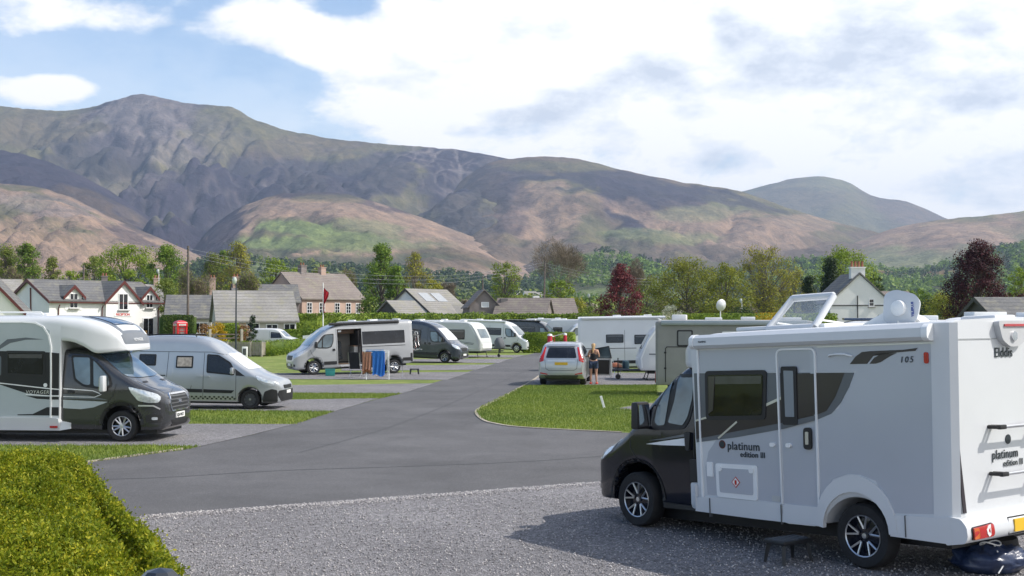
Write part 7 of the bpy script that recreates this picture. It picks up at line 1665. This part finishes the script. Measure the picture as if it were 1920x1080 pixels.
def hill(name,ridge,Y0,Y1,gul=.1,gs=1.,base=OLV,second=HTH_SHADE,thr=.5,spots=(),pw=1.25,cols=300,rows=84,x0=-900,x1=2900,seed=0.,back=.35,scree=.0,foot=0.):
    rx=[p[0] for p in ridge]; ry=[p[1] for p in ridge]; px=np.linspace(x0,x1,cols)
    f=pch([(float(a),float(b_)) for a,b_ in ridge]); ryv=np.array([f(x) for x in px])
    Tn=np.concatenate([np.linspace(0,1,rows),1+np.linspace(.08,1,10)*back]); V=np.empty((len(Tn),cols,3)); C_=np.empty((len(Tn),cols,4)); C_[...,3]=1
    for j,t in enumerate(Tn):
        Y=Y0+(Y1-Y0)*t; 
        for i,x in enumerate(px):
            X=(x-960)/F*Y; zr=max(5.,(600-ryv[i])/F*Y1)
            q=Vector((X*.001*gs,Y*.001*gs,seed)); w_=noise.noise_vector(q*1.3)*.35
            g1=1-abs(noise.noise(Vector((q.x*3.4+w_.x*1.4,q.y*1.15+w_.y,seed+5))))*2; g2=1-abs(noise.noise(Vector((q.x*9+w_.x*4,q.y*3.6+w_.y*2,seed+9))))*2; g3=noise.fractal(q*16,.8,2.1,4); g4=1-abs(noise.noise(Vector((q.x*22+w_.x*9,q.y*10+w_.y*4,seed+13))))*2.2
            if t<=1:
                p=t**pw; bell=4*t*(1-t)
                z=zr*(p*(1-.0)+ -gul*bell*(max(0,g1)**1.7*.85+(max(0,g2)**1.3*.50+max(0,g4)*.16)*(.30+.70*min(1,max(0,(720-x)/260)))) + .020*g3*(.3+bell)) + zr*gul*.45*bell
            else: z=zr*(1-((t-1)/back)**1.4*.75)
            V[j,i]=(X,Y,z-foot*(1-min(1,t))*1.0)
            pyv=600-(z-CH)*F/Y
            n1=noise.fractal(Vector((q.x*1.9,q.y*1.3,seed+20)),.8,2.1,5)*.5+.5; n2=noise.fractal(Vector((q.x*7,q.y*5,seed+31)),.7,2.1,4)*.5+.5
            k=min(1,max(0,(n1-thr)*7+.5)); c=[base[a]*(1-k)+second[a]*k for a in range(3)]
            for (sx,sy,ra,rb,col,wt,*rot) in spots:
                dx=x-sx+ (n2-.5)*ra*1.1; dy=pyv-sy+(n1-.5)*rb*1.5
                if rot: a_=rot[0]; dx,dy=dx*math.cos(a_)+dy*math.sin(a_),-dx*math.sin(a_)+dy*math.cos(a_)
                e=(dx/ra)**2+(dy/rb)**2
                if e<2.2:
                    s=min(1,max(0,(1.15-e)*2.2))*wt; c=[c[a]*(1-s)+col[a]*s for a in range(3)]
            if scree:
                s=min(1,max(max(0,(g2-.84)*7),max(0,(g4-.62)*2.2)*.8))*scree*min(1,max(0,t*2.4-1.0))*min(1,max(.15,n1*3-1.0)); c=[c[a]*(1-s)+SCR[a]*1.15*s for a in range(3)]
            d_=.85+.3*n2; C_[j,i,:3]=[v*d_ for v in c]
    nr=len(Tn); idx=np.arange(nr*cols).reshape(nr,cols); Fq=np.stack([idx[:-1,:-1],idx[:-1,1:],idx[1:,1:],idx[1:,:-1]],-1).reshape(-1,4).astype(np.int32)
    me=bpy.data.meshes.new(name); me.vertices.add(nr*cols); me.vertices.foreach_set('co',V.reshape(-1,3).astype(np.float32).ravel()); me.loops.add(len(Fq)*4); me.loops.foreach_set('vertex_index',Fq.ravel()); me.polygons.add(len(Fq)); me.polygons.foreach_set('loop_start',np.arange(len(Fq),dtype=np.int32)*4)
    me.update(calc_edges=True); ca=me.color_attributes.new('Col','FLOAT_COLOR','POINT'); ca.data.foreach_set('color',C_.reshape(-1).astype(np.float32))
    for p in me.polygons: p.use_smooth=True
    return tag(link(name,me,m=HM),kind='structure'),V
hill('mountain',[(-900,215),(-400,190),(-100,185),(0,195),(80,204),(140,203),(200,188),(240,177),(270,174),(310,182),(350,191),(400,195),(425,197),(470,218),(540,243),(600,254),(700,266),(830,276),(900,285),(960,298),(1100,345),(1300,430),(1500,500),(1700,560),(2900,590)],2300,4700,.21,1.,OLV,HTH_SHADE,.50,
  [(300,250,140,60,SCR,.65),(190,290,110,40,HTH_SHADE,.7),(430,240,90,45,OLV,.6),(560,330,150,55,HTH_SHADE,.85,.2),(700,320,90,45,HTH_SHADE,.8),(790,270,150,18,OLV,.8),(560,270,130,24,BRN,.5),(240,350,90,30,SCR,.35),(60,230,120,40,BRN,.5),(860,370,90,60,HTH_SHADE,.75),(640,400,160,26,OLV,.6)],pw=1.35,scree=.75,cols=560,rows=170,seed=1.3,x0=-300,x1=1800)
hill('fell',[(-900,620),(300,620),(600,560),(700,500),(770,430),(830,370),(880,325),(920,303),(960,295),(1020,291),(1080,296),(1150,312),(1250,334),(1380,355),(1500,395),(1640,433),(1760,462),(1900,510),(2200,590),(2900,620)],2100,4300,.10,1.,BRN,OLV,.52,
  [(1150,340,190,28,HTH_SHADE,.85,.16),(1060,310,120,12,OLV,.8),(1330,370,150,14,HTH_SHADE,.7,.2),(1180,390,70,40,HTH_SHADE,.95,.45),(1010,400,80,50,TAN,.85,.3),(1340,420,190,24,TAN,.8,.12),(1110,375,110,10,TAN,.5,.3),(1300,395,90,14,LGR,.5),(1240,440,100,16,GFD,.45),(930,340,60,40,HTH_SHADE,.6),(960,380,40,60,HTH_SHADE,.5),(1500,420,90,16,TAN,.7)],pw=1.3,cols=420,rows=120,seed=4.1,x0=300,x1=2300)
hill('far_fell',[(-900,640),(1100,620),(1250,400),(1330,372),(1400,356),(1440,345),(1500,332),(1545,329),(1590,340),(1640,367),(1700,376),(1740,392),(1780,410),(1850,432),(2000,470),(2300,560),(2900,600)],5200,7600,.06,.6,OLV,BRN,.5,[(1500,360,90,30,BRN,.5),(1560,345,80,12,LGR,.4)],pw=1.1,cols=220,rows=50,seed=7.7)
hill('left_spur',[(-900,225),(-500,240),(-200,262),(0,280),(60,292),(150,327),(230,372),(300,422),(345,458),(420,520),(520,590),(2900,640)],1900,3500,.11,1.2,HTH_SHADE,BRN,.55,[(60,320,150,24,HTH_SHADE,.9,.3),(180,385,90,24,(.10,.075,.05),.6,.5)],pw=1.2,cols=240,rows=90,x0=-300,x1=640,seed=9.2)
hill('lower_spur',[(-900,300),(-500,312),(-100,332),(0,341),(60,347),(130,367),(200,402),(260,428),(340,462),(420,500),(520,560),(2900,640)],1300,2700,.10,2.2,TAN,OLV,.50,[(60,380,120,16,SCR,.6,.2),(150,470,260,30,TAN,.8),(250,440,60,14,HTH_SHADE,.6,.4),(20,430,90,20,TAN,.6)],pw=1.0,cols=240,rows=100,x0=-300,x1=640,seed=12.5,scree=.3)
hill('tan_shoulder',[(-900,640),(150,620),(300,520),(350,474),(410,412),(470,378),(540,360),(620,358),(700,376),(780,402),(850,428),(950,466),(1010,492),(1100,530),(1250,590),(2900,640)],1700,3200,.07,1.5,TAN,OLV,.56,
  [(560,385,150,26,TAN,.9),(700,410,150,20,TAN,.85,.25),(560,430,90,14,GFD,.9,.1),(520,460,90,12,GFD,.9),(660,455,90,16,GFD,.75),(700,425,80,12,LGR,.7,.15),(780,455,80,14,LGR,.6),(420,420,40,50,HTH_SHADE,.85,-.4),(860,465,110,14,TAN,.7,.25),(380,470,50,24,HTH_SHADE,.9),(820,490,160,20,(.10,.075,.05),.6),(540,364,200,9,HTH_SHADE,.85),(430,398,60,14,HTH_SHADE,.8,-.8),(700,378,90,8,HTH_SHADE,.7,.25),(620,372,90,8,OLV,.6),(600,490,200,18,DGR,.8)],pw=1.05,cols=300,rows=90,x0=100,x1=1400,seed=15.1)
hill('right_fell',[(-900,640),(1300,620),(1450,520),(1560,468),(1620,446),(1680,426),(1760,411),(1850,402),(1920,394),(2050,374),(2300,360),(2900,380)],2300,3900,.09,1.2,LGR,TAN,.50,[(1700,440,80,16,TAN,.8,-.1),(1830,430,90,16,TAN,.7),(1780,410,120,8,OLV,.6)],pw=1.1,cols=260,rows=60,seed=18.4,x0=600)
W1,VW1=hill('wooded_foothill',[(-900,640),(700,605),(880,575),(960,540),(1010,508),(1060,480),(1130,468),(1200,478),(1290,506),(1380,508),(1460,492),(1540,484),(1620,494),(1700,506),(1780,492),(1860,464),(1950,446),(2200,430),(2900,480)],1100,2300,.08,2.5,DGR,GFD,.58,[(1150,480,90,8,BRN,.5),(1400,512,150,10,GFD,.7),(1700,512,110,10,(.20,.10,.06),.7),(1560,500,140,10,GFD,.6)],pw=.95,cols=260,rows=50,x0=500,seed=21.)
W2,VW2=hill('wooded_foothill',[(-900,560),(100,530),(300,505),(420,482),(520,487),(640,498),(760,505),(880,516),(1000,540),(1200,590),(2900,640)],900,1700,.06,3.,DGR,GFD,.55,[(470,500,70,8,GFD,.6),(700,520,110,9,BRN,.6)],pw=.95,cols=260,rows=40,x1=1500,seed=24.)
# distant woodland as one mass of small crowns, standing on the foothills
def far_wood(label,V,pred,n,h0,h1,lm,m_=34):
    PP=[];NN=[];S=[]; R_,C2,_=V.shape; cnt=0
    for _ in range(n*6):
        if cnt>=n: break
        j=random.randrange(0,int(R_*.80)); i=random.randrange(0,C2-1); p=V[j,i]; px=p[0]/p[1]*F+960; py=600-(p[2]-CH)*F/p[1]
        if not (-60<px<1990) or not pred(px,py,p): continue
        cnt+=1; H=random.uniform(h0,h1); W=H*random.uniform(.6,.95); d=rng.normal(0,1,(m_,3)); d/=np.linalg.norm(d,axis=1)[:,None]; q=d*np.array([W/2,W/2,H*.5])*rng.uniform(.6,1.05,(m_,1)); q[:,2]+=H*.5
        PP.append(q+p+np.array([random.uniform(-8,8),random.uniform(-12,12),-1.])); NN.append(d+np.array([0,0,.3])); S.append(np.full(m_,H*.16))
    P=np.vstack(PP);N_=np.vstack(NN); U,V_=rand_axes(len(P),N_,1.,.8,.4); s=np.concatenate(S)[:,None]; tag(quads_mesh('woodland',P,U*s,V_*s,LM[lm]),kind='stuff',label=label)
nf=lambda x,y,s=.004: noise.fractal(Vector((x*s,y*s,3.3)),.8,2.,3)
far_wood('dark green woods on the wooded foothills',VW1,lambda px,py,p:nf(p[0],p[1])>.02,2000,9,15,'green')
far_wood('mid green spring trees on the wooded foothills',VW1,lambda px,py,p:nf(p[0]+900,p[1])>.06,1500,8,14,'dark')
far_wood('dark conifer woods behind the village, left',VW2,lambda px,py,p:nf(p[0],p[1],.006)>-.15,2200,8,13,'dark')
far_wood('pale spring trees behind the village, left',VW2,lambda px,py,p:nf(p[0]+500,p[1],.006)>.02,900,8,12,'olive')
# cottages on the foothill
for o in list(SC.objects):
    if o.get('category')=='house' and o.name.startswith('distant_cottage'):
        best=min(range(VW2.shape[0]),key=lambda j:abs(VW2[j,VW2.shape[1]//2,1]-o.location.y)); row=VW2[best]; i=int(np.argmin(abs(row[:,0]-o.location.x))); o.location.z=row[i,2]-o['_b']
        del o['_b']
# ---------------------------------------------------------------- air
def haze():
    b=bmesh.new(); x0,x1,y0,y1,z0,z1=-6500,8500,-40,8600,-3,905
    box(b,(x0+x1)/2,(y0+y1)/2,(z0+z1)/2,x1-x0,y1-y0,z1-z0)
    m=bpy.data.materials.new('haze'); m.use_nodes=True; nt=m.node_tree; nt.nodes.clear(); o=nt.nodes.new('ShaderNodeOutputMaterial'); v=nt.nodes.new('ShaderNodeVolumePrincipled')
    v.inputs['Color'].default_value=(.58,.74,1.,1); v.inputs['Density'].default_value=HAZE; v.inputs['Anisotropy'].default_value=.2
    nt.links.new(v.outputs[0],o.inputs['Volume']); h=bobj('haze',b,m); tag(h,kind='stuff'); 
HAZE=.000085
haze()
